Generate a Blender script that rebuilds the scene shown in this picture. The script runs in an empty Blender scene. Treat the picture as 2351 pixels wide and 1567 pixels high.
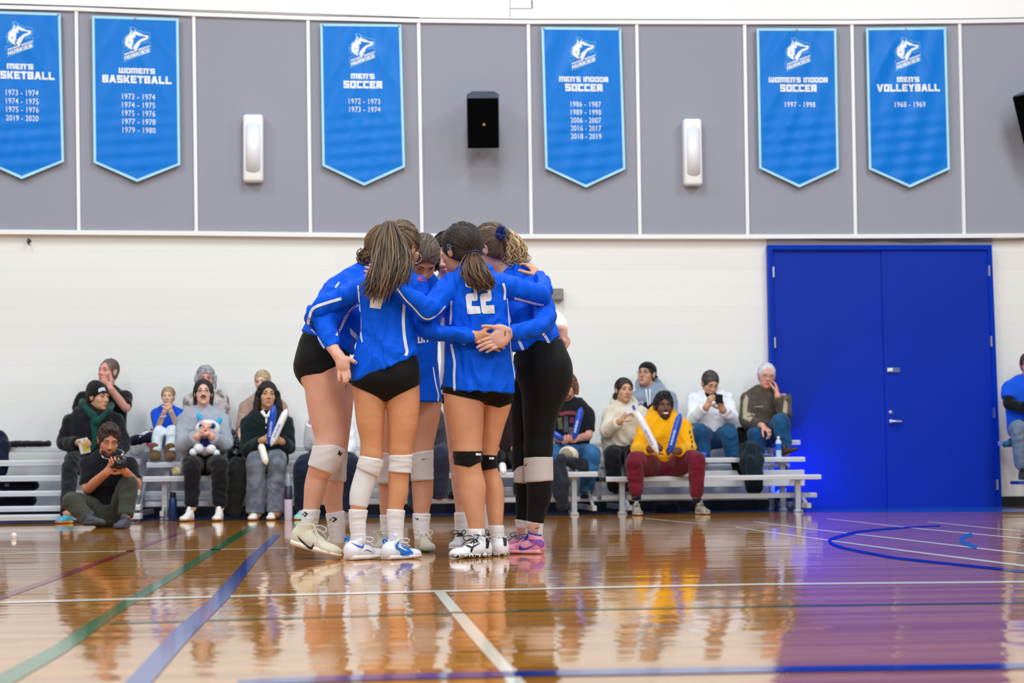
import bpy, bmesh, math, random
import numpy as np
from mathutils import Vector, Matrix, noise as mnoise
from mathutils.bvhtree import BVHTree
from mathutils.geometry import delaunay_2d_cdt

random.seed(7)
SC = bpy.context.scene
COL = SC.collection

# ------------------------------------------------------------------ camera
W, H, F = 2351, 1567, 4290.4
PITCH, YAW, ROLL, CAMZ = 0.0700, 0.0940, -0.0110, 0.4344
CAM = np.array([0, 0, CAMZ])
def _cam_axes():
    cp, sp, cy, sy = math.cos(PITCH), math.sin(PITCH), math.cos(YAW), math.sin(YAW)
    fwd = np.array([sy * cp, cy * cp, sp]); right = np.array([cy, -sy, 0]); up = np.cross(right, fwd)
    return (math.cos(ROLL) * right + math.sin(ROLL) * up, -math.sin(ROLL) * right + math.cos(ROLL) * up, fwd)
CR, CU, CF = _cam_axes()
cam = bpy.data.cameras.new('camera'); cam_o = bpy.data.objects.new('camera', cam); COL.objects.link(cam_o)
cam_o.matrix_world = Matrix([[CR[i], CU[i], -CF[i], CAM[i]] for i in range(3)] + [[0, 0, 0, 1]])
cam.sensor_width = 36; cam.lens = F / W * 36; cam.clip_end = 200
cam.dof.use_dof = True; cam.dof.focus_distance = 9.75; cam.dof.aperture_fstop = 4.2
SC.camera = cam_o

# ------------------------------------------------------------------ light and exposure
SC.view_settings.view_transform = 'Standard'; SC.view_settings.look = 'None'
SC.view_settings.exposure = 0.0; SC.view_settings.gamma = 1.0
wd = bpy.data.worlds.new('gym_ambient'); SC.world = wd; wd.use_nodes = True
wd.node_tree.nodes['Background'].inputs[0].default_value = (0.84, 0.94, 1.0, 1)
wd.node_tree.nodes['Background'].inputs[1].default_value = 0.365
def area(name, loc, size, power, aim, color=(0.91, 0.965, 1)):
    l = bpy.data.lights.new(name, 'AREA'); l.shape = 'RECTANGLE'; l.size, l.size_y = size; l.energy = power; l.color = color
    o = bpy.data.objects.new(name, l); COL.objects.link(o); o.location = loc
    o.rotation_euler = (Vector(aim) - Vector(loc)).to_track_quat('-Z', 'Y').to_euler(); return o
for i, x in enumerate((-6.5, 0.0, 6.5)):
    area('ceiling_or_fill_lamp', (x + 1.0, 14.6, 8.2), (1.2, 3.2), 255, (x + 1.0, 16.2, 0))
    area('ceiling_or_fill_lamp', (x + 1.0, 7.2, 8.2), (1.2, 3.2), 285, (x + 1.0, 8.6, 0))
    area('ceiling_or_fill_lamp', (x + 1.0, 0.4, 7.4), (1.2, 3.2), 230, (x * .4 + 1.0, 9.8, 0.8))  # added fill row from the camera side, put in to brighten the players

# ------------------------------------------------------------------ helpers
def ray(px, py):
    return CR * ((px - W / 2) / F) + CU * (-(py - H / 2) / F) + CF
def P(px, py, Y):
    d = ray(px, py); return CAM + d * (Y / d[1])
def FL(px, py, z=0.0):
    d = ray(px, py); return CAM + d * ((z - CAMZ) / d[2])
def rpx(r, Y):
    return r * Y / (F * CF[1])
def proj(p):
    q = np.asarray(p) - CAM; z = q @ CF
    return W / 2 + F * (q @ CR) / z, H / 2 - F * (q @ CU) / z
def nrm(v):
    v = np.asarray(v, float); return v / max(np.linalg.norm(v), 1e-9)
def lin(c):
    c = np.array(c, float) / 255
    return tuple(np.where(c <= 0.04045, c / 12.92, ((c + 0.055) / 1.055) ** 2.4)) + (1,)

MATS = {}
def mat(name, rgb=(200, 200, 200), rough=0.6, metal=0.0, bump=0.0, bscale=400, var=0.0, vscale=6, spec=0.5, sheen=0.0, stretch=None, rgb2=None, sss=0.0, coat=0.0):
    if name in MATS: return MATS[name]
    m = bpy.data.materials.new(name); m.use_nodes = True; MATS[name] = m
    N, L = m.node_tree.nodes, m.node_tree.links; b = N['Principled BSDF']
    b.inputs['Base Color'].default_value = lin(rgb); b.inputs['Roughness'].default_value = rough
    b.inputs['Metallic'].default_value = metal; b.inputs['Specular IOR Level'].default_value = spec
    b.inputs['Sheen Weight'].default_value = sheen; b.inputs['Coat Weight'].default_value = coat
    if sss:
        b.inputs['Subsurface Weight'].default_value = sss; b.inputs['Subsurface Radius'].default_value = (0.012, 0.005, 0.003)
        b.inputs['Subsurface Scale'].default_value = 1.0
    tc = N.new('ShaderNodeTexCoord'); src = tc.outputs['Object']
    if stretch:
        mp = N.new('ShaderNodeMapping'); mp.inputs['Scale'].default_value = stretch; L.new(src, mp.inputs[0]); src = mp.outputs[0]
    if var or rgb2:
        n = N.new('ShaderNodeTexNoise'); n.inputs['Scale'].default_value = vscale; n.inputs['Detail'].default_value = 4
        L.new(src, n.inputs['Vector'])
        mx = N.new('ShaderNodeMix'); mx.data_type = 'RGBA'; c = np.array(lin(rgb))
        c2 = np.array(lin(rgb2)) if rgb2 else np.clip(c * (1 - var), 0, 1)
        c1 = c if rgb2 else np.clip(c * (1 + var), 0, 1)
        mx.inputs['A'].default_value = tuple(c1[:3]) + (1,); mx.inputs['B'].default_value = tuple(c2[:3]) + (1,)
        r = N.new('ShaderNodeMapRange'); r.inputs[1].default_value = 0.42 if rgb2 else 0.3; r.inputs[2].default_value = 0.58 if rgb2 else 0.7
        L.new(n.outputs[0], r.inputs[0]); L.new(r.outputs[0], mx.inputs['Factor']); L.new(mx.outputs['Result'], b.inputs['Base Color'])
    if bump:
        n2 = N.new('ShaderNodeTexNoise'); n2.inputs['Scale'].default_value = bscale; n2.inputs['Detail'].default_value = 3; L.new(src, n2.inputs['Vector'])
        bp = N.new('ShaderNodeBump'); bp.inputs['Strength'].default_value = bump; bp.inputs['Distance'].default_value = 0.01
        L.new(n2.outputs[0], bp.inputs['Height']); L.new(bp.outputs[0], b.inputs['Normal'])
    return m
def cloth(name, rgb, **k):
    a = dict(rough=0.85, bump=0.25, bscale=60, var=0.06, vscale=9, spec=0.2, sheen=0.15); a.update(k); return mat(name, rgb, **a)

ORG = {}
def top(name, loc, label, cat, group=None, kind=None):
    o = bpy.data.objects.new(name, None); COL.objects.link(o); o.location = [float(v) for v in loc]; o.empty_display_size = 0.1
    ORG[o] = np.array(loc, float); tag(o, label, cat, group, kind); return o
def tag(o, label=None, cat=None, group=None, kind=None):
    if label: o['label'] = label
    if cat: o['category'] = cat
    if group: o['group'] = group
    if kind: o['kind'] = kind
    return o
def mesh(name, V, Fc, m, parent=None, smooth=True, label=None):
    V = np.asarray(V, np.float64).reshape(-1, 3); org = ORG[parent] if parent is not None else np.zeros(3)
    me = bpy.data.meshes.new(name)
    if isinstance(Fc, np.ndarray) and Fc.ndim == 2:
        n, k = Fc.shape
        me.vertices.add(len(V)); me.vertices.foreach_set('co', (V - org).astype(np.float32).ravel())
        me.loops.add(n * k); me.loops.foreach_set('vertex_index', Fc.astype(np.int32).ravel())
        me.polygons.add(n); me.polygons.foreach_set('loop_start', np.arange(0, n * k, k, dtype=np.int32))
        me.update(calc_edges=True)
    else:
        me.from_pydata([tuple(v) for v in (V - org)], [], [list(f) for f in Fc])
    if smooth: me.polygons.foreach_set('use_smooth', np.ones(len(me.polygons), bool))
    for x in (m if isinstance(m, (list, tuple)) else [m]): me.materials.append(x)
    me.update()
    o = bpy.data.objects.new(name, me); COL.objects.link(o)
    if parent is not None: o.parent = parent
    ORG[o] = org
    if label: o['label'] = label
    return o

class MB:
    """collects boxes, prisms and tubes for one mesh"""
    def __init__(s): s.V = []; s.F = []; s.n = 0
    def add(s, V, Fc):
        V = np.asarray(V, float).reshape(-1, 3); s.V.append(V); s.F += [[i + s.n for i in f] for f in Fc]; s.n += len(V)
    def box(s, c, size, R=None, bev=0.0):
        bm = bmesh.new(); bmesh.ops.create_cube(bm, size=1.0)
        for v in bm.verts: v.co = Vector((v.co.x * size[0], v.co.y * size[1], v.co.z * size[2]))
        if bev > 0: bmesh.ops.bevel(bm, geom=bm.edges[:], offset=bev, segments=2, affect='EDGES', profile=0.5)
        V = np.array([v.co[:] for v in bm.verts])
        if R is not None: V = V @ np.asarray(R).T
        bm.verts.index_update(); Fc = [[v.index for v in f.verts] for f in bm.faces]; bm.free()
        s.add(V + np.asarray(c, float), Fc)
    def tube(s, pts, r, n=8, cap=True, flat=1.0):
        pts = np.asarray(pts, float); m = len(pts); r = np.broadcast_to(np.asarray(r, float), (m,))
        V = []; nv = None
        for i in range(m):
            t = nrm(pts[min(i + 1, m - 1)] - pts[max(i - 1, 0)])
            if nv is None:
                nv = np.cross(t, [0, 0, 1.0]); nv = nrm(nv if np.linalg.norm(nv) > 1e-3 else np.cross(t, [1.0, 0, 0]))
            nv = nrm(nv - t * (nv @ t)); b = np.cross(t, nv)
            a = np.arange(n) * 2 * np.pi / n
            V.append(pts[i] + r[i] * (np.cos(a)[:, None] * nv + flat * np.sin(a)[:, None] * b))
        Fc = [[i * n + j, i * n + (j + 1) % n, (i + 1) * n + (j + 1) % n, (i + 1) * n + j] for i in range(m - 1) for j in range(n)]
        if cap: Fc += [list(range(n))[::-1], [(m - 1) * n + j for j in range(n)]]
        s.add(np.concatenate(V), Fc)
    def sphere(s, c, r, R=None, n=12):
        bm = bmesh.new(); bmesh.ops.create_uvsphere(bm, u_segments=n, v_segments=max(6, n * 2 // 3), radius=1.0)
        V = np.array([v.co[:] for v in bm.verts]) * np.asarray(r, float)
        if R is not None: V = V @ np.asarray(R).T
        bm.verts.index_update(); Fc = [[v.index for v in f.verts] for f in bm.faces]; bm.free(); s.add(V + np.asarray(c, float), Fc)
    def build(s, name, m, parent=None, smooth=False, label=None):
        return mesh(name, np.concatenate(s.V), s.F, m, parent, smooth, label)
def smooth_by_angle(o, deg=35):
    me = o.data; bm = bmesh.new(); bm.from_mesh(me)
    for e in bm.edges:
        if len(e.link_faces) == 2 and e.calc_face_angle(0) > math.radians(deg): e.smooth = False
    for f in bm.faces: f.smooth = True
    bm.to_mesh(me); bm.free()

def fill(rings, step):
    """triangulates 2D rings (outer rings and holes, even-odd) with inner points about STEP apart"""
    pts, edges = [], []
    for r in rings:
        r = [np.asarray(p, float) for p in r]; s0 = len(pts)
        for i, p in enumerate(r):
            q = r[(i + 1) % len(r)]; n = max(1, int(np.linalg.norm(q - p) / step))
            for k in range(n): pts.append(p + (q - p) * k / n)
        edges += [(i, i + 1) for i in range(s0, len(pts) - 1)] + [(len(pts) - 1, s0)]
    A = np.array(pts); lo, hi = A.min(0), A.max(0)
    for x in np.arange(lo[0] + step * .5, hi[0], step):
        for y in np.arange(lo[1] + step * .5, hi[1], step): pts.append(np.array([x, y]))
    r = delaunay_2d_cdt([Vector(p) for p in pts], edges, [], 2 if len(rings) == 1 else 3, 1e-6)
    vs = np.array([v[:] for v in r[0]]); fs = [f for f in r[2]]
    keep = []
    for f in fs:
        c = vs[list(f)].mean(0); ins = False
        for R_ in rings:
            R2 = np.asarray(R_, float); j = len(R2) - 1
            for i in range(len(R2)):
                if (R2[i][1] > c[1]) != (R2[j][1] > c[1]) and c[0] < (R2[j][0] - R2[i][0]) * (c[1] - R2[i][1]) / (R2[j][1] - R2[i][1]) + R2[i][0]: ins = not ins
                j = i
        if ins: keep.append(list(f))
    used = sorted({i for f in keep for i in f}); mp = {u: i for i, u in enumerate(used)}
    return vs[used], [[mp[i] for i in f] for f in keep]
def ribbon(pl, w):
    """2D polyline -> outline ring of a band w wide (w may be a list)"""
    pl = [np.asarray(p, float) for p in pl]; n = len(pl); ws = list(w) if hasattr(w, '__len__') else [w] * n
    L, R_ = [], []
    for i in range(n):
        t = nrm(pl[min(i + 1, n - 1)] - pl[max(i - 1, 0)]); nn = np.array([-t[1], t[0]])
        L.append(pl[i] + nn * ws[i] / 2); R_.append(pl[i] - nn * ws[i] / 2)
    return L + R_[::-1]
def catmull(pts, n=6):
    p = [np.asarray(q, float) for q in pts]; p = [2 * p[0] - p[1]] + p + [2 * p[-1] - p[-2]]; out = []
    for i in range(1, len(p) - 2):
        for k in range(n):
            t = k / n
            out.append(.5 * (2 * p[i] + (p[i + 1] - p[i - 1]) * t + (2 * p[i - 1] - 5 * p[i] + 4 * p[i + 1] - p[i + 2]) * t * t + (3 * p[i] - p[i - 1] - 3 * p[i + 1] + p[i + 2]) * t ** 3))
    out.append(p[-2]); return np.array(out)

# block letters on a 10-high grid: rectangles or polygons, and the advance
def _g():
    v, h = 3.1, 2.7; g = {}
    l, r = (0, 0, v, 10), (9 - v, 0, 9, 10); t, m, b = (0, 10 - h, 9, 10), (0, 3.7, 9, 6.3), (0, 0, 9, h)
    lu, ll, ru, rl = (0, 5, v, 10), (0, 0, v, 5), (9 - v, 5, 9, 10), (9 - v, 0, 9, 5)
    g['B'] = [l, t, m, b, (9 - v, 0, 9, 4.6), (9 - v, 5.4, 9, 10)]; g['E'] = [l, t, b, (0, 3.8, 7.6, 6.2)]; g['S'] = [t, m, b, lu, rl]
    g['O'] = g['D'] = [l, r, t, b]; g['C'] = [l, t, b]; g['R'] = [l, t, m, ru, [(4.6, 4), (9, 0), (5.6, 0), (2.6, 4)], (9 - v, 0, 9, 3.9)]
    g['L'] = [l, b]; g['T'] = [t, (4.5 - v / 2, 0, 4.5 + v / 2, 10)]; g['I'] = [(0, 0, v, 10)]; g['U'] = [l, r, b]; g['H'] = [l, r, m]
    g['G'] = [l, t, b, rl, (4.5, 3.7, 9, 6)]; g['N'] = [l, r, t]; g["'"] = [(0, 6.5, 2, 10)]
    g['M'] = [l, (0, 7.3, 13, 10), (5, 0, 8, 10), (13 - v, 0, 13, 10)]; g['W'] = [l, (0, 0, 13, 2.7), (5, 0, 8, 10), (13 - v, 0, 13, 10)]
    g['K'] = [l, [(2.6, 4), (6, 10), (9.6, 10), (6.4, 5), (9.6, 0), (6, 0)]]
    g['A'] = [[(0, 0), (3.2, 10), (7.4, 10), (10.6, 0), (7.2, 0), (6.7, 1.8), (3.9, 1.8), (3.4, 0)]]
    g['V'] = [[(0, 10), (3.4, 0), (7.2, 0), (10.6, 10), (7.2, 10), (5.3, 3.6), (3.4, 10)]]
    g['Y'] = [[(0, 10), (3.4, 4.6), (3.4, 0), (6.6, 0), (6.6, 4.6), (10, 10), (6.5, 10), (5, 7.2), (3.5, 10)]]
    return g
GL = _g()
def block_text(s):
    """rings of block letters, 10 high, starting at x = 0, and the width"""
    x = 0; out = []
    for c in s:
        if c == ' ': x += 5; continue
        w = 0
        for q in GL[c]:
            q = [(q[0], q[1]), (q[2], q[1]), (q[2], q[3]), (q[0], q[3])] if isinstance(q, tuple) else q
            out.append([(x + a, b) for a, b in q]); w = max(w, max(a for a, b in q))
        x += w + 1.1
    return out, x - 1.1
_fc = {}
def font_tris(s):
    """vertices and faces of a line of text in the built-in font (height of a digit about 0.7)"""
    if s in _fc: return _fc[s]
    c = bpy.data.curves.new('t', 'FONT'); c.body = s; c.align_x = 'CENTER'; c.offset = 0.004; c.resolution_u = 3; c.space_character = 1.06
    o = bpy.data.objects.new('t', c); COL.objects.link(o); dg = bpy.context.evaluated_depsgraph_get()
    me = bpy.data.meshes.new_from_object(o.evaluated_get(dg)); V = np.array([v.co[:2] for v in me.vertices]); Fc = [list(p.vertices) for p in me.polygons]
    bpy.data.objects.remove(o); bpy.data.meshes.remove(me); bpy.data.curves.remove(c); _fc[s] = (V, Fc); return V, Fc
# ------------------------------------------------------------------ organic solids: blended tapered bones on a grid, meshed with surface nets
def bone(a, b, wa, wb, da=None, db=None, S=None):
    a, b = np.asarray(a, float), np.asarray(b, float); da = wa if da is None else da; db = wb if db is None else db
    u = nrm(b - a) if np.linalg.norm(b - a) > 1e-6 else np.array([0, 0, 1.0])
    if S is None: S = np.cross(u, CF)
    S = np.asarray(S, float); S = S - u * (S @ u)
    if np.linalg.norm(S) < 1e-3: S = np.cross(u, [0.3, 0.5, 0.8])
    S = nrm(S); return ('b', a, b, wa, da, wb, db, u, S, np.cross(u, S))
def ell(c, r, R=None):
    return ('e', np.asarray(c, float), np.asarray(r, float), np.eye(3) if R is None else np.asarray(R, float))
def pbox(p):
    if p[0] == 'b':
        m = max(p[3], p[4], p[5], p[6]); return np.minimum(p[1], p[2]) - m, np.maximum(p[1], p[2]) + m
    m = p[2].max(); return p[1] - m, p[1] + m
def peval(p, X, Y, Z, infl=0.0):
    if p[0] == 'b':
        _, a, b, wa, da, wb, db, u, S, E = p; L = np.linalg.norm(b - a)
        x, y, z = X - a[0], Y - a[1], Z - a[2]
        l = x * u[0] + y * u[1] + z * u[2]; s = x * S[0] + y * S[1] + z * S[2]; e = x * E[0] + y * E[1] + z * E[2]
        t = np.clip(l / max(L, 1e-6), 0, 1); q = l - t * L
        w = wa + (wb - wa) * t + infl; d = da + (db - da) * t + infl; m = np.minimum(w, d)
        s = s / w; e = e / d; q = q / m
        k0 = np.sqrt(s * s + e * e + q * q); k1 = np.sqrt((s / w) ** 2 + (e / d) ** 2 + (q / m) ** 2)
    else:
        _, c, r, R = p; r = r + infl
        x, y, z = X - c[0], Y - c[1], Z - c[2]
        s, e, q = [(x * R[0, i] + y * R[1, i] + z * R[2, i]) / r[i] for i in range(3)]
        k0 = np.sqrt(s * s + e * e + q * q); k1 = np.sqrt((s / r[0]) ** 2 + (e / r[1]) ** 2 + (q / r[2]) ** 2)
    return (k0 * (k0 - 1) / np.maximum(k1, 1e-6)).astype(np.float32)
def smin(a, b, k):
    if k <= 0: return np.minimum(a, b)
    h = np.clip(.5 + .5 * (b - a) / k, 0, 1); return b + (a - b) * h - k * h * (1 - h)

class Solid:
    def __init__(s): s.G = []
    def add(s, prims, k=0.02, join=0.01, clip=(), infl=0.0, sub=False, csm=0.0):
        """one group: prims blend inside it with k, the group joins the rest with join; clip planes (n, c) keep n.p < c"""
        if prims: s.G.append((list(prims), k, join, list(clip), infl, sub, csm))
        return s
    def bounds(s):
        lo, hi = np.full(3, 1e9), np.full(3, -1e9)
        for pr, k, j, c, infl, sub, _ in s.G:
            if sub: continue
            for p in pr:
                a, b = pbox(p); lo = np.minimum(lo, a - infl); hi = np.maximum(hi, b + infl)
        return lo, hi
    def field(s, lo, hi, h):
        n = np.ceil((hi - lo) / h).astype(int) + 1
        ax = [(lo[i] + h * np.arange(n[i])).astype(np.float32) for i in range(3)]
        D = np.full(n, 9.0, np.float32)
        def win(a, b):
            i0 = np.maximum(0, np.floor((a - lo) / h).astype(int)); i1 = np.minimum(n, np.ceil((b - lo) / h).astype(int) + 1)
            return None if (i1 <= i0).any() else tuple(slice(x, y) for x, y in zip(i0, i1))
        for pr, k, join, clip, infl, sub, csm in s.G:
            bb = [pbox(p) for p in pr]; pad = infl + 3 * h + k + abs(join)
            a = np.min([q[0] for q in bb], 0) - pad; b = np.max([q[1] for q in bb], 0) + pad
            w = win(a, b)
            if w is None: continue
            T = np.full(tuple(x.stop - x.start for x in w), 9.0, np.float32)
            for p, (pa, pb) in zip(pr, bb):
                w2 = win(pa - pad, pb + pad)
                if w2 is None: continue
                X, Y, Z = ax[0][w2[0]][:, None, None], ax[1][w2[1]][None, :, None], ax[2][w2[2]][None, None, :]
                rel = tuple(slice(x.start - y.start, x.stop - y.start) for x, y in zip(w2, w))
                T[rel] = smin(T[rel], peval(p, X, Y, Z, infl), k)
            if clip:
                X, Y, Z = ax[0][w[0]][:, None, None], ax[1][w[1]][None, :, None], ax[2][w[2]][None, None, :]
                for nv, c in clip:
                    pl = (X * nv[0] + Y * nv[1] + Z * nv[2] - c).astype(np.float32)
                    T = -smin(-T, -pl, csm) if csm else np.maximum(T, pl)
            D[w] = -smin(-D[w], T, join) if sub else smin(D[w], T, join)
        return D, ax
    def net(s, h, tiles=()):
        """mesh at voxel h; tiles (centre, half size, finer h) replace the coarse surface inside their boxes"""
        lo, hi = s.bounds(); out_v, out_f, n0 = [], [], 0
        jobs = [(lo - 3 * h, hi + 3 * h, h, False)] + [(np.maximum(np.asarray(c) - np.asarray(hs), lo - 3 * th), np.minimum(np.asarray(c) + np.asarray(hs), hi + 3 * th), th, True) for c, hs, th in tiles]
        for ji, (a, b, hh, _t) in enumerate(jobs):
            D, ax = s.field(a, b, hh); v, f = surface_net(D, ax, hh)
            if not len(f): continue
            for kj, (a2, b2, h2, _u) in enumerate(jobs[1:], 1):
                if kj == ji: continue
                c = v[f].mean(1)
                if ji == 0: m = ((c > a2 + h + 1.5 * h2) & (c < b2 - h - 1.5 * h2)).all(1)
                elif kj < ji: m = ((c > a2 + 1.5 * h2) & (c < b2 - 1.5 * h2)).all(1)
                else: continue
                f = f[~m]
            u, inv = np.unique(f, return_inverse=True); v, f = v[u], inv.reshape(f.shape)
            out_v.append(v); out_f.append(f + n0); n0 += len(v)
        return np.concatenate(out_v), np.concatenate(out_f)

def surface_net(D, ax, h):
    S = D < 0; n = np.array(D.shape) - 1
    cnt = np.zeros(n, np.int8)
    offs = [(i, j, k) for i in (0, 1) for j in (0, 1) for k in (0, 1)]
    sl = lambda o: tuple(slice(o[i], o[i] + n[i]) for i in range(3))
    for o in offs: cnt += S[sl(o)]
    act = np.argwhere((cnt > 0) & (cnt < 8))
    if not len(act): return np.zeros((0, 3)), np.zeros((0, 4), int)
    idx = np.full(n, -1, np.int32); idx[tuple(act.T)] = np.arange(len(act))
    val = {o: D[tuple((act + o).T)] for o in offs}
    acc = np.zeros((len(act), 3)); c = np.zeros(len(act))
    for i, a in enumerate(offs):
        for b in offs[i + 1:]:
            if sum(abs(x - y) for x, y in zip(a, b)) != 1: continue
            va, vb = val[a], val[b]; m = (va < 0) != (vb < 0)
            t = np.where(m, va / np.where(m, va - vb, 1), 0)
            p = np.asarray(a) + t[:, None] * (np.asarray(b) - np.asarray(a)); acc += p * m[:, None]; c += m
    V = (act + acc / c[:, None]) * h + np.array([ax[0][0], ax[1][0], ax[2][0]])
    Q = []
    for d in range(3):
        e1, e2 = [(1, 2), (2, 0), (0, 1)][d]
        a = tuple(slice(0, n[i]) if i == d else slice(1, n[i]) for i in range(3)); b = tuple(slice(1, n[i] + 1) if i == d else slice(1, n[i]) for i in range(3))
        A, B = S[a], S[b]; base = np.zeros(3, int); base[e1] = 1; base[e2] = 1
        for flip, m in ((0, A & ~B), (1, ~A & B)):
            e = np.argwhere(m)
            if not len(e): continue
            e = e + base; o1 = np.zeros(3, int); o1[e1] = 1; o2 = np.zeros(3, int); o2[e2] = 1
            q = np.stack([idx[tuple((e - o1 - o2).T)], idx[tuple((e - o2).T)], idx[tuple(e.T)], idx[tuple((e - o1).T)]], 1)
            Q.append(q[:, ::-1] if flip else q)
    Q = np.concatenate(Q); return V, Q[(Q >= 0).all(1)]

def vnormals(V, Fc):
    a = V[Fc[:, 2]] - V[Fc[:, 0]]; b = V[Fc[:, 3]] - V[Fc[:, 1]]; fn = np.cross(a, b); N = np.zeros_like(V)
    for i in range(4): np.add.at(N, Fc[:, i], fn)
    return N / np.maximum(np.linalg.norm(N, axis=1), 1e-12)[:, None]
def wrinkle(V, Fc, amp, freq=(9, 9, 9), seed=0, warp=0.5, R=None, keep=None, pull=()):
    """folds: ridged noise along the surface normal; pull points (p, radius) tighten folds around them"""
    N = vnormals(V, Fc); fr = np.asarray(freq, float); Q = V if R is None else V @ np.asarray(R, float)
    d = np.empty(len(V))
    for i, q in enumerate(Q):
        p = Vector((q[0] * fr[0] + seed, q[1] * fr[1], q[2] * fr[2])); w = mnoise.noise(p * 0.45 + Vector((7, seed, 1)))
        p = p + Vector((w, -w, w)) * warp * 2; r = 1 - abs(mnoise.noise(p)) * 2.2
        d[i] = max(r, -0.3) * 0.6 + 0.4 * mnoise.noise(p * 1.9)
    if keep is not None: d *= keep(V)
    return V + N * (d * amp - amp * 0.25)[:, None]
def relax(V, Fc, it=1, f=0.5, mask=None):
    V0 = V
    if mask is not None:
        E = np.sort(np.concatenate([Fc[:, [0, 1]], Fc[:, [1, 2]], Fc[:, [2, 3]], Fc[:, [3, 0]]]), 1); u, c_ = np.unique(E, axis=0, return_counts=True); mask = mask.copy(); mask[u[c_ == 1].ravel()] = False
    for _ in range(it):
        A = np.zeros_like(V); c = np.zeros(len(V))
        for i in range(4):
            for j in (1, 3): np.add.at(A, Fc[:, i], V[Fc[:, (i + j) % 4]]); np.add.at(c, Fc[:, i], 1)
        V = V * (1 - f) + f * A / np.maximum(c, 1)[:, None]
        if mask is not None: V = np.where(mask[:, None], V, V0)
    return V
def solid_obj(name, S, h, m, parent, tiles=(), amp=0, label=None, rl=3, **wk):
    V, Fc = S.net(h, tiles)
    if len(tiles):
        mk = np.ones(len(V), bool)
        for c, hs, th in tiles: mk &= ~(np.abs(V - np.asarray(c)) < np.asarray(hs)).all(1)
        V = relax(V, Fc, 6, 0.5, mk)
    elif rl: V = relax(V, Fc, rl, 0.5)
    if amp: V = wrinkle(V, Fc, amp, **wk)
    o = mesh(name, V, Fc, m, parent, True, label); o['_n'] = 0; del o['_n']
    GEO[o] = (V, Fc); return o
GEO = {}
_bvh = {}
def bvh(o):
    if o not in _bvh:
        if o in GEO: V, Fc = GEO[o]; _bvh[o] = BVHTree.FromPolygons([tuple(v) for v in V], [tuple(map(int, f)) for f in Fc])
        else: _bvh[o] = BVHTree.FromPolygons([tuple(np.array(v.co[:]) + ORG[o]) for v in o.data.vertices], [tuple(p.vertices) for p in o.data.polygons])
    return _bvh[o]
def print_on(name, o, rings, m, parent=None, step=3.0, off=0.0016, label=None, uv=None):
    """a print or patch that lies on the surface of o: 2D rings in the photograph's plane, laid onto the first surface met"""
    vs, fs = fill(rings, step); os_ = o if isinstance(o, (list, tuple)) else [o]; o = os_[0]; ts = [bvh(q) for q in os_]; V = []; ok = []
    for p in vs:
        d = ray(*p); hit = min((t.ray_cast(Vector(CAM), Vector(nrm(d))) for t in ts), key=lambda h: 1e9 if h[0] is None else h[3])
        if hit[0] is None: V.append(np.zeros(3)); ok.append(False); continue
        n = np.array(hit[1][:]); dd = nrm(d)
        if n @ dd > 0: n = -n
        V.append(np.array(hit[0][:]) + n * off - dd * off * .5); ok.append(True)
    fs = [f for f in fs if all(ok[i] for i in f)]
    if fs:
        V = np.array(V); fs = [f for f in fs if max(np.linalg.norm(V[f[i]] - V[f[i - 1]]) for i in range(len(f))) < 0.06]
    if not fs: return None
    used = sorted({i for f in fs for i in f}); mp = {u: i for i, u in enumerate(used)}
    return mesh(name, [V[u] for u in used], [[mp[i] for i in f] for f in fs], m, parent or o, True, label)
# ------------------------------------------------------------------ the setting
YW = 20.28                                            # back wall
def quad_px(pts, Y): return [P(x, y, Y) for x, y in pts]
def struct(o): o['kind'] = 'structure'; return o

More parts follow.
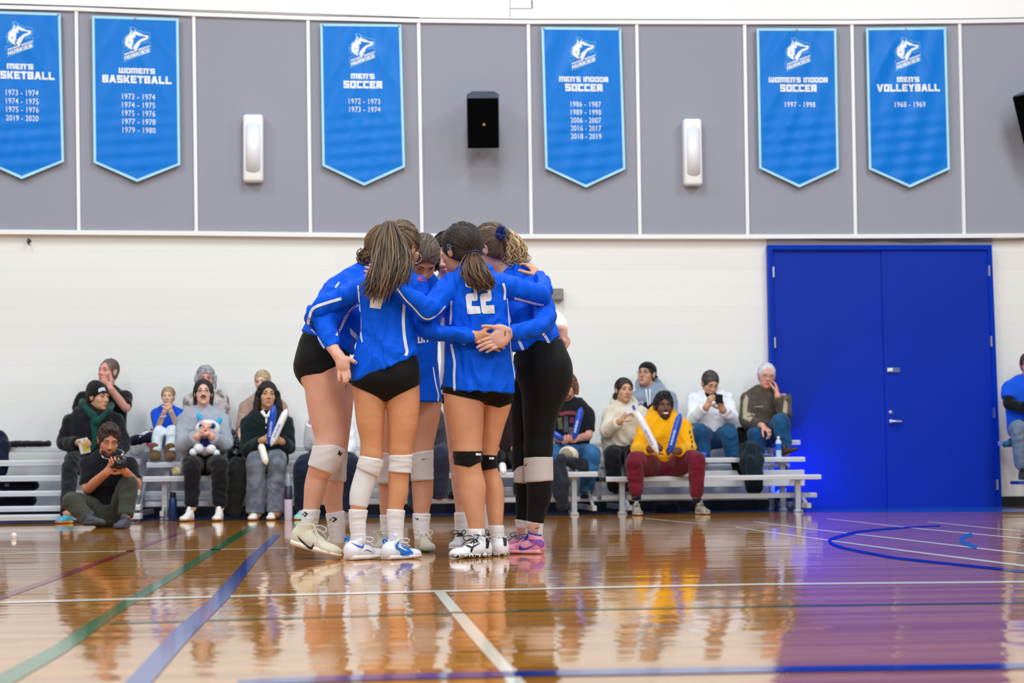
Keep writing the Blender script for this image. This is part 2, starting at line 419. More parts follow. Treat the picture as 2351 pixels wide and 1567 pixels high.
def floor_material():
    m = bpy.data.materials.new('varnished_maple_boards'); m.use_nodes = True; N, L = m.node_tree.nodes, m.node_tree.links; b = N['Principled BSDF']
    tc = N.new('ShaderNodeTexCoord'); sp = N.new('ShaderNodeSeparateXYZ'); L.new(tc.outputs['Object'], sp.inputs[0])
    def M(op, a, c=None):
        n = N.new('ShaderNodeMath'); n.operation = op
        for i, v in enumerate((a, c)):
            if v is None: continue
            if isinstance(v, (int, float)): n.inputs[i].default_value = v
            else: L.new(v, n.inputs[i])
        return n.outputs[0]
    row = M('FLOOR', M('DIVIDE', sp.outputs['Y'], 0.057))
    wr = N.new('ShaderNodeTexWhiteNoise'); wr.noise_dimensions = '1D'; L.new(row, wr.inputs['W'])
    xb = M('FLOOR', M('ADD', M('DIVIDE', sp.outputs['X'], 1.1), M('MULTIPLY', wr.outputs['Value'], 7.0)))
    cb = N.new('ShaderNodeCombineXYZ'); L.new(row, cb.inputs[0]); L.new(xb, cb.inputs[1])
    wb = N.new('ShaderNodeTexWhiteNoise'); wb.noise_dimensions = '3D'; L.new(cb.outputs[0], wb.inputs['Vector'])
    mp = N.new('ShaderNodeMapping'); mp.inputs['Scale'].default_value = (1.2, 26, 1); L.new(tc.outputs['Object'], mp.inputs[0])
    gn = N.new('ShaderNodeTexNoise'); gn.inputs['Scale'].default_value = 3; gn.inputs['Detail'].default_value = 5; L.new(mp.outputs[0], gn.inputs['Vector'])
    f = M('ADD', M('MULTIPLY', wb.outputs['Value'], 0.6), M('MULTIPLY', gn.outputs[0], 0.5))
    rp = N.new('ShaderNodeValToRGB'); L.new(f, rp.inputs[0]); e = rp.color_ramp.elements
    e[0].position = 0.1; e[0].color = lin((160, 94, 26)); e[1].position = 0.95; e[1].color = lin((214, 148, 62))
    L.new(rp.outputs[0], b.inputs['Base Color'])
    # every board lies at its own very slight tilt, and the varnish is a little wavy
    sep = N.new('ShaderNodeSeparateXYZ'); L.new(wb.outputs['Color'], sep.inputs[0])
    wv = N.new('ShaderNodeTexNoise'); wv.inputs['Scale'].default_value = 5; mp2 = N.new('ShaderNodeMapping'); mp2.inputs['Scale'].default_value = (0.35, 5, 1)
    L.new(tc.outputs['Object'], mp2.inputs[0]); L.new(mp2.outputs[0], wv.inputs['Vector'])
    sw = N.new('ShaderNodeSeparateXYZ'); L.new(wv.outputs['Color'], sw.inputs[0])
    nx = M('ADD', M('MULTIPLY', M('SUBTRACT', sep.outputs[0], .5), 0.03), M('MULTIPLY', M('SUBTRACT', sw.outputs[0], .5), 0.06))
    ny = M('ADD', M('MULTIPLY', M('SUBTRACT', sep.outputs[1], .5), 0.0055), M('MULTIPLY', M('SUBTRACT', sw.outputs[1], .5), 0.006))
    cn = N.new('ShaderNodeCombineXYZ'); L.new(nx, cn.inputs[0]); L.new(ny, cn.inputs[1]); cn.inputs[2].default_value = 1
    vn = N.new('ShaderNodeVectorMath'); vn.operation = 'NORMALIZE'; L.new(cn.outputs[0], vn.inputs[0]); L.new(vn.outputs[0], b.inputs['Normal'])
    b.inputs['Roughness'].default_value = 0.05; b.inputs['IOR'].default_value = 1.75
    return m
FLOORMAT = floor_material()
struct(mesh('floor', [(-16, -3, 0), (18, -3, 0), (18, YW, 0), (-16, YW, 0)], [[0, 1, 2, 3]], FLOORMAT, None, False))
def paint(name, rgb, rough=0.09): return mat(name, rgb, rough, spec=0.5)
def marking(ring, m, z=0.0012):
    vs, fs = fill([ring], 60); V = [FL(x, y, z) for x, y in vs]
    struct(mesh('floor_line', V, fs, m, None, False))
wht, blu, grn, red = paint('white_line_paint', (248, 243, 226)), paint('blue_line_paint', (10, 58, 150)), paint('green_line_paint', (20, 108, 58)), paint('red_line_paint', (140, 22, 52))
marking(ribbon([(0, 1382), (600, 1366), (1300, 1349), (1750, 1340), (2360, 1334.5)], 4.2), wht, .0016)
marking(ribbon([(250, 1430), (595, 1419), (1011, 1406.5), (1300, 1398.5), (1798, 1390), (2360, 1383)], 3.6), paint('dark_green_line_paint', (40, 92, 70)), .0014)
marking(ribbon([(545, 1567), (600, 1563), (898, 1552.5), (1280, 1543.5), (1798, 1535), (2360, 1527)], 13), blu, .002)
marking([(-60, 1392), (-60, 1399), (0, 1376), (149, 1323.5), (268, 1279), (430, 1219), (470, 1203), (466, 1201), (422, 1217), (268, 1272), (149, 1314), (0, 1366)], red)
marking([(-60, 1576), (-60, 1620), (30, 1567), (155, 1494), (285, 1398), (426, 1311), (571, 1220), (608, 1197), (601, 1195), (549, 1220), (402, 1309), (250, 1398), (120, 1483)], grn)
marking([(286, 1567), (270, 1585), (330, 1585), (348, 1567), (440, 1458), (528, 1369), (594, 1279), (645, 1227), (629, 1227), (569, 1279), (487, 1369), (386, 1458)], blu, .0018)
marking([(994, 1354), (1018, 1354), (1112, 1458.6), (1184, 1542), (1215, 1575), (1170, 1575), (1150, 1542), (1076, 1458.6)], wht)
marking(ribbon([(0, 1270), (595, 1258.5), (660, 1257)], 1.6), wht)
for pl, w in (([(1690, 1209), (1750, 1219), (1903, 1239.5), (2082, 1264), (2360, 1299)], [1.5, 2, 2.6, 3.4, 4.2]), ([(1730, 1197), (1839, 1211), (2057, 1235.6), (2360, 1271)], [1.5, 2, 2.6, 3.2]),
              ([(1900, 1190), (2082, 1210), (2360, 1236.5)], [1.4, 2, 2.6]), ([(2130, 1197), (2360, 1220.5)], [1.3, 2]), ([(1620, 1203), (1480, 1189)], 1.3)):
    marking(ribbon(pl, w), wht)
marking(ribbon(catmull([(2159, 1206), (2069.5, 1211), (1980, 1219), (1929, 1230.5), (1904, 1241), (1929, 1255), (2005.6, 1271), (2082, 1283), (2360, 1312)]), [3.5] * 7 + [5] * 6 + [7] * 18 + [6] * 18), paint('deep_blue_line_paint', (4, 34, 140)), .0015)
marking(ribbon(catmull([(2232, 1226), (2212, 1232), (2207, 1239), (2216, 1247), (2243, 1256)]), 9), paint('pale_blue_line_paint', (60, 130, 190)), .0014)
bb = [FL(x, y, .0008) for x, y in ((-300, 1212), (60, 1200), (700, 1188), (1250, 1180), (1750, 1175), (2500, 1174))]
V = bb + [np.array([p[0], YW, .0008]) for p in bb]
struct(mesh('floor_border', V, [[i, i + 1, i + 7, i + 6] for i in range(5)], paint('blue_border_paint', (14, 88, 176), .14), None, False))

def block_material():
    m = mat('painted_blockwork', (238, 237, 232), 0.55, spec=0.3); N, L = m.node_tree.nodes, m.node_tree.links; b = N['Principled BSDF']
    tc = N.new('ShaderNodeTexCoord'); sp = N.new('ShaderNodeSeparateXYZ'); L.new(tc.outputs['Object'], sp.inputs[0])
    cb = N.new('ShaderNodeCombineXYZ'); L.new(sp.outputs['X'], cb.inputs[0]); L.new(sp.outputs['Z'], cb.inputs[1])
    br = N.new('ShaderNodeTexBrick'); L.new(cb.outputs[0], br.inputs['Vector']); br.inputs['Scale'].default_value = 1
    br.inputs['Brick Width'].default_value = 60.0; br.inputs['Row Height'].default_value = 0.2035; br.inputs['Mortar Size'].default_value = 0.004; br.inputs['Mortar Smooth'].default_value = 0.6
    br.inputs['Color1'].default_value = lin((240, 239, 234)); br.inputs['Color2'].default_value = lin((235, 234, 230)); br.inputs['Mortar'].default_value = lin((231, 231, 228))
    L.new(br.outputs['Color'], b.inputs['Base Color'])
    nz = N.new('ShaderNodeTexNoise'); nz.inputs['Scale'].default_value = 55; nz.inputs['Detail'].default_value = 4; L.new(tc.outputs['Object'], nz.inputs['Vector'])
    ad = N.new('ShaderNodeMath'); ad.operation = 'MULTIPLY_ADD'; L.new(br.outputs['Fac'], ad.inputs[0]); ad.inputs[1].default_value = -0.5; L.new(nz.outputs[0], ad.inputs[2])
    bp = N.new('ShaderNodeBump'); bp.inputs['Strength'].default_value = 0.16; bp.inputs['Distance'].default_value = 0.012; L.new(ad.outputs[0], bp.inputs['Height']); L.new(bp.outputs[0], b.inputs['Normal'])
    return m
def trim_box(name, a, b, w, y0, y1, m, bev=0.004):
    """a straight moulding from pixel a to pixel b, w pixels wide, standing out from depth y1 to y0"""
    A, B = P(*a, y0), P(*b, y0); d = nrm(B - A); n = np.cross(d, [0, 1, 0]); hw = w * y0 / F / 2
    V = [A - n * hw, B - n * hw, B + n * hw, A + n * hw]; V = V + [v + np.array([0, y1 - y0, 0]) for v in V]
    return struct(mesh(name, V, [[0, 1, 2, 3], [7, 6, 5, 4], [0, 4, 5, 1], [1, 5, 6, 2], [2, 6, 7, 3], [3, 7, 4, 0]], m, None, False))
struct(mesh('wall_back', [(-16, YW, 0), (18, YW, 0), (18, YW, 3.2), (-16, YW, 3.2)], [[0, 1, 2, 3]], block_material(), None, False))
whitepaint = mat('white_gloss_paint', (242, 242, 242), 0.35)
upper = mat('white_upper_wall_paint', (250, 250, 250), 0.6)
struct(mesh('wall_upper', [(-16, YW, 3.2), (18, YW, 3.2), (18, YW, 8.5), (-16, YW, 8.5)], [[0, 1, 2, 3]], upper, None, False))
# grey acoustic panels between white battens
gre = mat('grey_acoustic_panel', (156, 158, 170), 0.9, bump=0.3, bscale=160, var=0.03, vscale=120, spec=0.15)
TT = [(-92, 17), (175, 24), (444.7, 36), (707, 45), (961, 51), (1213, 54), (1462, 54.5), (1709.6, 55), (1956, 55), (2203.5, 53), (2450, 49)]
BB = [(-88, 527), (181, 529), (450.7, 531), (712.7, 534), (968.7, 537), (1220, 538), (1469.6, 538.5), (1717, 538.5), (1964.5, 538), (2214, 537), (2460, 535)]
for i in range(10):
    q = [P(*TT[i], YW - .05), P(*TT[i + 1], YW - .05), P(*BB[i + 1], YW - .05), P(*BB[i], YW - .05)]; q2 = [np.array([p[0], YW, p[2]]) for p in q]
    struct(mesh('wall_panel', q + q2, [[3, 2, 1, 0], [0, 1, 5, 4], [1, 2, 6, 5], [2, 3, 7, 6], [3, 0, 4, 7]], gre, None, False))
k = 1
for i in range(1, 10): trim_box(f'trim_{k}', TT[i], BB[i], 7.5, YW - .075, YW - .04, whitepaint); k += 1
for i in range(10):
    (x0, y0), (x1, y1) = TT[i], TT[i + 1]; trim_box(f'trim_{k}', (x0, y0 - 4), (x1, y1 - 4), 9, YW - .09, YW, whitepaint); k += 1
    (x0, y0), (x1, y1) = BB[i], BB[i + 1]; trim_box(f'trim_{k}', (x0, y0 + 4), (x1, y1 + 4), 10, YW - .09, YW, whitepaint); k += 1
# the bulkhead over the panels, with its dark lower seam
bul = MB()
for (x0, y0), (x1, y1) in zip(TT[:-1], TT[1:]):
    A, B = P(x0, y0 - 11, YW - .097), P(x1, y1 - 11, YW - .097)
    V = [A, B, B + [0, 0, .9], A + [0, 0, .9], A + [0, .097, 0], B + [0, .097, 0]]; bul.add(V, [[0, 1, 2, 3], [4, 5, 1, 0]])
struct(bul.build('trim_90', upper))
trim_box('trim_91', (-92, 5), (962, 40), 1.2, YW - .102, YW - .09, mat('dark_seam', (70, 72, 80), .8))
trim_box('trim_92', (1221, 0), (1222, 18), 2.2, YW - .105, YW - .09, MATS['dark_seam'])
trim_box('trim_93', (1170, 19), (1222, 19), 1.4, YW - .105, YW - .09, mat('pale_seam', (170, 172, 178), .8))
trim_box('trim_94', (1171, -10), (1171, 41), 1.2, YW - .105, YW - .09, MATS['pale_seam'])

# double door
dblue, dframe = mat('blue_door_paint', (0, 46, 168), 0.5, spec=.2, var=0.05, vscale=1.2, bump=.05, bscale=300), mat('blue_frame_paint', (0, 52, 178), 0.45, spec=.1)
steel = mat('satin_steel', (205, 208, 214), 0.28, metal=0.85)
door = top('door_1', P(2030, 1165, YW - .06), 'tall blue double door in the white block wall', 'door', kind='structure')
def dpoly(name, pts, y0, y1, m, parent=door):
    V = [P(x, y, y0) for x, y in pts]; n = len(V); V = V + [v + np.array([0, y1 - y0, 0]) for v in V]
    return mesh(name, V, [list(range(n))[::-1], list(range(n, 2 * n))] + [[i, (i + 1) % n, n + (i + 1) % n, n + i] for i in range(n)], m, parent, False)
fr = dpoly('frame', [(1763.5, 562), (2277, 562), (2301, 1169), (2291, 1169), (2267, 573), (1773, 573), (1784, 1169), (1775, 1169)], YW - .10, YW, dframe)
lf1 = dpoly('door_leaf', [(1773.5, 573), (2021.5, 572.5), (2037, 1167), (1784, 1168)], YW - .06, YW - .005, dblue)
lf2 = dpoly('door_leaf', [(2023, 575), (2267, 575), (2290, 1166), (2038.5, 1167)], YW - .075, YW - .01, dblue)
dpoly('threshold', [(1784, 1167), (2291, 1166), (2291, 1169), (1784, 1170)], YW - .08, YW, mat('dark_threshold', (20, 22, 30), .6))
for x, y in ((1774, 624), (1777.5, 786), (1783, 960)): dpoly('hinge', [(x, y - 12), (x + 3.4, y - 12), (x + 4, y + 12), (x + .6, y + 12)], YW - .115, YW - .05, steel)
for x, y in ((2269.5, 621), (2274.5, 783), (2281.5, 947), (2288.5, 1112)): dpoly('hinge', [(x, y - 12), (x + 3.2, y - 12), (x + 4, y + 12), (x + .8, y + 12)], YW - .115, YW - .05, steel)
hd = MB(); c = P(2046, 967, YW - .1)
hd.tube([c + [0, .05, 0], c, c + [0, -.02, 0]], .026, 14); hd.tube(catmull([c + [0, -.015, 0], c + [.03, -.022, 0], c + [.115, -.02, -.002]]), .0135, 10)
hd.build('door_handle', steel, door, True)
lk = MB(); c = P(2045.5, 946, YW - .1); lk.tube([c + [0, .04, 0], c + [0, 0, 0]], .023, 16); lk.sphere(c, (.015, .008, .015)); lk.build('lock', steel, door, True)
pl = dpoly('sign_plate', [(2036, 843.5), (2066, 843.5), (2066.5, 854), (2036.5, 854)], YW - .095, YW - .06, mat('grey_sign_plate', (96, 112, 150), .5))
dpoly('lettering', [(2038, 845), (2049.5, 843.5), (2050, 851), (2037.5, 852)], YW - .098, YW - .09, whitepaint, pl)
hdr = dpoly('header_panel', [(1761, 546), (2279, 546), (2279, 562), (1763, 562)], YW - .035, YW, mat('grey_header_paint', (150, 146, 146), .8))
cb = MB(); 
for pts in ([(1850, 547), (1900, 550), (2000, 551), (2110, 548), (2225, 552), (2351, 550)], [(1960, 546), (2080, 553), (2150, 552), (2290, 545), (2400, 547)]):
    cb.tube(catmull([P(x, y, YW - .055) for x, y in pts], 8), .006, 6)
tag(cb.build('cable', mat('grey_cable', (95, 95, 100), .6), None, True), 'thin grey cables running along the wall above the blue double door', 'cable')
bs = MB(); A, B = P(2293, 1160, YW - .03), P(2600, 1158, YW - .03); bs.box(((A[0] + B[0]) / 2, YW - .015, .055), (B[0] - A[0], .03, .11)); struct(bs.build('baseboard_right', mat('black_rubber_base', (16, 17, 22), .5)))
A, B = P(-300, 1170, YW - .03), P(1772, 1168, YW - .03); bs = MB(); bs.box(((A[0] + B[0]) / 2, YW - .015, .055), (B[0] - A[0], .03, .11)); struct(bs.build('baseboard_left', MATS['black_rubber_base']))

# wall box and hook
bx = top('junction_box', P(1280, 677, YW), 'small grey metal box on the white block wall right of the huddle', 'box')
m_ = MB(); c = P(1280.5, 676.5, YW - .05); m_.box(c, (.115, .1, .132), bev=.008); m_.build('housing', mat('grey_enamel', (122, 118, 112), .5), bx)
m_ = MB(); m_.box(c + [0, -.053, 0], (.095, .01, .11), bev=.003); m_.box(c + [.0, -.06, .018], (.016, .01, .016), bev=.002); m_.build('cover_plate', mat('grey_cover', (135, 131, 125), .45), bx)
hk = MB(); c = P(67, 553, YW); hk.tube(catmull([c, c + [0, -.05, 0], c + [0, -.06, .02], c + [0, -.07, -.03], c + [.01, -.05, -.05]]), .008, 8); hk.tube([c, c + [0, -.012, 0]], .022, 12)
tag(hk.build('wall_hook', mat('dark_iron', (60, 58, 60), .5), None, True), 'small dark hook on the wall below the panels at the far left', 'hook')

# wall lights
def wall_light(tl, br, label):
    x0, y0 = tl; x1, y1 = br; cx = (x0 + x1) / 2; Yf = YW - .19
    t = top('wall_light', P(cx, (y0 + y1) / 2, YW - .05), label, 'light', 'white fixtures on the grey panels')
    A, B = P(x0, y0, Yf), P(x1, y1, Yf); c = (A + B) / 2; w, hh = abs(B[0] - A[0]) * .97, abs(A[2] - B[2])
    m = MB(); m.box((c[0], YW - .115, c[2]), (w, .15, hh), bev=.03); m.build('housing', mat('white_plastic', (245, 245, 245), .3), t, True)
    lens = MB(); pts = []
    for k in range(13):
        a = math.pi * k / 12; pts.append((c[0] - math.cos(a) * w * .37, c[2] + hh * .33 + math.sin(a) * hh * .045))
    for k in range(13):
        a = math.pi + math.pi * k / 12; pts.append((c[0] - math.cos(a) * w * .37, c[2] - hh * .33 + math.sin(a) * hh * .03))
    n = len(pts); V = [(x, YW - .185 - .028 * (1 - ((x - c[0]) / (w * .38)) ** 2), z) for x, z in pts]; V2 = [(x, YW - .18, z) for x, z in pts]
    cols = []
    nx = 14
    for i in range(nx + 1):
        x = -w * .37 + w * .74 * i / nx; s_ = math.sqrt(max(0, 1 - (x / (w * .37)) ** 2)); cols.append((x, c[2] + hh * (.33 + .045 * s_), c[2] - hh * (.33 + .03 * s_)))
    VV, FF = [], []
    for i, (x, zt, zb) in enumerate(cols):
        y = YW - .19 - .014 * (1 - (x / (w * .38)) ** 2); VV += [(c[0] + x, y, zt), (c[0] + x, y, zb), (c[0] + x, YW - .17, zt), (c[0] + x, YW - .17, zb)]
        if i: o = 4 * i; FF += [[o - 4, o - 3, o + 1, o], [o - 2, o - 4, o, o + 2], [o - 3, o - 1, o + 3, o + 1]]
    mesh('lens', VV, FF, mat('frosted_lens', (238, 241, 246), .3), t, True)
wall_light((557, 261), (605, 416), 'white upright wall light with curved lens left of the soccer banner')
wall_light((1569, 271), (1615, 424), 'white upright wall light with curved lens right of the five-year soccer banner')

# loudspeakers
def speaker(c, yaw, tilt, label, px=(76, 118)):
    Yc = c[2]; C_ = P(c[0], c[1], Yc); t = top('loudspeaker', C_, label, 'speaker', 'black loudspeakers on the back wall')
    ry, rt = Matrix.Rotation(yaw, 3, 'Z'), Matrix.Rotation(tilt, 3, 'X'); R = np.array(ry @ rt); w, hh, d = .345, .56, .32
    def pris(w0, w1, h_, y0, y1, x0=0, bev=.012):
        bm = bmesh.new(); vs = []
        for z in (-h_ / 2, h_ / 2):
            for (x, y) in ((-w0 / 2, y0), (w0 / 2, y0), (w1 / 2, y0 + (y1 - y0) * .55), (w1 * .36, y1), (-w1 * .36, y1), (-w1 / 2, y0 + (y1 - y0) * .55)): vs.append(bm.verts.new((x + x0, y, z)))
        bm.faces.new(vs[:6][::-1]); bm.faces.new(vs[6:])
        for i in range(6): bm.faces.new((vs[i], vs[(i + 1) % 6], vs[6 + (i + 1) % 6], vs[6 + i]))
        bmesh.ops.bevel(bm, geom=bm.edges[:], offset=bev, segments=2, affect='EDGES', profile=.5); bmesh.ops.recalc_face_normals(bm, faces=bm.faces[:]); bm.verts.index_update()
        V = np.array([v.co[:] for v in bm.verts]) @ R.T + C_; Fc = [[v.index for v in f.verts] for f in bm.faces]; bm.free(); return V, Fc
    mesh('cabinet', *pris(w, w, hh, .015, d), mat('black_cabinet', (62, 70, 88), .6), t, False)
    g = MB(); g.box(np.array([0, .005, 0]) @ R.T + C_, (w * .95, .03, hh * .97), R, .01); gr = g.build('grille', mat('black_grille_mesh', (5, 5, 7), .9, spec=.05, bump=.3, bscale=900), t)
    g = MB(); g.box(np.array([.01, -.012, -.01]) @ R.T + C_, (.026, .006, .026), R, .002); g.build('badge', mat('tan_badge', (178, 140, 110), .4), gr)
    b = MB(); e = np.array([0, d, -.02]) @ R.T + C_; b.tube([e - [0, .04, 0], [e[0], YW - .05, e[2] - .04]], .03, 8); b.box((e[0], YW - .058, e[2] - .04), (.12, .02, .2), bev=.004); b.build('bracket', mat('black_steel', (24, 25, 30), .5), t)
speaker((1109, 283, 19.72), -.09, .42, 'black loudspeaker on the panel between two soccer banners')
speaker((2367, 272, 19.72), -.95, .36, 'black loudspeaker cut off by the right edge of the picture')

# ------------------------------------------------------------------ pennant banners
bmat, btrim, bwhite = mat('blue_banner_vinyl', (0, 120, 216), .4, spec=.2, bump=.08, bscale=30), mat('pale_blue_hem', (170, 226, 246), .5), mat('white_banner_print', (236, 242, 250), .5)
bpale, bdeep = mat('pale_banner_print', (110, 200, 245), .5), bmat
HEAD = [(655, 372), (668, 345), (680, 303), (698, 335), (712, 352), (728, 325), (738, 300), (752, 335), (790, 348), (835, 368), (875, 392), (945, 396), (953, 415), (942, 448), (905, 472), (855, 488), (828, 512), (805, 560), (780, 600), (765, 640), (745, 652), (722, 628), (690, 640), (650, 622), (612, 590), (578, 562), (582, 535), (568, 508), (588, 478), (580, 452), (612, 420), (640, 396)]
MASK = [[(735, 400), (755, 386), (790, 402), (830, 405), (880, 413), (918, 432), (870, 441), (830, 456), (790, 490), (765, 510), (742, 545), (724, 560), (712, 600), (706, 570), (710, 540), (700, 515), (715, 490), (703, 455), (740, 430), (757, 425)],
        [(712, 555), (702, 600), (717, 642), (700, 650), (684, 600), (694, 555)], [(622, 512), (652, 503), (641, 527), (664, 519), (645, 548), (648, 530)], [(684, 340), (703, 378), (682, 376)], [(716, 350), (726, 330), (728, 352)]]
EYE = [(785, 388), (818, 400), (800, 409)]
OUT = [[(690, 300), (655, 285), (640, 270), (700, 264), (745, 285), (785, 325), (820, 318), (862, 346), (970, 350), (976, 440), (930, 492), (862, 502), (845, 530), (980, 505), (985, 662), (548, 842), (542, 665), (632, 640), (595, 602), (562, 608), (560, 565), (540, 515), (556, 470), (600, 415), (650, 370), (655, 310)]]
def banner(TL, TR, BR, BL, TIP, title, sport, years, label, seed):
    y0 = YW - .085; cxt = (TL[0] + TR[0]) / 2
    t = top('pennant_banner', P(cxt, TL[1] + 4, y0), label, 'banner', 'blue pennant banners on the grey panels')
    TL, TR, BR, BL, TIP = map(lambda p: np.array(p, float), (TL, TR, BR, BL, TIP))
    S = (TR[0] - TL[0]) / 184.0
    def px(a, b):                                        # banner coordinates (184 wide, 324 to the shoulders) -> pixel
        u, v = a / 184 + .5, b / 324; T_ = TL + (TR - TL) * u; B_ = BL + (BR - BL) * u; return T_ + (B_ - T_) * v
    def g(a, b):
        d = abs(a) * .9 - b * .55
        w = .017 * (1 - abs(math.sin(d * .05 + seed)) * 1.6) * min(1, b / 60) * max(.15, 1 - b / 330) * (1 if a < 0 else .8) + .004 * math.sin(b * .21 + a * .02 + seed) * max(0, min(1, (b - 170) / 60)) + .006 * math.sin(a * .11 + seed * 2 + b * .03)
        return .026 + w * max(0, 1 - abs(a) / 100) ** .4
    def pt(a, b, off=0.0): p = px(a, b); return P(p[0], p[1], y0 - g(a, b) - off)
    tipb = 324 + (TIP[1] - (BL[1] + BR[1]) / 2) / S
    nx, ny = 40, 80; V, Fc = [], []
    for j in range(ny + 1):
        for i in range(nx + 1):
            a = -92 + 184 * i / nx; bm_ = 324 + (tipb - 324) * (1 - abs(a) / 92); V.append(pt(a, bm_ * j / ny))
            if i and j: q = j * (nx + 1) + i; Fc.append([q - nx - 2, q - nx - 1, q, q - 1])
    n = len(V); V = V + [v + np.array([0, .004, 0]) for v in V]; Fc = Fc + [[i + n for i in f[::-1]] for f in Fc]
    mesh('cloth', V, Fc, bmat, t, True)
    hem = MB(); w = 5.5
    edge = [(-92, 0), (92, 0), (92, 324), (0, tipb), (-92, 324)]; inn = [(-92 + w, w), (92 - w, w), (92 - w, 324 - w * .55), (0, tipb - w * 1.15), (-92 + w, 324 - w * .55)]
    for i in range(5):
        A, B, C_, D_ = map(np.array, (edge[i], edge[(i + 1) % 5], inn[(i + 1) % 5], inn[i])); m = 24
        VV = [pt(*(A + (B - A) * k / m), .003) for k in range(m + 1)] + [pt(*(D_ + (C_ - D_) * k / m), .003) for k in range(m + 1)]
        hem.add(VV, [[k, k + 1, m + 2 + k, m + 1 + k] for k in range(m)])
    hem.build('hem', btrim, t)
    gm = MB()
    for a in (-87, 0, 87): p = px(a, 4); c = P(p[0], p[1], y0 - .024); gm.tube([c + [0, .03, 0], c - [0, .004, 0]], .014, 10); gm.sphere(c - [0, .004, 0], (.009, .006, .009), None, 8)
    gm.build('grommet', steel, t, True)
    def flat(name, rings, m, fn, off, step, parent=t):
        VV, FF, n0 = [], [], 0
        for r in rings:
            vs, fs = fill(r if isinstance(r[0][0], (list, tuple, np.ndarray)) and not isinstance(r[0][0], float) and hasattr(r[0][0], '__len__') else [r], step)
            VV += [pt(*fn(*p), off) for p in vs]; FF += [[i + n0 for i in f] for f in fs]; n0 += len(vs)
        return mesh(name, VV, FF, m, parent, True)
    lg = lambda x, y: ((x - 752) * .134 + 1, y * .134 - 13)
    em = flat('emblem', [HEAD], bwhite, lg, .0045, 60)
    flat('emblem_marking', MASK, bmat, lg, .0062, 60, em); flat('emblem_eye', [EYE], bwhite, lg, .0075, 60, em)
    flat('emblem_outline', [ribbon(OUT[0] + OUT[0][:1], 9)], bpale, lg, .0038, 60, em)
    def skew(sx, sy, x0, y0_, sl):
        return lambda x, y: lg(x0 + x * sx, y0_ - y * sy - x * sx * sl)
    for txt, wd_, hh_, x0, yb, sl in (('HUSKIES', 395, 62, 568, 812, .372), ('GEORGE BROWN', 400, 30, 568, 735, .372)):
        rs, tw = block_text(txt); flat('emblem_lettering', rs, bwhite, skew(wd_ / tw, hh_ / 10, x0, yb, sl), .0055, 60, em)
    for nm, txt, hh_, wd_, cyy in (('title_lettering',) + title, ('sport_lettering',) + sport):
        rs, tw = block_text(txt); x0 = 0
        for wd1 in txt.split(' '):
            r1, w1 = block_text(wd1); flat(nm, r1, bwhite, (lambda sx, sy, yy, xo: (lambda x, y: ((x + xo - tw / 2) * sx + 2, yy - (y - 5) * sy)))(wd_ / tw, hh_ / 10, cyy, x0), .0045, 6); x0 += w1 + 6.1
    for i, s_ in enumerate(years):
        v, f = font_tris(s_); sc = 70 / (v[:, 0].max() - v[:, 0].min()); mesh('year_lettering', [pt(p[0] * sc + 4, 182 + i * 18.4 - p[1] * 17.5, .0045) for p in v], f, bwhite, t, True)
bl = lambda what: 'blue pennant banner with white lettering for ' + what
banner((-57, 24), (139, 30), (147, 371), (-49, 366), (46, 411), ("MEN'S", 12, 57, 119), ('BASKETBALL', 17, 148, 138), ['1973 - 1974', '1974 - 1975', '1975 - 1976', '2019 - 2020'], bl("men's basketball"), 1)
banner((211, 36), (410, 42), (414, 378), (215, 373), (317, 419), ("WOMEN'S", 12, 77, 119), ('BASKETBALL', 17, 147, 138), ['1973 - 1974', '1974 - 1975', '1975 - 1976', '1977 - 1978', '1979 - 1980'], bl("women's basketball"), 2)
banner((735, 54), (921, 56), (930, 383), (740, 380), (838, 426), ("MEN'S", 12, 53, 119), ('SOCCER', 17, 87, 138), ['1972 - 1973', '1973 - 1974'], bl("men's soccer with two seasons"), 3.4)
banner((1243, 62), (1426, 64), (1436, 388), (1252, 386), (1346, 430), ("MEN'S INDOOR", 12, 113, 119), ('SOCCER', 17, 86, 138), ['1986 - 1987', '1989 - 1990', '2006 - 2007', '2016 - 2017', '2018 - 2019'], bl("men's indoor soccer with five seasons"), 4.1)
banner((1737, 65), (1920, 65), (1926, 388), (1743, 386), (1836, 430), ("WOMEN'S INDOOR", 12, 136, 119), ('SOCCER', 17, 84, 138), ['1997 - 1998'], bl("women's indoor soccer with one season"), 5.2)
banner((1988, 64), (2172, 62), (2181, 388), (1995, 388), (2091, 430), ("MEN'S", 12, 51, 119), ('VOLLEYBALL', 17, 144, 138), ['1968 - 1969'], bl("men's volleyball beside the right loudspeaker"), 6.0)

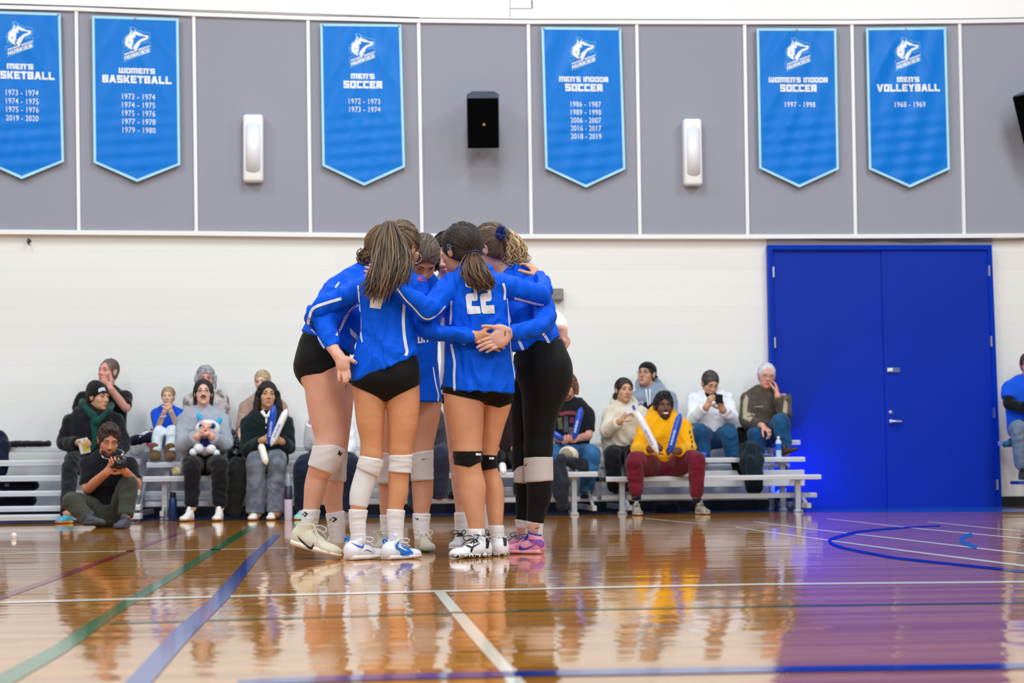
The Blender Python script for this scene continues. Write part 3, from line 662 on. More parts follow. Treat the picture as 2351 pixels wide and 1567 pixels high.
# ------------------------------------------------------------------ aluminium bleachers
alu, alu2 = mat('brushed_aluminium_plank', (216, 217, 222), .38, metal=.35, bump=.06, bscale=40, stretch=(.4, 8, 8)), mat('grey_aluminium_post', (196, 197, 202), .4, metal=.4)
capm = mat('black_end_cap', (22, 22, 26), .6)
def bleacher(label, x0, x1, planks, posts, capside=None):
    """planks: (kind, px left, px right, px y of the top edge, height m, depth Y front, width m)"""
    xm = (x0 + x1) / 2; t = top('bleacher', FL(xm, 1183), label, 'bleacher', 'low aluminium bleachers along the wall')
    for kind, a, b, ym, hh, Y, wd_ in planks:
        A, B = P(a, ym, Y), P(b, ym, Y); zt = P((a + b) / 2, ym, Y)[2]; L_ = B[0] - A[0]; c = ((A[0] + B[0]) / 2, Y + wd_ / 2, zt - hh / 2)
        m = MB(); m.box(c, (L_, wd_, hh), bev=.004)
        for k in (-1, 0, 1):
            m.box((c[0], c[1] + k * wd_ * .3, zt + .001), (L_ - .02, wd_ * .08, .004))
        if hh < .1: m.box((c[0], Y - .001, zt - hh * .45), (L_ - .01, .004, hh * .12))
        pl_ = m.build(kind, alu, t)
        if capside and kind == 'seat_plank' and Y < 18.9:
            m = MB(); xx = A[0] if capside == 'L' else B[0]; m.box((xx + .012, c[1], c[2]), (.07, wd_ + .006, hh + .004), bev=.004); m.build('end_cap', capm, pl_)
    for px_, Y, ztop in posts:
        p = P(px_, 1150, Y); m = MB(); m.box((p[0], Y, ztop / 2), (.055, .055, ztop), bev=.004); m.box((p[0], Y, .012), (.085, .085, .024), bev=.004); m.box((p[0], Y + .01, ztop - .02), (.1, .1, .035), bev=.006)
        m.build('post', alu2, t)
    xs = sorted({round(P(q[0], 1150, q[1])[0], 2) for q in posts})
    for x in (xs[0], xs[-1]):
        m = MB(); m.box((x + .05, 19.38, .07), (.04, 1.5, .05)); m.tube([(x + .05, 18.75, .09), (x + .05, 20.02, .66)], .018, 8); m.build('side_frame', alu2, t)
bleacher('aluminium bleacher at the far left with six close rails', -180, 322, [
    ('seat_plank', -180, 170, 1025.5, .05, 19.80, .25), ('foot_plank', -180, 322, 1056, .058, 19.45, .25), ('seat_plank', -180, 322, 1091.5, .056, 19.10, .25),
    ('foot_plank', -180, 322, 1127, .05, 18.80, .22), ('foot_plank', -180, 322, 1162, .05, 18.52, .22), ('foot_plank', -180, 322, 1182, .05, 18.25, .22)],
    [(310, 18.9, .40), (310, 19.92, .70), (-60, 18.9, .40), (-60, 19.92, .70)])
bleacher('aluminium bleacher behind the huddle, middle one of three', 330, 1374, [
    ('seat_plank', 331, 1372, 1021, .052, 19.85, .25), ('foot_plank', 336, 1372, 1056, .052, 19.30, .26), ('seat_plank', 327, 1373, 1088, .05, 18.75, .25),
    ('riser_board', 332, 1370, 1122, .09, 19.32, .03), ('foot_plank', 334, 1370, 1146, .045, 19.02, .22)],
    [(378, 18.87, .40), (798, 18.87, .40), (1318, 18.87, .40), (384, 19.45, .55), (802, 19.45, .55), (1316, 19.45, .55), (388, 19.98, .70), (806, 19.98, .70), (1314, 19.98, .70)])
bleacher('aluminium bleacher at the right beside the blue door', 1372, 1886, [
    ('seat_plank', 1379, 1838, 1012, .05, 19.85, .25), ('foot_plank', 1379, 1814, 1066, .04, 19.62, .2), ('seat_plank', 1379, 1849, 1051, .048, 19.28, .25),
    ('riser_board', 1379, 1847, 1081, .165, 19.34, .03), ('seat_plank', 1381, 1886, 1092, .046, 18.75, .25), ('foot_plank', 1381, 1876, 1134, .046, 19.00, .24)],
    [(1428, 18.87, .36), (1832, 18.87, .36), (1430, 19.4, .53), (1797, 19.46, .53), (1430, 19.98, .68), (1772, 19.98, .68)], 'L')

# the blue floor lamp standing behind the right bleacher, washing the door
lp = top('floor_lamp', FL(1800, 1172), 'small black floor lamp with blue light behind the right bleacher', 'lamp')
c = np.array([P(1800, 1160, 19.9)[0], 19.9, 0.0]); lp.location = c; ORG[lp] = c
m_ = MB(); m_.box(c + [0, 0, .012], (.2, .2, .024), bev=.006); m_.box(c + [-.09, 0, .08], (.012, .04, .14)); m_.box(c + [.09, 0, .08], (.012, .04, .14)); m_.build('base', mat('black_lamp_housing', (20, 20, 24), .5), lp)
R = np.array(Matrix.Rotation(-.5, 3, 'Y') @ Matrix.Rotation(.25, 3, 'X')); hc = c + [0, 0, .13]
m_ = MB(); m_.tube([hc - R @ [0, 0, .08], hc + R @ [0, 0, .08]], .075, 18); m_.build('lamp_head', MATS['black_lamp_housing'], lp, True)
em = bpy.data.materials.new('blue_led_lens'); em.use_nodes = True; b_ = em.node_tree.nodes['Principled BSDF']; b_.inputs['Emission Color'].default_value = (.02, .08, 1, 1); b_.inputs['Emission Strength'].default_value = 4; b_.inputs['Base Color'].default_value = (.02, .05, .4, 1)
m_ = MB(); m_.tube([hc + R @ [0, 0, .078], hc + R @ [0, 0, .086]], .066, 18); m_.build('lens', em, lp, True)
sl = bpy.data.lights.new('floor_lamp_beam', 'SPOT'); sl.energy = 42; sl.color = (.03, .1, 1); sl.spot_size = 2.5; sl.spot_blend = .9; sl.shadow_soft_size = .06
so = bpy.data.objects.new('floor_lamp_beam', sl); COL.objects.link(so); so.location = hc + R @ np.array([0, 0, .1]) + np.array([0, -.1, 0]); so.rotation_euler = (Vector(P(1925, 1075, YW)) - so.location).to_track_quat('-Z', 'Y').to_euler()
# ------------------------------------------------------------------ people: a body grown over bones, clothes grown over the same bones a little wider
def skin(name, rgb): return mat(name, rgb, .5, var=.07, vscale=14, bump=.06, bscale=260, spec=.35)
eye_w, lip_m = mat('eye_white', (206, 200, 196), .3), mat('lip', (168, 92, 84), .45)
def rot_to(fwd, up=(0, 0, 1)):
    f = nrm(fwd); r = nrm(np.cross(f, up)); u = np.cross(r, f); return np.stack([r, f, u], 1)     # columns: right, forward, up
def head_frame(yaw, pitch=0, roll=0):
    """yaw 0 faces the camera, positive turns towards the right of the picture; pitch lifts the chin; roll tips the crown to the right"""
    y, p = math.radians(yaw), math.radians(pitch)
    M = rot_to((math.sin(y) * math.cos(p), -math.cos(y) * math.cos(p), math.sin(p)), (math.sin(math.radians(roll)), 0, math.cos(math.radians(roll)))); return M
class Head:
    def __init__(s, c, M, sc): s.c, s.M, s.s = np.asarray(c, float), M, sc
    def L(s, *p): return s.c + s.M @ (np.asarray(p, float) * s.s)
    def e(s, p, r): return ell(s.L(*p), np.asarray(r) * s.s, s.M)
    def b(s, a, c, r0, r1): return bone(s.L(*a), s.L(*c), r0 * s.s, r1 * s.s)
    def clip(s, n, p):
        n = s.M @ nrm(n); return (n, float(n @ s.L(*p)))
    def skull(s, wide=1.0, jaw=1.0):
        w = wide
        return [s.e((0, -.014, .03), (.074 * w, .094, .086)), s.e((0, .026, -.026), (.061 * w, .063, .082)), s.e((0, .036, -.072), (.046 * w * jaw, .046, .040)),
                s.e((.034 * w, .052, -.026), (.026, .024, .024)), s.e((-.034 * w, .052, -.026), (.026, .024, .024)), s.b((-.034, .074, .02), (.034, .074, .02), .013, .013),
                s.e((0, .07, -.1), (.02 * jaw, .017, .015))]
    def add_to(s, S, wide=1.0, jaw=1.0):
        S.add(s.skull(wide, jaw), .022, .03)
        for sg in (-1, 1): S.add([s.e((sg * .031, .1, -.001), (.018, .02, .0105))], 0, .012, sub=True)
        S.add([s.b((0, .082, .006), (0, .101, -.028), .0075, .0105), s.e((0, .104, -.031), (.0115, .0115, .009)), s.e((.011, .094, -.034), (.008, .009, .007)), s.e((-.011, .094, -.034), (.008, .009, .007))], .006, .008)
        S.add([s.e((0, .086, -.061), (.025, .0125, .007)), s.e((0, .085, -.073), (.021, .0125, .0075))], .003, .008)
        for sg in (-1, 1):
            S.add([s.e((sg * .076 * wide, -.006, -.004), (.0095, .019, .031)), s.e((sg * .078 * wide, -.012, .008), (.012, .016, .02))], .008, .006)
            S.add([s.e((sg * .088 * wide, -.002, .002), (.008, .009, .016))], 0, .006, sub=True)
    def face(s, parent, iris=(70, 45, 30), brow=(60, 42, 30), closed=False, mouth='plain', brow_w=1.0, lips=None):
        m = MB()
        for sg in (-1, 1): m.sphere(s.L(sg * .031, .0725, -.001), np.array([.0125, .0118, .0085]) * s.s, s.M, 14)
        ey = m.build('eyes', eye_w, parent, True)
        m = MB(); dz = -.004 if closed else 0
        for sg in (-1, 1): m.sphere(s.L(sg * .031, .0805, -.001 + dz), np.array([.0064, .0048, .0066]) * s.s, s.M, 12)
        m.build('irises', mat('iris_%d_%d_%d' % tuple(iris), iris, .2), ey, True)
        m = MB()
        for sg in (-1, 1):
            m.tube(catmull([s.L(sg * .050, .070, .021), s.L(sg * .036, .0845, .0275), s.L(sg * .022, .0895, .026), s.L(sg * .012, .0895, .021)], 4), np.array([.0022, .003, .0036, .004, .0042, .0044, .0044, .0044, .0044, .0042, .0038, .0034, .003]) * s.s * brow_w, 8)
        for sg in (-1, 1):                                                    # upper lid with its lashes
            m.tube(catmull([s.L(sg * .0455, .0755, .001), s.L(sg * .031, .0865, .0085), s.L(sg * .0165, .0815, .003)], 4), .0015 * s.s, 6)
        m.build('eyebrows', mat('brow_%d_%d_%d' % tuple(brow), brow, .8), parent, True)
        lm = lip_m if lips is None else mat('lip_%d_%d_%d' % tuple(lips), lips, .45)
        m = MB()
        if mouth == 'smile':
            m.sphere(s.L(0, .0885, -.066), np.array([.031, .0115, .015]) * s.s, s.M, 16); o = m.build('lips', lm, parent, True)
            m = MB(); m.sphere(s.L(0, .0925, -.0645), np.array([.025, .0095, .0095]) * s.s, s.M, 16); m.build('teeth', mat('teeth', (238, 232, 222), .3), o, True)
        elif mouth == 'open':
            m.sphere(s.L(0, .088, -.066), np.array([.019, .0125, .0115]) * s.s, s.M, 16); o = m.build('lips', lm, parent, True)
            m = MB(); m.sphere(s.L(0, .0935, -.066), np.array([.0125, .0085, .0062]) * s.s, s.M, 12); m.build('mouth', mat('mouth_dark', (50, 20, 20), .6), o, True)
        else:
            m.sphere(s.L(0, .0885, -.0608), np.array([.0225, .0105, .0055]) * s.s, s.M, 14); m.sphere(s.L(0, .0878, -.0722), np.array([.0195, .0105, .0062]) * s.s, s.M, 14)
            m.build('lips', lm, parent, True)
    def glasses(s, parent, rgb=(30, 28, 30), r=.0014, w=.022, h=.016):
        m = MB()
        for sg in (-1, 1):
            a = np.linspace(0, 2 * np.pi, 25); pts = [s.L(sg * .032 + w * np.sign(np.cos(t)) * abs(np.cos(t)) ** .7, .1 - .006 * abs(np.cos(t)), -.004 + h * np.sign(np.sin(t)) * abs(np.sin(t)) ** .7) for t in a]
            m.tube(pts, r * s.s, 6); m.tube([s.L(sg * (.032 + w), .092, .002), s.L(sg * .076, .06, .004), s.L(sg * .081, -.005, .004)], r * s.s, 6)
        m.tube([s.L(-.01, .1, .001), s.L(0, .104, .003), s.L(.01, .1, .001)], r * s.s, 6)
        m.build('glasses', mat('glasses_%d' % rgb[0], rgb, .3), parent, True)
    def hair(s, parent, m, thick=.012, front=.072, low=-.075, extra=(), amp=.004, freq=(40, 40, 14), temple=-.015, h=.005, name='hair', side_y=.02, wide=1.0, seed=1, subs=(), rl=2):
        """hair shell over the skull: front is the hairline height on the forehead, temple the height at the ears, low the nape"""
        S = Solid(); cl = [s.clip((0, .55, -1), (0, 0, temple - .022)), s.clip((0, 0, -1), (0, 0, low))]; rz = (front + .03) / .95
        S.add([s.e((0, -.018, .032), (.0755 * wide + thick * .8, .094 + thick, .087 + thick)), s.e((0, -.03, -.03), (.067 * wide + thick * .5, .066 + thick * .6, .06))], .02, .01, cl, csm=.008 * s.s)
        S.add([s.e((0, .108, -.03), (.068 * wide, .078, rz))], 0, .008 * s.s, sub=True)
        S.add([s.e((sg * .09 * wide, -.004, -.026), (.026, .021, .034)) for sg in (-1, 1)], 0, .006 * s.s, sub=True)
        for g in extra: S.add(g[0], g[1] if len(g) > 1 else .02, g[2] if len(g) > 2 else .012)
        for g in subs: S.add(g, 0, .01, sub=True)
        return solid_obj(name, S, h, m, parent, amp=amp * s.s, freq=freq, seed=seed, R=s.M, rl=rl)

def finger_chain(base, d, bend, lens, r0, r1, curls):
    """one finger: a chain of three bones that curls from direction d towards bend"""
    pts = [np.asarray(base, float)]; a = 0; d, bend = nrm(d), nrm(bend)
    for l, c in zip(lens, curls): a += math.radians(c); pts.append(pts[-1] + (d * math.cos(a) + bend * math.sin(a)) * l)
    r = np.linspace(r0, r1, len(pts)); return [bone(pts[i], pts[i + 1], r[i], r[i + 1]) for i in range(len(pts) - 1)]
def hand_groups(w, d, n, side, curl=(25, 35, 25), spread=6, s=1.0, thumb=(.7, .55, .35), tcurl=18, wr=.026, fore=None):
    """w wrist, d towards the knuckles, n the way the palm faces, side +1 / -1 which side the thumb leaves"""
    d = nrm(d); n = nrm(np.asarray(n, float) - d * (np.asarray(n) @ d)); t = side * np.cross(d, n); G = []
    off = [.029, .0095, -.0105, -.028]; ln = [.9, 1.0, .94, .76]
    K = [w + d * (.088 - .004 * abs(i - 1)) * s + t * o * s for i, o in enumerate(off)]
    pm = [bone(w + t * o * .55 * s, k, .0125 * s, .0115 * s) for o, k in zip(off, K)] + [bone(w - d * .02 * s, w + d * .02 * s, wr * .95 * s, wr * .98 * s, wr * .75 * s, wr * .62 * s, t)]
    pm.append(ell(w + (d * .032 + t * .024 + n * .008) * s, np.array([.017, .017, .024]) * s, np.stack([t, n, d], 1)))
    G.append((pm, .011, .012))
    for i, k in enumerate(K):
        dd = nrm(d + t * math.tan(math.radians(spread * (1.3 - i * .95)))); cu = [c * (1 + .06 * (i - 1)) for c in curl]
        G.append((finger_chain(k - d * .006 * s, dd, n, [.043 * ln[i] * s, .027 * ln[i] * s, .022 * ln[i] * s], .0098 * s, .0072 * s, cu), .003, .004))
    td = nrm(t * thumb[0] + d * thumb[1] + n * thumb[2]); tb = w + (d * .022 + t * .027 + n * .006) * s
    G.append((finger_chain(tb, td, d * .8 + n * .4 - t * .3, [.034 * s, .03 * s, .024 * s], .0125 * s, .0088 * s, (0, tcurl, tcurl)), .004, .007))
    return G

class Fig:
    """one person: named tubes given as (pixel x, pixel y, radius in pixels, depth offset, depth ratio) at depth Y"""
    def __init__(s, Y, base, label, sk, group='people', k=.02):
        s.Y = Y; s.T = {}; s.root = top('person', FL(*base) if base[1] > 1150 else P(*base, Y), label, 'person', group); s.sk = sk; s.heads = None; s.hands = []; s.k = k; s.tiles = []
    def p(s, px, py, dY=0.0): return P(px, py, s.Y + dY)
    def t(s, name, st, side=None):
        st = [tuple(q) + (0.0, 1.0)[len(q) - 3:] if len(q) < 5 else q for q in st]; pr = []
        if len(st) > 2: st = [tuple(q) for q in catmull(st, 3)]
        for a, b in zip(st[:-1], st[1:]):
            A, B = s.p(a[0], a[1], a[3]), s.p(b[0], b[1], b[3]); ra, rb = rpx(a[2], A[1]), rpx(b[2], B[1])
            pr.append(bone(A, B, ra, rb, ra * a[4], rb * b[4], side))
        s.T[name] = pr; return s
    def limb(s, name, pts, radii):
        """tube with radii in metres"""
        A = [s.p(*q) for q in pts]; c = catmull([tuple(a) + (r,) for a, r in zip(A, radii)], 4); s.T[name] = [bone(a[:3], b[:3], a[3], b[3]) for a, b in zip(c[:-1], c[1:])]; s.J = getattr(s, 'J', {}); s.J[name] = A; return A
    def head(s, px, py, dY, hs, yaw, pitch=0, roll=0):
        s.h = Head(s.p(px, py, dY), head_frame(yaw, pitch, roll), hs); return s.h
    def plane(s, x1, y1, x2, y2, keep, tilt=0.0):
        """clip plane through two pixels and the line of sight (tilted by tilt metres up per metre away), keeping the side of pixel keep"""
        A, B = s.p(x1, y1), s.p(x2, y2); D = np.array([0, 1.0, 0]) if tilt is None else nrm(s.p((x1 + x2) / 2, (y1 + y2) / 2, .5) - s.p((x1 + x2) / 2, (y1 + y2) / 2)) + np.array([0, 0, tilt])
        n = nrm(np.cross(B - A, D)); c = n @ A
        return (n, float(c)) if n @ s.p(*keep) < c else (-n, float(-c))
    def body(s, parts, h=.006, neck=None, wide=1.0, jaw=1.0, hh=.0032, htile=.0034, extra=()):
        """the skin: parts is a list of (tube name, growth); head and hands are meshed finer"""
        S = Solid()
        for q in parts: S.add(s.T[q[0]], .003, .018, list(q[2]) if len(q) > 2 else [], infl=q[1], csm=.01)
        if neck: S.add(s.T[neck], .003, .03)
        tiles = []
        if getattr(s, 'h', None):
            s.h.add_to(S, wide, jaw); tiles.append((s.h.L(0, 0, -.005), np.array([.135, .135, .135]) * s.h.s, hh))
        for G, c in s.hands:
            for pr, k, j in G: S.add(pr, k, j)
            b = [pbox(p) for pr, k, j in G for p in pr]; lo = np.min([q[0] for q in b], 0) - .012; hi = np.max([q[1] for q in b], 0) + .012; tiles.append(((lo + hi) / 2, (hi - lo) / 2, htile))
        for g in extra: S.add(*g)
        s.b = solid_obj('body', S, h, s.sk, s.root, tiles); return s.b
    def hand(s, *a, **k):
        G = hand_groups(*a, **k); s.hands.append((G, None)); return G
    def wear(s, name, m, parts, h=.007, amp=.004, freq=(9, 9, 9), k=.003, join=.018, extra=(), clips=(), label=None, csm=.004, fade=None, **wk):
        """a garment over tubes: parts is a list of (tube, growth[, clips])"""
        S = Solid()
        for q in parts: S.add(s.T[q[0]] if isinstance(q[0], str) else q[0], k, join, list(clips) + (list(q[2]) if len(q) > 2 else []), infl=q[1], csm=csm)
        for g in extra: S.add(*g)
        return solid_obj(name, S, h, m, s.root, amp=amp, freq=freq, label=label, **wk)

def G(px, Y):
    """the floor point at depth Y under pixel column px"""
    p = FL(px, 1275); 
    for _ in range(6): a = proj((p[0], Y, 0)); p = np.array([p[0] + (px - a[0]) * Y / F, Y, 0.0])
    return p
def shoe(parent, heel, toe, ms, up=(0, 0, 1), h=.005, wid=1.0, lace=None, high=.0, bow=True, tongue=True, name='shoe'):
    """heel and toe are the ends of the sole on the ground; ms = (upper, sole, collar)"""
    heel, toe = np.asarray(heel, float), np.asarray(toe, float); x = nrm(toe - heel); Ln = np.linalg.norm(toe - heel); z = nrm(np.asarray(up, float) - x * (x @ np.asarray(up))); y = np.cross(z, x)
    L = lambda a, b, c: heel + (x * a + y * b * wid + z * c) * Ln
    M = np.stack([x, y, z], 1); e = lambda p, r: ell(L(*p), np.array([r[0], r[1] * wid, r[2]]) * Ln, M); B = lambda p, q, r0, r1, d0=None, d1=None: bone(L(*p), L(*q), r0 * Ln * wid, r1 * Ln * wid, (d0 or r0) * Ln, (d1 or r1) * Ln, y)
    pl = lambda n, p: (M @ nrm(n), float((M @ nrm(n)) @ L(*p)))
    S = Solid(); S.add([e((.15, 0, .16), (.145, .118, .2)), B((.2, 0, .17), (.52, 0, .14), .115, .118, .15, .125), e((.77, 0, .1), (.215, .148, .105)), B((.36, 0, .25), (.7, 0, .135), .09, .105, .06, .06)], .05 * Ln, .02, [pl((0, 0, -1), (0, 0, .045))])
    S.add([B((.22, 0, .24), (.235, 0, .40 + high), .110, .112, .145, .15)], .02, .04 * Ln, [pl((-.25, 0, 1), (.16, 0, .345 + high))], csm=.01 * Ln)
    S.add([B((.235, 0, .27 + high), (.25, 0, .6), .084, .092, .115, .122)], 0, .008, sub=True)
    V, Fc = S.net(h); o = mesh(name, V, Fc, ms[0], parent, True); GEO[o] = (V, Fc)
    S = Solid(); S.add([B((.12, 0, .055), (.45, 0, .05), .128, .118, .075, .07), B((.45, 0, .05), (.8, 0, .062), .118, .155, .07, .06), e((.88, 0, .07), (.125, .13, .06))], .03 * Ln, .01, [pl((0, 0, -1), (0, 0, .002)), pl((.035, 0, 1), (.1, 0, .108))], csm=.015 * Ln)
    V, Fc = S.net(h); so = mesh('sole', V, Fc, ms[1], o, True); GEO[so] = (V, Fc)
    if len(ms) > 2 and ms[2] is not None:
        m = MB(); a = np.linspace(0, 2 * np.pi, 25); m.tube([L(.235 + .135 * math.cos(t), .1 * math.sin(t), .375 + high + .035 * math.cos(t)) for t in a], .018 * Ln, 7); m.build('collar', ms[2], o, True)
    if tongue:
        S = Solid(); S.add([B((.36, 0, .3), (.285, 0, .46 + high), .062, .07, .025, .022)], 0, 0); V, Fc = S.net(h); mesh('tongue', V, Fc, ms[0], o, True)
    if lace is not None:
        m = MB(); n = 5
        for i in range(n):
            a = .36 + .3 * i / n; zz = .335 - .155 * i / n
            for sg in (-1, 1): m.tube(catmull([L(a, -.075 * sg, zz - .05), L(a + .02, 0, zz + .012), L(a + .05, .075 * sg, zz - .065)], 4), .011 * Ln, 6)
        if bow:
            for sg in (-1, 1):
                m.tube(catmull([L(.35, 0, .36), L(.40, .09 * sg, .42), L(.50, .16 * sg, .40), L(.5, .12 * sg, .33), L(.40, .03 * sg, .35)], 5), .0095 * Ln, 6)
                m.tube(catmull([L(.36, 0, .35), L(.46, .06 * sg, .36), L(.58, .13 * sg, .25)], 5), .0085 * Ln, 6)
        m.build('laces', lace, o, True)
    return o, so
def sock(parent, fig, st, m, name='sock', h=.0045, amp=.0022, freq=(6, 6, 45), clips=(), infl=.003):
    fig.t('_s', st); S = Solid(); S.add(fig.T['_s'], .003, .01, list(clips), infl=infl, csm=.002); return solid_obj(name, S, h, m, parent, amp=amp, freq=freq)

def hair_material(name, c1, c2, rough=.5):
    m = bpy.data.materials.new(name); m.use_nodes = True; N, L = m.node_tree.nodes, m.node_tree.links; b = N['Principled BSDF']; g = N.new('ShaderNodeNewGeometry'); r = N.new('ShaderNodeValToRGB')
    e = r.color_ramp.elements; e[0].color = lin(c1); e[1].color = lin(c2); e[0].position = .1; L.new(g.outputs['Random Per Island'], r.inputs[0]); L.new(r.outputs[0], b.inputs['Base Color']); b.inputs['Roughness'].default_value = rough
    b.inputs['Specular IOR Level'].default_value = .4; return m
def strands(name, guides, n, m, parent, r=.0026, jit=.006, snap=None, Y=9.6, wave=0, wfreq=3, taper=.35, seed=0, lift=.001, end_jit=.0, sides=5):
    """locks of hair along guide curves (pixel x, y, depth offset), blended between neighbouring guides; snap lays them on a surface"""
    rnd = random.Random(seed); mb = MB(); K = len(guides[0]); t = bvh(snap) if snap else None; G = [[np.array(tuple(q) + (0.0,) * (3 - len(q)), float) for q in g] for g in guides]
    for i in range(n):
        u = rnd.random() * (len(G) - 1); a = min(int(u), len(G) - 2); f = u - a; cut = rnd.uniform(0, .12); e = 1 - rnd.uniform(0, .16)
        pts = [G[a][j] * (1 - f) + G[a + 1][j] * f for j in range(K)]; ex = rnd.uniform(-1, 1) * end_jit; j0 = np.array([rnd.gauss(0, 1) for _ in range(3)])
        pts = [p + np.array([ex * (j / (K - 1)) ** 2, rnd.uniform(-1, 1) * end_jit * .6 * (j / (K - 1)) ** 2, 0]) for j, p in enumerate(pts)]
        c = catmull(pts, 5); c = c[int(len(c) * cut * (0 if snap is None else 1)):max(3, int(len(c) * e) + 1)]; ph = rnd.uniform(0, 6.28); out = []
        for j, p in enumerate(c):
            s_ = j / max(1, len(c) - 1); x, y = p[0], p[1]
            if wave: x += wave * s_ ** .7 * math.sin(ph + s_ * wfreq * 6.28); y += wave * .5 * s_ * math.cos(ph * 1.7 + s_ * wfreq * 6.28)
            if t is not None:
                d = nrm(ray(x, y)); hit = t.ray_cast(Vector(CAM), Vector(d))
                if hit[0] is None: continue
                nn = np.array(hit[1][:]); out.append(np.array(hit[0][:]) + nn * (lift + (.0015 * math.sin(ph + s_ * 5))))
            else: out.append(P(x, y, Y + p[2]) + j0 * jit * (.35 + .65 * min(1, s_ * 2.5)))
        if len(out) < 3: continue
        rr = r * rnd.uniform(.6, 1.3); k = np.linspace(0, 1, len(out)); mb.tube(out, rr * np.where(k < .15, .6 + k * 2.7, 1 - (1 - taper) * ((k - .15) / .85) ** 2), sides, cap=False)
    return mb.build(name, m, parent, True)

def comb(cap, tie, n, m, r=.0021, seed=0, zmin=None, steps=11, name='combed_locks', curl=0.0):
    """locks combed over the whole hair shell towards the tie point"""
    V, Fc = GEO[cap]; t = bvh(cap); rnd = random.Random(seed); mb = MB(); tie = np.asarray(tie, float); N = vnormals(V, Fc)
    for _ in range(n):
        p = V[rnd.randrange(len(V))].copy(); L0 = np.linalg.norm(tie - p); out = []; ph = rnd.uniform(0, 6.28)
        if L0 < .03: continue
        ln = min(1.0, rnd.uniform(.08, .16) / L0) if rnd.random() < .75 else 1.0
        for k in range(steps):
            h = t.find_nearest(Vector(p)); q, nn = np.array(h[0][:]), np.array(h[1][:])
            out.append(q + nn * (.0012 + .0018 * math.sin(k * .55 + ph) + curl * math.sin(k * 1.3 + ph)))
            d = tie - q; d = d - nn * (d @ nn)
            if np.linalg.norm(tie - q) < .012: break
            p = q + nrm(d) * L0 * 1.15 * ln / (steps - 1)
        if len(out) > 3: k = np.linspace(0, 1, len(out)); mb.tube(out, r * rnd.uniform(.6, 1.4) * (.25 + .75 * np.sin(np.pi * np.clip(k, .06, .94))), 5, cap=False)
    return mb.build(name, m, cap, True)
solew, wlace = mat('white_sole_rubber', (236, 234, 238), .45), mat('white_lace', (240, 240, 240), .7)
jwhite, ink, redink = mat('white_jersey_print', (238, 238, 242), .55), mat('black_print', (14, 14, 16), .5), mat('red_print', (206, 24, 44), .5)
blk = mat('black_shoe_trim', (16, 16, 18), .5)
# ------------------------------------------------------------------ the huddle
GRP = 'volleyball players in the huddle'
jersey = cloth('blue_jersey_knit', (0, 88, 224), bump=.1, bscale=500, var=.03, sheen=.0, spec=.12, rough=.6)
blackfab, whitefab = cloth('black_spandex', (12, 12, 14), bump=.05, rough=.7, sheen=.05), cloth('white_ribbed_knit', (236, 234, 236), bump=.35, bscale=220, stretch=(1, 1, .06), var=.02)
padwhite, padgrey, padblack = cloth('white_knee_pad_knit', (226, 222, 222), bump=.15, bscale=350, var=.02), cloth('pale_grey_knee_pad_knit', (206, 198, 196), bump=.15, bscale=350, var=.02), cloth('black_knee_pad_knit', (10, 10, 12))
wl, bs_ = mat('white_shoe_leather', (240, 240, 246), .4, bump=.1, bscale=90), mat('blue_shoe_rubber', (28, 126, 224), .35)
def stripe(o, pts, w, name='stripe', n=6): return print_on(name, o, [ribbon(catmull(pts, n), w)], jwhite, step=3.5)
SW = [(0, .62), (.06, .6), (.14, .5), (.24, .42), (.5, .55), (1, .98), (.52, .3), (.34, .12), (.22, .04), (.1, .1), (.03, .32)]       # tick mark, unit box
def tick(o, x0, y0, x1, y1, m, flip=False, rot=0, off=.0018):
    cx, cy, w, h = (x0 + x1) / 2, (y0 + y1) / 2, x1 - x0, (y1 - y0); pts = []
    for a, b in SW:
        a = 1 - a if flip else a; dx, dy = (a - .5) * w, (.5 - b) * h; c, s = math.cos(rot), math.sin(rot); pts.append((cx + dx * c - dy * s, cy + dx * s + dy * c))
    return print_on('tick_mark', o, [pts], m, step=2.5, off=off)
def words_on(o, txt, fn, m, name='lettering', step=3):
    """block lettering as one print: fn maps letter coordinates (x, y up, 10 high, width) to pixels"""
    rs, tw = block_text(txt); VV, FF = [], []
    for r in rs:
        q = print_on('_q', o, [[fn(x / tw, y / 10) for x, y in r]], m, step=step)
        if q: n0 = len(VV); VV += [np.array(v.co[:]) + ORG[q] for v in q.data.vertices]; FF += [[i + n0 for i in p.vertices] for p in q.data.polygons]; bpy.data.objects.remove(q)
    return mesh(name, VV, FF, m, o, True) if FF else None
def hand_tubes(fig, palm, fingers):
    """a hand given joint by joint: palm tubes and fingers as lists of (px, py, radius px, depth)"""
    Gs = []
    for j, st in enumerate(palm): fig.t('_h', st); Gs.append((fig.T['_h'], .010, .010))
    for st in fingers: fig.t('_h', st); Gs.append((fig.T['_h'], .002, .0035))
    fig.hands.append((Gs, None))
def nail(fig, pts, m, r=2.6):
    b = MB()
    for px, py, dY in pts: b.sphere(fig.p(px, py, dY), rpx(r, fig.Y) * np.array([1, .55, 1.15]), None, 10)
    b.build('nails', m, fig.root, True)

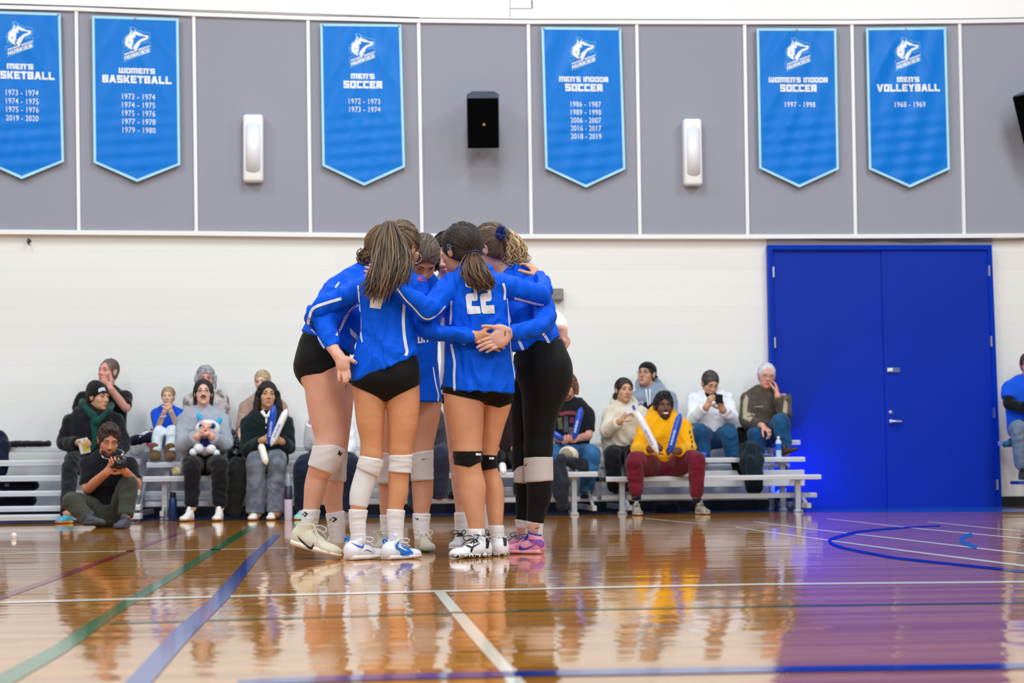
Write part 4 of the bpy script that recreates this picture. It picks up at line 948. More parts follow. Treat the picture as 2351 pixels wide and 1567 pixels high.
# ---- ponytail player, back to the camera, number ending in 3
fb = Fig(9.62, (885, 1282), 'player seen from behind with long streaked ponytail over her number', skin('tan_skin', (212, 148, 106)), GRP)
fb.t('torso', [(885, 868, 76, 0, .74), (887, 815, 70, 0, .72), (889, 765, 58, .01, .68), (886, 715, 58, .02, .68), (889, 672, 62, .03, .62), (905, 640, 48, .05, .6), (917, 622, 28, .07, .8)])
fb.t('armL', [(842, 658, 26, .04), (800, 676, 23, .05), (760, 692, 22, .06), (730, 712, 22, .08), (722, 728, 20, .13)]); fb.t('foreL', [(722, 726, 20, .13), (728, 735, 18, .26), (742, 722, 15, .42), (752, 690, 13, .5)])
fb.t('armR', [(953, 655, 26, .05), (962, 690, 24, .06), (967, 735, 24, .05)]); fb.t('foreR', [(967, 735, 24, .05), (985, 757, 22, 0), (1020, 765, 18.5, -.04), (1055, 770, 17.5, -.06), (1093, 773, 16, -.075)])
fb.t('legL', [(845, 845, 38, .0), (846, 880, 37.5, .02), (848, 915, 35.5, .01), (850, 969, 31.5, .0), (853, 1005, 26.5, .0), (853, 1045, 24.5, .0)]); fb.t('shinL', [(853, 1045, 24.5, 0), (845, 1075, 24, .01), (836, 1105, 24.5, .01), (827, 1135, 22.5, 0), (823, 1165, 18.5, -.01), (821, 1200, 14.5, -.01), (823, 1230, 13, -.01)])
fb.t('legR', [(922, 845, 38, .01), (923, 880, 39, .01), (925, 915, 38.5, .01), (925, 969, 34, 0), (922, 1003, 29.5, 0), (919, 1035, 25.5, 0)]); fb.t('shinR', [(919, 1035, 25.5, 0), (918, 1060, 23, 0), (915, 1098, 23.5, .01), (914, 1130, 22.5, 0), (909, 1162, 18, -.01), (908, 1195, 15.5, -.01), (909, 1230, 13, -.01)])
fb.t('seat', [(860, 845, 30, -.03), (858, 862, 33, -.035)]); fb.t('seatR', [(915, 845, 30, -.03), (918, 862, 33, -.035)])
fb.t('neck', [(914, 632, 20, .07), (919, 600, 20, .1)])
hb = fb.head(922, 569, .1, 1.08, 138, -8, 6)
d = fb.p(1128, 783, -.062) - fb.p(1092, 773, -.07); fb.hand(fb.p(1093, 773, -.07), d, (0, 1, 0), 1, (8, 12, 10), 4, 1.0, wr=.03)
d = fb.p(759, 664, .42) - fb.p(752, 690, .5); fb.hand(fb.p(752, 689, .49), d, (.9, -.4, -.2), 1, (20, 25, 20), 5, .92)
fb.body([('torso', -.014, [fb.plane(800, 862, 970, 800, (880, 700))]), ('armL', -.017), ('foreL', -.014), ('armR', -.017), ('foreR', -.014), ('legL', 0, [fb.plane(806, 884, 962, 830, (880, 960))]), ('legR', 0, [fb.plane(806, 884, 962, 830, (880, 960))]), ('shinL', 0), ('shinR', 0)], neck='neck', h=.0055)
hemB = fb.plane(806, 878, 962, 812, (890, 700))
hb2 = fb.plane(806, 877, 962, 811, (880, 900))
jb = fb.wear('jersey', jersey, [('torso', .006, [hemB]), ('armL', .0), ('foreL', .0), ('armR', .0), ('foreR', 0, [fb.plane(1091, 740, 1094, 800, (1000, 770))])], h=.005, amp=.017, freq=(13, 10, 7), seed=3, warp=.5, fade=hemB)
fb.wear('shorts', blackfab, [('torso', -.006, [hb2]), ('seat', .004, [hb2]), ('seatR', .004, [hb2]), ('legL', .004, [hb2, fb.plane(806, 881, 888, 905, (840, 850))]), ('legR', .004, [hb2, fb.plane(882, 906, 966, 879, (920, 850))])], h=.005, amp=.0015, k=.006, join=.03)
fb.t('padL', [(858, 1040, 26, 0), (850, 1066, 25.5, 0), (842, 1092, 25.5, .005)]); fb.t('padR', [(919, 1036, 27, 0), (919, 1062, 24.5, 0), (917, 1090, 24.5, 0)])
fb.wear('leg_sleeve', padwhite, [('shinL', .003, [fb.plane(800, 1160, 860, 1168, (840, 1100)), fb.plane(800, 1060, 880, 1080, (840, 1150))])], h=.005, amp=.0008)
fb.wear('knee_pad', padwhite, [('padL', .006, [fb.plane(825, 1044, 885, 1056, (840, 1100)), fb.plane(815, 1072, 866, 1094, (850, 1050))])], h=.005, amp=.004, freq=(5, 5, 36))
fb.wear('knee_pad', padwhite, [('padR', .005, [fb.plane(890, 1045, 948, 1042, (920, 1080)), fb.plane(890, 1082, 948, 1087, (920, 1050))])], h=.005, amp=.004, freq=(5, 5, 36))
sock(fb.root, fb, [(824, 1155, 22, -.01), (821, 1195, 18, -.01), (823, 1240, 15.5, -.01)], whitefab, clips=[fb.plane(790, 1168, 860, 1171, (820, 1220))])
sock(fb.root, fb, [(910, 1155, 21, -.01), (908, 1195, 18, -.01), (909, 1240, 15, -.01)], whitefab, clips=[fb.plane(880, 1167, 940, 1171, (910, 1220))])
a_ = G(794, 9.55); s1, so1 = shoe(fb.root, a_, a_ + [.196, .19, 0], (wl, solew, None), lace=wlace, high=.03, wid=1.38)
a_ = G(880, 9.53); s2, so2 = shoe(fb.root, a_, a_ + [.19, .17, 0], (wl, solew, None), lace=wlace, high=.03, wid=1.38)
print_on('tick_mark', (s1, so1), [[(804, 1244), (815, 1248), (829, 1253), (833, 1252), (834, 1245), (836, 1249), (835, 1256), (831, 1258), (822, 1255)]], mat('blue_print', (40, 104, 205), .4), step=2.5)
print_on('midfoot_arc', (s1, so1), [[(834, 1265), (842, 1260), (850, 1263), (856, 1268), (848, 1265), (842, 1263)]], mat('grey_print', (120, 124, 150), .4), step=2.5)
print_on('side_overlay', (s2, so2), [[(923, 1235), (914, 1243), (907, 1251), (908, 1258), (915, 1263), (920, 1266), (918, 1272), (924, 1276), (938, 1275), (948, 1271), (949, 1267), (940, 1259), (926, 1250)]], bs_, step=2.5)
print_on('tick_mark', s2, [[(919, 1243), (917, 1249), (923, 1257), (938, 1265), (926, 1262), (914, 1256), (912, 1250)]], wl, step=2.5, off=.0035)
for sh_, (x, y), Yd in ((s1, (797, 1237), -.05), (s2, (885, 1241), -.07)):
    m_ = MB(); c = fb.p(x, y, Yd); m_.tube(catmull([c + [.006, 0, -.018], c + [.006, -.006, 0], c + [-.003, -.008, .008], c + [-.011, -.005, .002], c + [-.008, 0, -.012]]), .0065, 8, flat=.7); m_.build('heel_loop', bs_, sh_, True)
hm = hair_material('streaked_brown_hair', (52, 38, 30), (148, 120, 92))
hcap = hb.hair(fb.root, hm, thick=.015, front=.07, amp=.0015, h=.0045, name='hair')
comb(hcap, fb.p(897, 514, -.02), 900, hm, seed=3)
gl = [[(884, 514, .0), (868, 560, -.02), (860, 620, -.09), (850, 650, -.13), (838, 674, -.13)], [(889, 512, -.06), (880, 560, -.10), (872, 620, -.17), (866, 655, -.2), (856, 684, -.19)], [(897, 512, -.06), (902, 560, -.11), (898, 612, -.19), (888, 650, -.22), (878, 684, -.2)],
      [(903, 514, -.05), (922, 560, -.09), (930, 600, -.15), (918, 636, -.2), (906, 660, -.2)], [(907, 516, -.03), (926, 560, -.07), (936, 594, -.12), (932, 622, -.16), (926, 646, -.17)]]
strands('ponytail', gl, 330, hm, hcap, r=.0040, jit=.015, Y=9.66, seed=5, end_jit=14, wave=4, wfreq=1.2)
strands('swept_locks', [[(958, 545), (945, 520), (925, 510), (905, 512)], [(959, 560), (940, 535), (920, 522), (903, 516)], [(950, 585), (930, 560), (912, 540), (900, 522)], [(935, 596), (915, 575), (902, 550), (896, 525)]], 130, hm, hcap, r=.0026, snap=hcap, seed=6)
def braid_on(pts, cap, m, r=(.0085, .006, .0062), n=14):
    m_ = MB(); c = catmull(pts, max(2, n // (len(pts) - 1)))
    for i, (x, y) in enumerate(c):
        d = nrm(ray(x, y)); h_ = bvh(cap).ray_cast(Vector(CAM), Vector(d))
        if h_[0] is not None: m_.sphere(np.array(h_[0][:]), r, np.array(Matrix.Rotation(.6 if i % 2 else -.6, 3, 'Y')), 8)
    return m_.build('braid', m, cap, True)
braid_on([(917, 529), (936, 526), (957, 533)], hcap, hair_material('dark_braid', (40, 28, 22), (84, 62, 48)))
silver = mat('silver', (220, 220, 224), .2, metal=.9)
m_ = MB(); a = np.linspace(0, 6.283, 26); c = fb.p(955, 592, .05); m_.tube([c + np.array([.028 * math.cos(t), .006 * math.sin(t), .028 * math.sin(t)]) for t in a], .0012, 6); m_.build('hoop_earring', silver, fb.root, True)
print_on('number', jb, [[(851, 680), (876, 684), (878, 664), (856, 656), (857, 645), (872, 645), (883, 650), (880, 690), (874, 709), (849, 706)]], jwhite, step=3)
stripe(jb, [(822, 655), (825, 690), (828, 730), (829, 768), (832, 785)], 3.2); stripe(jb, [(928, 694), (926, 730), (927, 760), (931, 790), (934, 806), (931, 816)], 7)
stripe(jb, [(784, 685), (750, 695), (722, 706), (712, 722), (707, 745)], 6.5); stripe(jb, [(1003, 783), (1030, 789), (1060, 790), (1086, 792)], 2.6)
words_on(jb, 'OCAA', lambda x, y: (958.5 + x * 25, 643.5 + x * 5.5 - y * 7.8), redink, 'league_lettering')

# ---- number 22, back to the camera
fd = Fig(9.70, (1095, 1282), 'player seen from behind wearing number 22 with black knee pads', skin('warm_skin', (216, 156, 120)), GRP)
fd.t('torso', [(1102, 905, 81, 0, .8), (1101, 860, 78, 0, .72), (1098, 800, 73, .0, .68), (1096, 745, 71, .0, .64), (1093, 700, 70, .0, .62), (1092, 665, 66, .01, .6), (1088, 638, 50, .02, .6), (1082, 618, 27, .03, .85)])
fd.t('hips', [(1100, 878, 62, .02, .8), (1100, 845, 62, .02, .8)])
fd.t('armL', [(1040, 655, 29, .0), (1012, 682, 27, -.05), (990, 708, 25, -.12), (978, 712, 24, -.17)]); fd.t('foreL', [(978, 710, 24, -.17), (955, 688, 22, -.19), (925, 668, 19, -.20), (898, 650, 16, -.20)])
fd.t('armR', [(1146, 655, 30, .0), (1180, 662, 26, .02), (1215, 672, 24, .05), (1243, 676, 23, .09)]); fd.t('foreR', [(1243, 676, 23, .09), (1248, 662, 20, .16), (1246, 648, 17, .22), (1238, 636, 14, .27)])
fd.t('legL', [(1064, 880, 46, .0), (1065, 915, 45.5, .0), (1067, 940, 43.5, .0), (1070, 969, 40, 0), (1072, 1000, 35.5, 0), (1074, 1035, 31.5, 0)]); fd.t('shinL', [(1074, 1035, 31.5, 0), (1074, 1062, 29.5, .0), (1079, 1090, 29.5, .01), (1084, 1118, 31.5, .01), (1085.5, 1145, 28, 0), (1090, 1178, 21.5, -.01), (1094, 1210, 18, -.01), (1095, 1234, 14, -.01)])
fd.t('legR', [(1139, 880, 40, .05), (1140, 915, 36, .06), (1138, 940, 31.5, .07), (1133, 969, 27, .08), (1129, 1000, 22.5, .09), (1123, 1035, 18.5, .1)]); fd.t('shinR', [(1123, 1035, 18.5, .1), (1121, 1062, 18, .1), (1127, 1090, 20, .12), (1134, 1118, 22, .12), (1136, 1148, 21.5, .12), (1137, 1178, 19, .11), (1138, 1205, 16, .11), (1139, 1232, 13, .11)])
fd.t('neck', [(1079, 630, 22, .03), (1066, 598, 20, .05)])
hd_ = fd.head(1057, 575, .06, 1.09, -138, -6, -4)
d = fd.p(872, 634, -.185) - fd.p(898, 650, -.2); fd.hand(fd.p(893, 647, -.195), d, (0.1, 1, -.3), -1, (8, 12, 10), 3, .9)
m_ = MB(); m_.tube([fd.p(894, 647, -.196), fd.p(884, 640, -.192)], [.036, .038], 16, flat=.85); m_.build('wrist_tape', whitefab, fd.root, True)
d = fd.p(1228, 622, .3) - fd.p(1238, 637, .27); fd.hand(fd.p(1238, 636, .27), d, (-.6, .6, -.5), 1, (15, 25, 20), 5, .9)
fd.body([('torso', -.016, [fd.plane(1016, 880, 1187, 886, (1100, 800))]), ('armL', -.017), ('foreL', -.014), ('armR', -.017), ('foreR', -.014), ('legL', 0, [fd.plane(1016, 897, 1187, 905, (1100, 960))]), ('legR', 0, [fd.plane(1016, 900, 1187, 905, (1100, 960))]), ('shinL', 0), ('shinR', 0)], neck='neck', h=.0055)
hemD = fd.plane(1016, 895, 1187, 902, (1100, 800))
jd = fd.wear('jersey', jersey, [('torso', .006, [fd.plane(1016, 895, 1187, 902, (1100, 800))]), ('armL', .0), ('foreL', .0, [fd.plane(889, 660, 906, 634, (960, 700))]), ('armR', .0), ('foreR', 0)], h=.005, amp=.017, freq=(13, 10, 7), seed=11, warp=.5, fade=hemD)
hd2 = fd.plane(1016, 886, 1187, 892, (1100, 950))
fd.wear('shorts', blackfab, [('hips', .0, [hd2, fd.plane(1016, 915, 1187, 925, (1100, 850))]), ('legL', .004, [hd2, fd.plane(1016, 901, 1112, 922, (1064, 880))]), ('legR', .004, [hd2, fd.plane(1105, 922, 1150, 938, (1139, 880)), fd.plane(1140, 938, 1176, 926, (1139, 880))])], h=.005, amp=.0015, k=.006, join=.03)
fd.t('padL', [(1073, 1028, 33, 0), (1074, 1060, 31, .0), (1077, 1098, 30, .0)]); fd.t('padR', [(1121, 1036, 19, .1), (1121, 1062, 19, .1), (1124, 1090, 20.5, .1)])
fd.wear('knee_pad', padblack, [('padL', .004, [fd.plane(1040, 1035, 1106, 1034, (1074, 1060)), fd.plane(1047, 1086, 1080, 1071, (1074, 1050)), fd.plane(1068, 1070, 1106, 1076, (1074, 1050))])], h=.005, amp=.003, freq=(5, 5, 34))
pr_ = fd.wear('knee_pad', padblack, [('padR', .004, [fd.plane(1104, 1043, 1139, 1044, (1121, 1060)), fd.plane(1104, 1081, 1138, 1074, (1121, 1050))])], h=.005, amp=.003, freq=(5, 5, 34))
pl_ = [o for o in fd.root.children if o.name.startswith('knee_pad')]
pl_ = sorted(pl_, key=lambda o: o.name)[0]
print_on('white_tab', pl_, [[(1092, 1039), (1104, 1040), (1104, 1045), (1092, 1045)]], jwhite, step=3); print_on('white_tab', pr_, [[(1123, 1049), (1134, 1049), (1134, 1054), (1123, 1054)]], jwhite, step=3)
sock(fd.root, fd, [(1093, 1205, 19, -.01), (1094, 1225, 17.5, -.01), (1095, 1246, 15, -.01)], whitefab, clips=[fd.plane(1070, 1213, 1116, 1213, (1094, 1240))])
sock(fd.root, fd, [(1138, 1195, 17.5, .11), (1141, 1225, 15, .11), (1144, 1246, 12, .11)], whitefab, clips=[fd.plane(1115, 1205, 1160, 1205, (1139, 1240))])
spk = mat('black_flecked_white_rubber', (238, 236, 238), .5, rgb2=(14, 14, 16), vscale=75)
a_ = G(1126, 9.70); s1, so1 = shoe(fd.root, a_, a_ + [-.215, -.16, 0], (wl, spk, spk), lace=blk, high=.03, wid=1.3)
a_ = G(1159, 9.75); s2, so2 = shoe(fd.root, a_, a_ + [-.10, .24, 0], (wl, spk, spk), lace=blk, high=.03, wid=1.4)
for sh_, q in ((s1, [(1114, 1231), (1121, 1232), (1124, 1242), (1121, 1258), (1115, 1258), (1116, 1245)]), (s2, [(1151, 1226), (1159, 1226), (1163, 1238), (1163, 1252), (1157, 1253), (1155, 1240)])): print_on('heel_patch', sh_, [q], blk, step=2.5)
print_on('forked_mark', (s1, so1), [[(1066, 1250), (1076, 1251), (1083, 1254), (1094, 1249), (1106, 1245), (1094, 1252), (1087, 1257), (1083, 1267), (1079, 1266), (1081, 1258), (1074, 1255)]], ink, step=2.5)
hm2 = hair_material('dark_brown_hair', (30, 20, 17), (66, 44, 34)); hmt = hair_material('brown_ponytail_hair', (50, 32, 22), (122, 88, 60))
hc2 = hd_.hair(fd.root, hm2, thick=.016, front=.068, amp=.001, h=.0045)
strands('swept_locks', [[(1022, 545), (1040, 535), (1062, 550), (1085, 578)], [(1035, 526), (1060, 522), (1082, 545), (1090, 575)], [(1055, 518), (1080, 524), (1096, 550), (1092, 576)], [(1020, 565), (1040, 565), (1062, 575), (1085, 582)], [(1040, 590), (1055, 592), (1070, 592), (1084, 586)]], 220, hm2, hc2, r=.0024, snap=hc2, seed=8)
comb(hc2, fd.p(1088, 580, -.06), 950, hm2, seed=4)
strands('ponytail', [[(1078, 582, -.06), (1066, 605, -.1), (1064, 630, -.13), (1078, 648, -.14), (1088, 655, -.14)], [(1084, 580, -.07), (1080, 610, -.13), (1086, 635, -.16), (1100, 655, -.17), (1112, 668, -.17)], [(1090, 579, -.07), (1098, 605, -.13), (1104, 632, -.17), (1116, 650, -.18), (1124, 664, -.18)], [(1094, 580, -.06), (1108, 604, -.1), (1118, 625, -.14), (1130, 640, -.15), (1132, 655, -.15)]], 230, hmt, hc2, r=.0042, jit=.009, Y=9.72, seed=9, end_jit=7, wave=3.5, wfreq=1.4)
m_ = MB(); c = fd.p(1088, 579, -.075); m_.tube(catmull([c + [-.03, .0, -.006], c + [-.012, -.012, .004], c + [.012, -.012, .006], c + [.026, 0, .004]]), .006, 8); m_.build('hair_tie', mat('navy_hair_tie', (28, 40, 84), .7), hc2, True)
star = [];
for i in range(10): r_ = 6.2 if i % 2 == 0 else 3.0; t_ = math.radians(-80 + 36 * i); star.append((1033 + r_ * math.cos(t_) * .9, 565 + r_ * math.sin(t_)))
print_on('star_hair_clip', hc2, [ribbon(star + star[:2], 1.5)], mat('pale_blue_clip', (90, 180, 226), .35), step=2.5, off=.006)
n22 = [[(1067, 643), (1091, 647), (1094, 652), (1097, 686), (1094, 691), (1084, 690), (1083, 702), (1102, 703), (1104, 719), (1076, 721), (1073, 718), (1069, 680), (1072, 674), (1088, 673), (1087, 663), (1069, 658)],
       [(1098, 660), (1118, 655), (1127, 668), (1129, 685), (1126, 691), (1115, 692), (1116, 701), (1134, 700), (1136, 719), (1110, 720), (1106, 716), (1102, 680), (1105, 674), (1120, 672), (1118, 664), (1099, 666)]]
for q in n22: print_on('number', jd, [q], jwhite, step=3)
stripe(jd, [(1036, 690), (1036, 720), (1034, 745)], 5); stripe(jd, [(1036, 790), (1041, 815), (1044, 835), (1043, 860), (1044, 897)], 5.5); stripe(jd, [(1155, 650), (1159, 665), (1158, 688)], 5, n=4)
stripe(jd, [(912, 662), (930, 686), (950, 706), (968, 726), (984, 732), (1004, 722), (1022, 702)], 3.4); stripe(jd, [(1181, 684), (1205, 690), (1235, 698), (1249, 700)], 5)
stripe(jd, [(1164, 685), (1169, 745), (1172, 800), (1179, 850), (1186, 896)], 2.2)

# ---- black leggings and curly blonde ponytail, at the right
fe = Fig(10.0, (1215, 1272), 'player at the right of the huddle in black leggings with curly blonde ponytail', skin('rosy_skin', (214, 164, 148)), GRP)
fe.t('torso', [(1243, 838, 64, .02, .9), (1236, 800, 58, .03, .85), (1222, 755, 52, .05, .8), (1208, 712, 52, .07, .8), (1196, 668, 52, .1, .75), (1180, 635, 42, .13, .7), (1160, 615, 26, .15, .9)])
fe.t('hips', [(1252, 862, 62, .02, 1.0), (1248, 830, 56, .02, .9), (1236, 800, 50, .02, .85)])
fe.t('armL', [(1222, 655, 28, .0), (1242, 690, 25, -.1), (1252, 728, 24, -.2)]); fe.t('foreL', [(1252, 728, 24, -.2), (1244, 748, 22, -.28), (1215, 757, 19.5, -.36), (1172, 764, 17, -.43)])
fe.t('armR', [(1168, 640, 24, .25), (1140, 680, 22, .36), (1110, 720, 20, .46)])
fe.t('legL', [(1254, 850, 57, .0, 1.0), (1251, 890, 54, .0), (1245, 920, 46, .0), (1240, 950, 40, 0), (1238, 985, 35, 0), (1236, 1030, 30.5, 0)]); fe.t('shinL', [(1236, 1030, 30.5, 0), (1236, 1060, 30, .0), (1238, 1100, 29.5, 0), (1238, 1135, 28, 0), (1233, 1165, 23, 0), (1227, 1205, 18.5, 0), (1227, 1224, 14, 0)])
fe.t('legR', [(1225, 850, 46, .22), (1212, 900, 40, .2), (1206, 950, 33, .18), (1203, 1000, 28, .17), (1200, 1050, 22, .16)]); fe.t('shinR', [(1200, 1050, 22, .16), (1199, 1075, 20, .16), (1204, 1110, 22, .17), (1205, 1140, 21, .17), (1202, 1170, 17, .17), (1199, 1205, 14.5, .17), (1199, 1224, 12, .17)])
fe.t('neck', [(1158, 622, 24, .14), (1136, 590, 22, .14)])
he = fe.head(1124, 571, .14, 1.06, -118, -12, -8)
z = -.475
hand_tubes(fe, [[(1178, 764, 12.5, -.425), (1168, 765, 13, -.45, .8), (1156, 767, 12.18, z, .6)], [(1162, 760, 6.72, z), (1142, 765, 7.56, z), (1127, 776, 5.88, z)], [(1162, 768, 6.72, z), (1144, 774, 7.56, z), (1133, 784, 5.88, z)], [(1163, 774, 6.72, z), (1150, 782, 7.56, z), (1139, 790, 5.88, z)], [(1165, 779, 5.88, z), (1155, 787, 6.72, z), (1147, 793, 5.46, z)], [(1166, 757, 6.72, z), (1148, 752, 7.14, z), (1136, 752, 5.04, z)]],
    [[(1128, 775, 4.37, z), (1113, 779, 4.06, z - .01), (1104, 783, 3.59, z), (1097, 785, 3.12, z)], [(1134, 783, 4.37, z), (1116, 788, 4.06, z - .012), (1104, 793, 3.67, z - .004), (1096, 797, 3.20, z)], [(1140, 790, 4.29, z), (1122, 795, 3.98, z - .012), (1110, 800, 3.59, z - .004), (1102, 804, 3.12, z)], [(1148, 793, 3.90, z), (1134, 799, 3.59, z - .01), (1124, 804, 3.20, z), (1117, 808, 2.81, z)], [(1140, 752, 4.99, z), (1124, 749, 4.21, z - .012), (1114, 748.5, 3.74, z - .01), (1107, 748.5, 3.20, z - .005)]])
fe.body([('torso', -.014), ('hips', -.008), ('armL', -.017), ('foreL', -.014, [fe.plane(1180, 740, 1182, 790, (1230, 750))]), ('armR', -.017), ('legL', -.004), ('legR', -.004), ('shinL', -.003), ('shinR', -.003)], neck='neck', h=.0055)
je = fe.wear('jersey', jersey, [('torso', .004, [fe.plane(1180, 829, 1236, 799, (1200, 700)), fe.plane(1230, 800, 1290, 793, (1220, 700))]), ('armL', .0), ('foreL', .0, [fe.plane(1172, 740, 1176, 790, (1230, 750))]), ('armR', 0)], h=.005, amp=.017, freq=(13, 10, 7), seed=21, warp=.5, fade=fe.plane(1180, 829, 1236, 799, (1200, 700)))
fe.wear('leggings', blackfab, [('torso', .0, [fe.plane(1180, 815, 1236, 785, (1240, 880)), fe.plane(1230, 786, 1290, 779, (1240, 880))]), ('hips', .001), ('legL', .001), ('legR', .001), ('shinL', .001, [fe.plane(1200, 1194, 1255, 1204, (1235, 1100))]), ('shinR', .001, [fe.plane(1180, 1191, 1215, 1196, (1200, 1100))])], h=.0055, amp=.0012, join=.03)
fe.t('padL', [(1234, 1036, 31, 0), (1236, 1062, 30.5, 0), (1238, 1110, 30, 0)]); fe.t('padR', [(1200, 1040, 19, .16), (1201, 1070, 20, .16), (1204, 1115, 21, .16)])
p1_ = fe.wear('knee_pad', padgrey, [('padL', .006, [fe.plane(1200, 1050, 1266, 1046, (1236, 1080)), fe.plane(1205, 1107, 1270, 1103, (1236, 1080))])], h=.005, amp=.002, freq=(6, 6, 12))
p2_ = fe.wear('knee_pad', padgrey, [('padR', .006, [fe.plane(1180, 1052, 1215, 1052, (1200, 1080)), fe.plane(1185, 1108, 1216, 1110, (1200, 1080))])], h=.005, amp=.002, freq=(6, 6, 12))
print_on('tick_mark', p1_, [[(1205, 1070), (1213, 1062), (1207, 1066), (1205, 1066)]], ink, step=2); print_on('tick_mark', p2_, [[(1187, 1069), (1192, 1066), (1186.5, 1067)]], ink, step=2)
sk1 = sock(fe.root, fe, [(1229, 1182, 20, 0), (1228, 1215, 16.5, .01), (1231, 1238, 13, .02)], whitefab, clips=[fe.plane(1205, 1191, 1250, 1200, (1227, 1240))])
sock(fe.root, fe, [(1199, 1180, 17, .17), (1200, 1215, 14, .18), (1203, 1235, 11, .19)], whitefab, clips=[fe.plane(1185, 1191, 1215, 1195, (1199, 1240))])
tick(sk1, 1220, 1208, 1241, 1216, ink, rot=.05)
pnk, pnks, rbl = mat('pink_shoe_mesh', (240, 150, 178), .55, bump=.2, bscale=140), mat('pale_pink_sole', (246, 176, 200), .45), mat('royal_blue_lace', (22, 62, 170), .6)
a_ = G(1252, 9.96); s1, so1 = shoe(fe.root, a_, a_ + [-.222, .12, 0], (pnk, pnks, rbl), lace=rbl, high=.05, wid=1.45)
a_ = G(1232, 10.16); s2, so2 = shoe(fe.root, a_, a_ + [-.21, .15, 0], (pnk, pnks, rbl), lace=rbl, high=.05, wid=1.4)
print_on('tick_mark', (s1, so1), [[(1241, 1240), (1226, 1250), (1207, 1258), (1199, 1257), (1194, 1251), (1191, 1256), (1193, 1262), (1200, 1263), (1212, 1259), (1226, 1252)]], mat('royal_blue_print', (34, 72, 190), .4), step=2.5, off=.0025)
print_on('side_mesh', s1, [[(1209, 1237), (1230, 1238), (1242, 1238), (1250, 1243), (1250, 1252), (1243, 1257), (1232, 1250), (1222, 1246)]], mat('violet_mesh', (150, 86, 170), .6, bump=.6, bscale=300), step=2.5)
hm3, hmc = hair_material('brown_scalp_hair', (58, 42, 34), (124, 98, 78)), hair_material('blonde_curls', (140, 108, 70), (226, 200, 152))
hc3 = he.hair(fe.root, hm3, thick=.014, front=.07, amp=.001, h=.0045)
strands('swept_locks', [[(1098, 535), (1115, 526), (1132, 528), (1148, 536)], [(1100, 552), (1118, 545), (1135, 540), (1148, 538)], [(1106, 570), (1122, 560), (1138, 550), (1149, 541)], [(1128, 600), (1138, 585), (1146, 565), (1151, 545)], [(1136, 608), (1146, 592), (1152, 570), (1153, 548)]], 200, hm3, hc3, r=.0024, snap=hc3, seed=12)
braid_on([(1096, 533), (1112, 525), (1130, 523), (1146, 531)], hc3, hair_material('brown_braid', (92, 72, 58), (150, 120, 94)), (.009, .008, .009), 16)
comb(hc3, fe.p(1150, 538, .06), 900, hm3, seed=5)
strands('curly_ponytail', [[(1152, 534, -.02), (1150, 555, -.05), (1150, 575, -.06), (1152, 590, -.05), (1158, 602, -.05)], [(1160, 530, -.03), (1165, 550, -.09), (1168, 570, -.1), (1168, 590, -.09), (1170, 603, -.08)], [(1168, 529, -.02), (1182, 548, -.08), (1190, 570, -.09), (1190, 590, -.08), (1194, 604, -.07)], [(1174, 531, .0), (1190, 550, -.02), (1200, 575, -.03), (1205, 592, -.03), (1211, 608, -.02)]], 210, hmc, hc3, r=.0036, jit=.012, Y=10.16, seed=14, wave=6, wfreq=3.2, end_jit=7)
m_ = MB(); c = fe.p(1149, 536, .05)
for i in range(26): t_ = i * 2.4; m_.sphere(c + np.array([.016 * math.cos(t_), -.02 + .014 * math.sin(t_ * 1.7), .028 * math.sin(t_)]), .014, None, 8)
m_.build('scrunchie', cloth('navy_scrunchie_velvet', (16, 36, 96)), hc3, True)
stripe(je, [(1191, 780), (1200, 800), (1207, 822)], 7, n=4); stripe(je, [(1246, 765), (1256, 778), (1262, 790)], 6, n=4)
stripe(je, [(1163, 690), (1166, 715), (1172, 740)], 6, n=4)
m_ = MB(); m_.sphere(he.L(-.078, -.004, -.036), .0035, None, 8); m_.build('earring', silver, fe.root, True)
print_on('wrist_tattoo', fe.b, [[(1158, 758), (1160.5, 758), (1160.5, 771), (1158, 771)]], mat('tattoo_ink', (70, 50, 50), .6), step=2) if False else None
for i_, yy in enumerate((760.5, 763.5, 766.5, 769.5)): print_on('tattoo', fe.b, [[(1158.2, yy - 1.1), (1161, yy - 1.1), (1161, yy + 1.1), (1158.2, yy + 1.1)]], mat('tattoo_ink', (84, 58, 56), .6), step=2, off=.0006)

# ---- left player, leaning in, bun, cream shoes
fa = Fig(9.95, (735, 1280), 'player at the left of the huddle with hair bun leaning in, open hand hanging', skin('fair_skin', (226, 172, 148)), GRP)
fa.t('torso', [(742, 815, 62, -.02, .95), (757, 770, 59, .0, .9), (775, 725, 60, .03, .9), (800, 682, 56, .07, .85), (828, 655, 48, .1, .8), (852, 632, 36, .13, .8), (866, 618, 24, .14, .9)])
fa.t('hips', [(739, 840, 62, -.02, 1.05), (744, 800, 58, -.02, 1.0), (752, 772, 52, -.01, .95)])
fa.t('armR', [(808, 672, 25, -.14), (778, 705, 24, -.2), (748, 742, 25, -.24)]); fa.t('foreR', [(748, 742, 25, -.24), (752, 768, 21, -.28), (761, 792, 15.5, -.33), (772, 810, 12, -.37), (776, 816, 11.5, -.38)])
fa.t('armL', [(850, 650, 26, .3), (880, 690, 24, .4), (920, 720, 20, .45)])
fa.t('legR', [(738, 840, 57, -.05), (745, 880, 47, -.07), (747, 912, 44, -.07), (750, 940, 42, -.07), (753, 970, 38, -.08), (757, 1000, 33.5, -.09), (756, 1035, 33, -.1)]); fa.t('shinR', [(754, 1038, 33, -.1), (742, 1066, 30, -.09), (730, 1090, 25, -.06), (724, 1118, 25, -.05), (718, 1148, 20.5, -.04), (713, 1180, 17, -.03), (710, 1220, 14, -.03)])
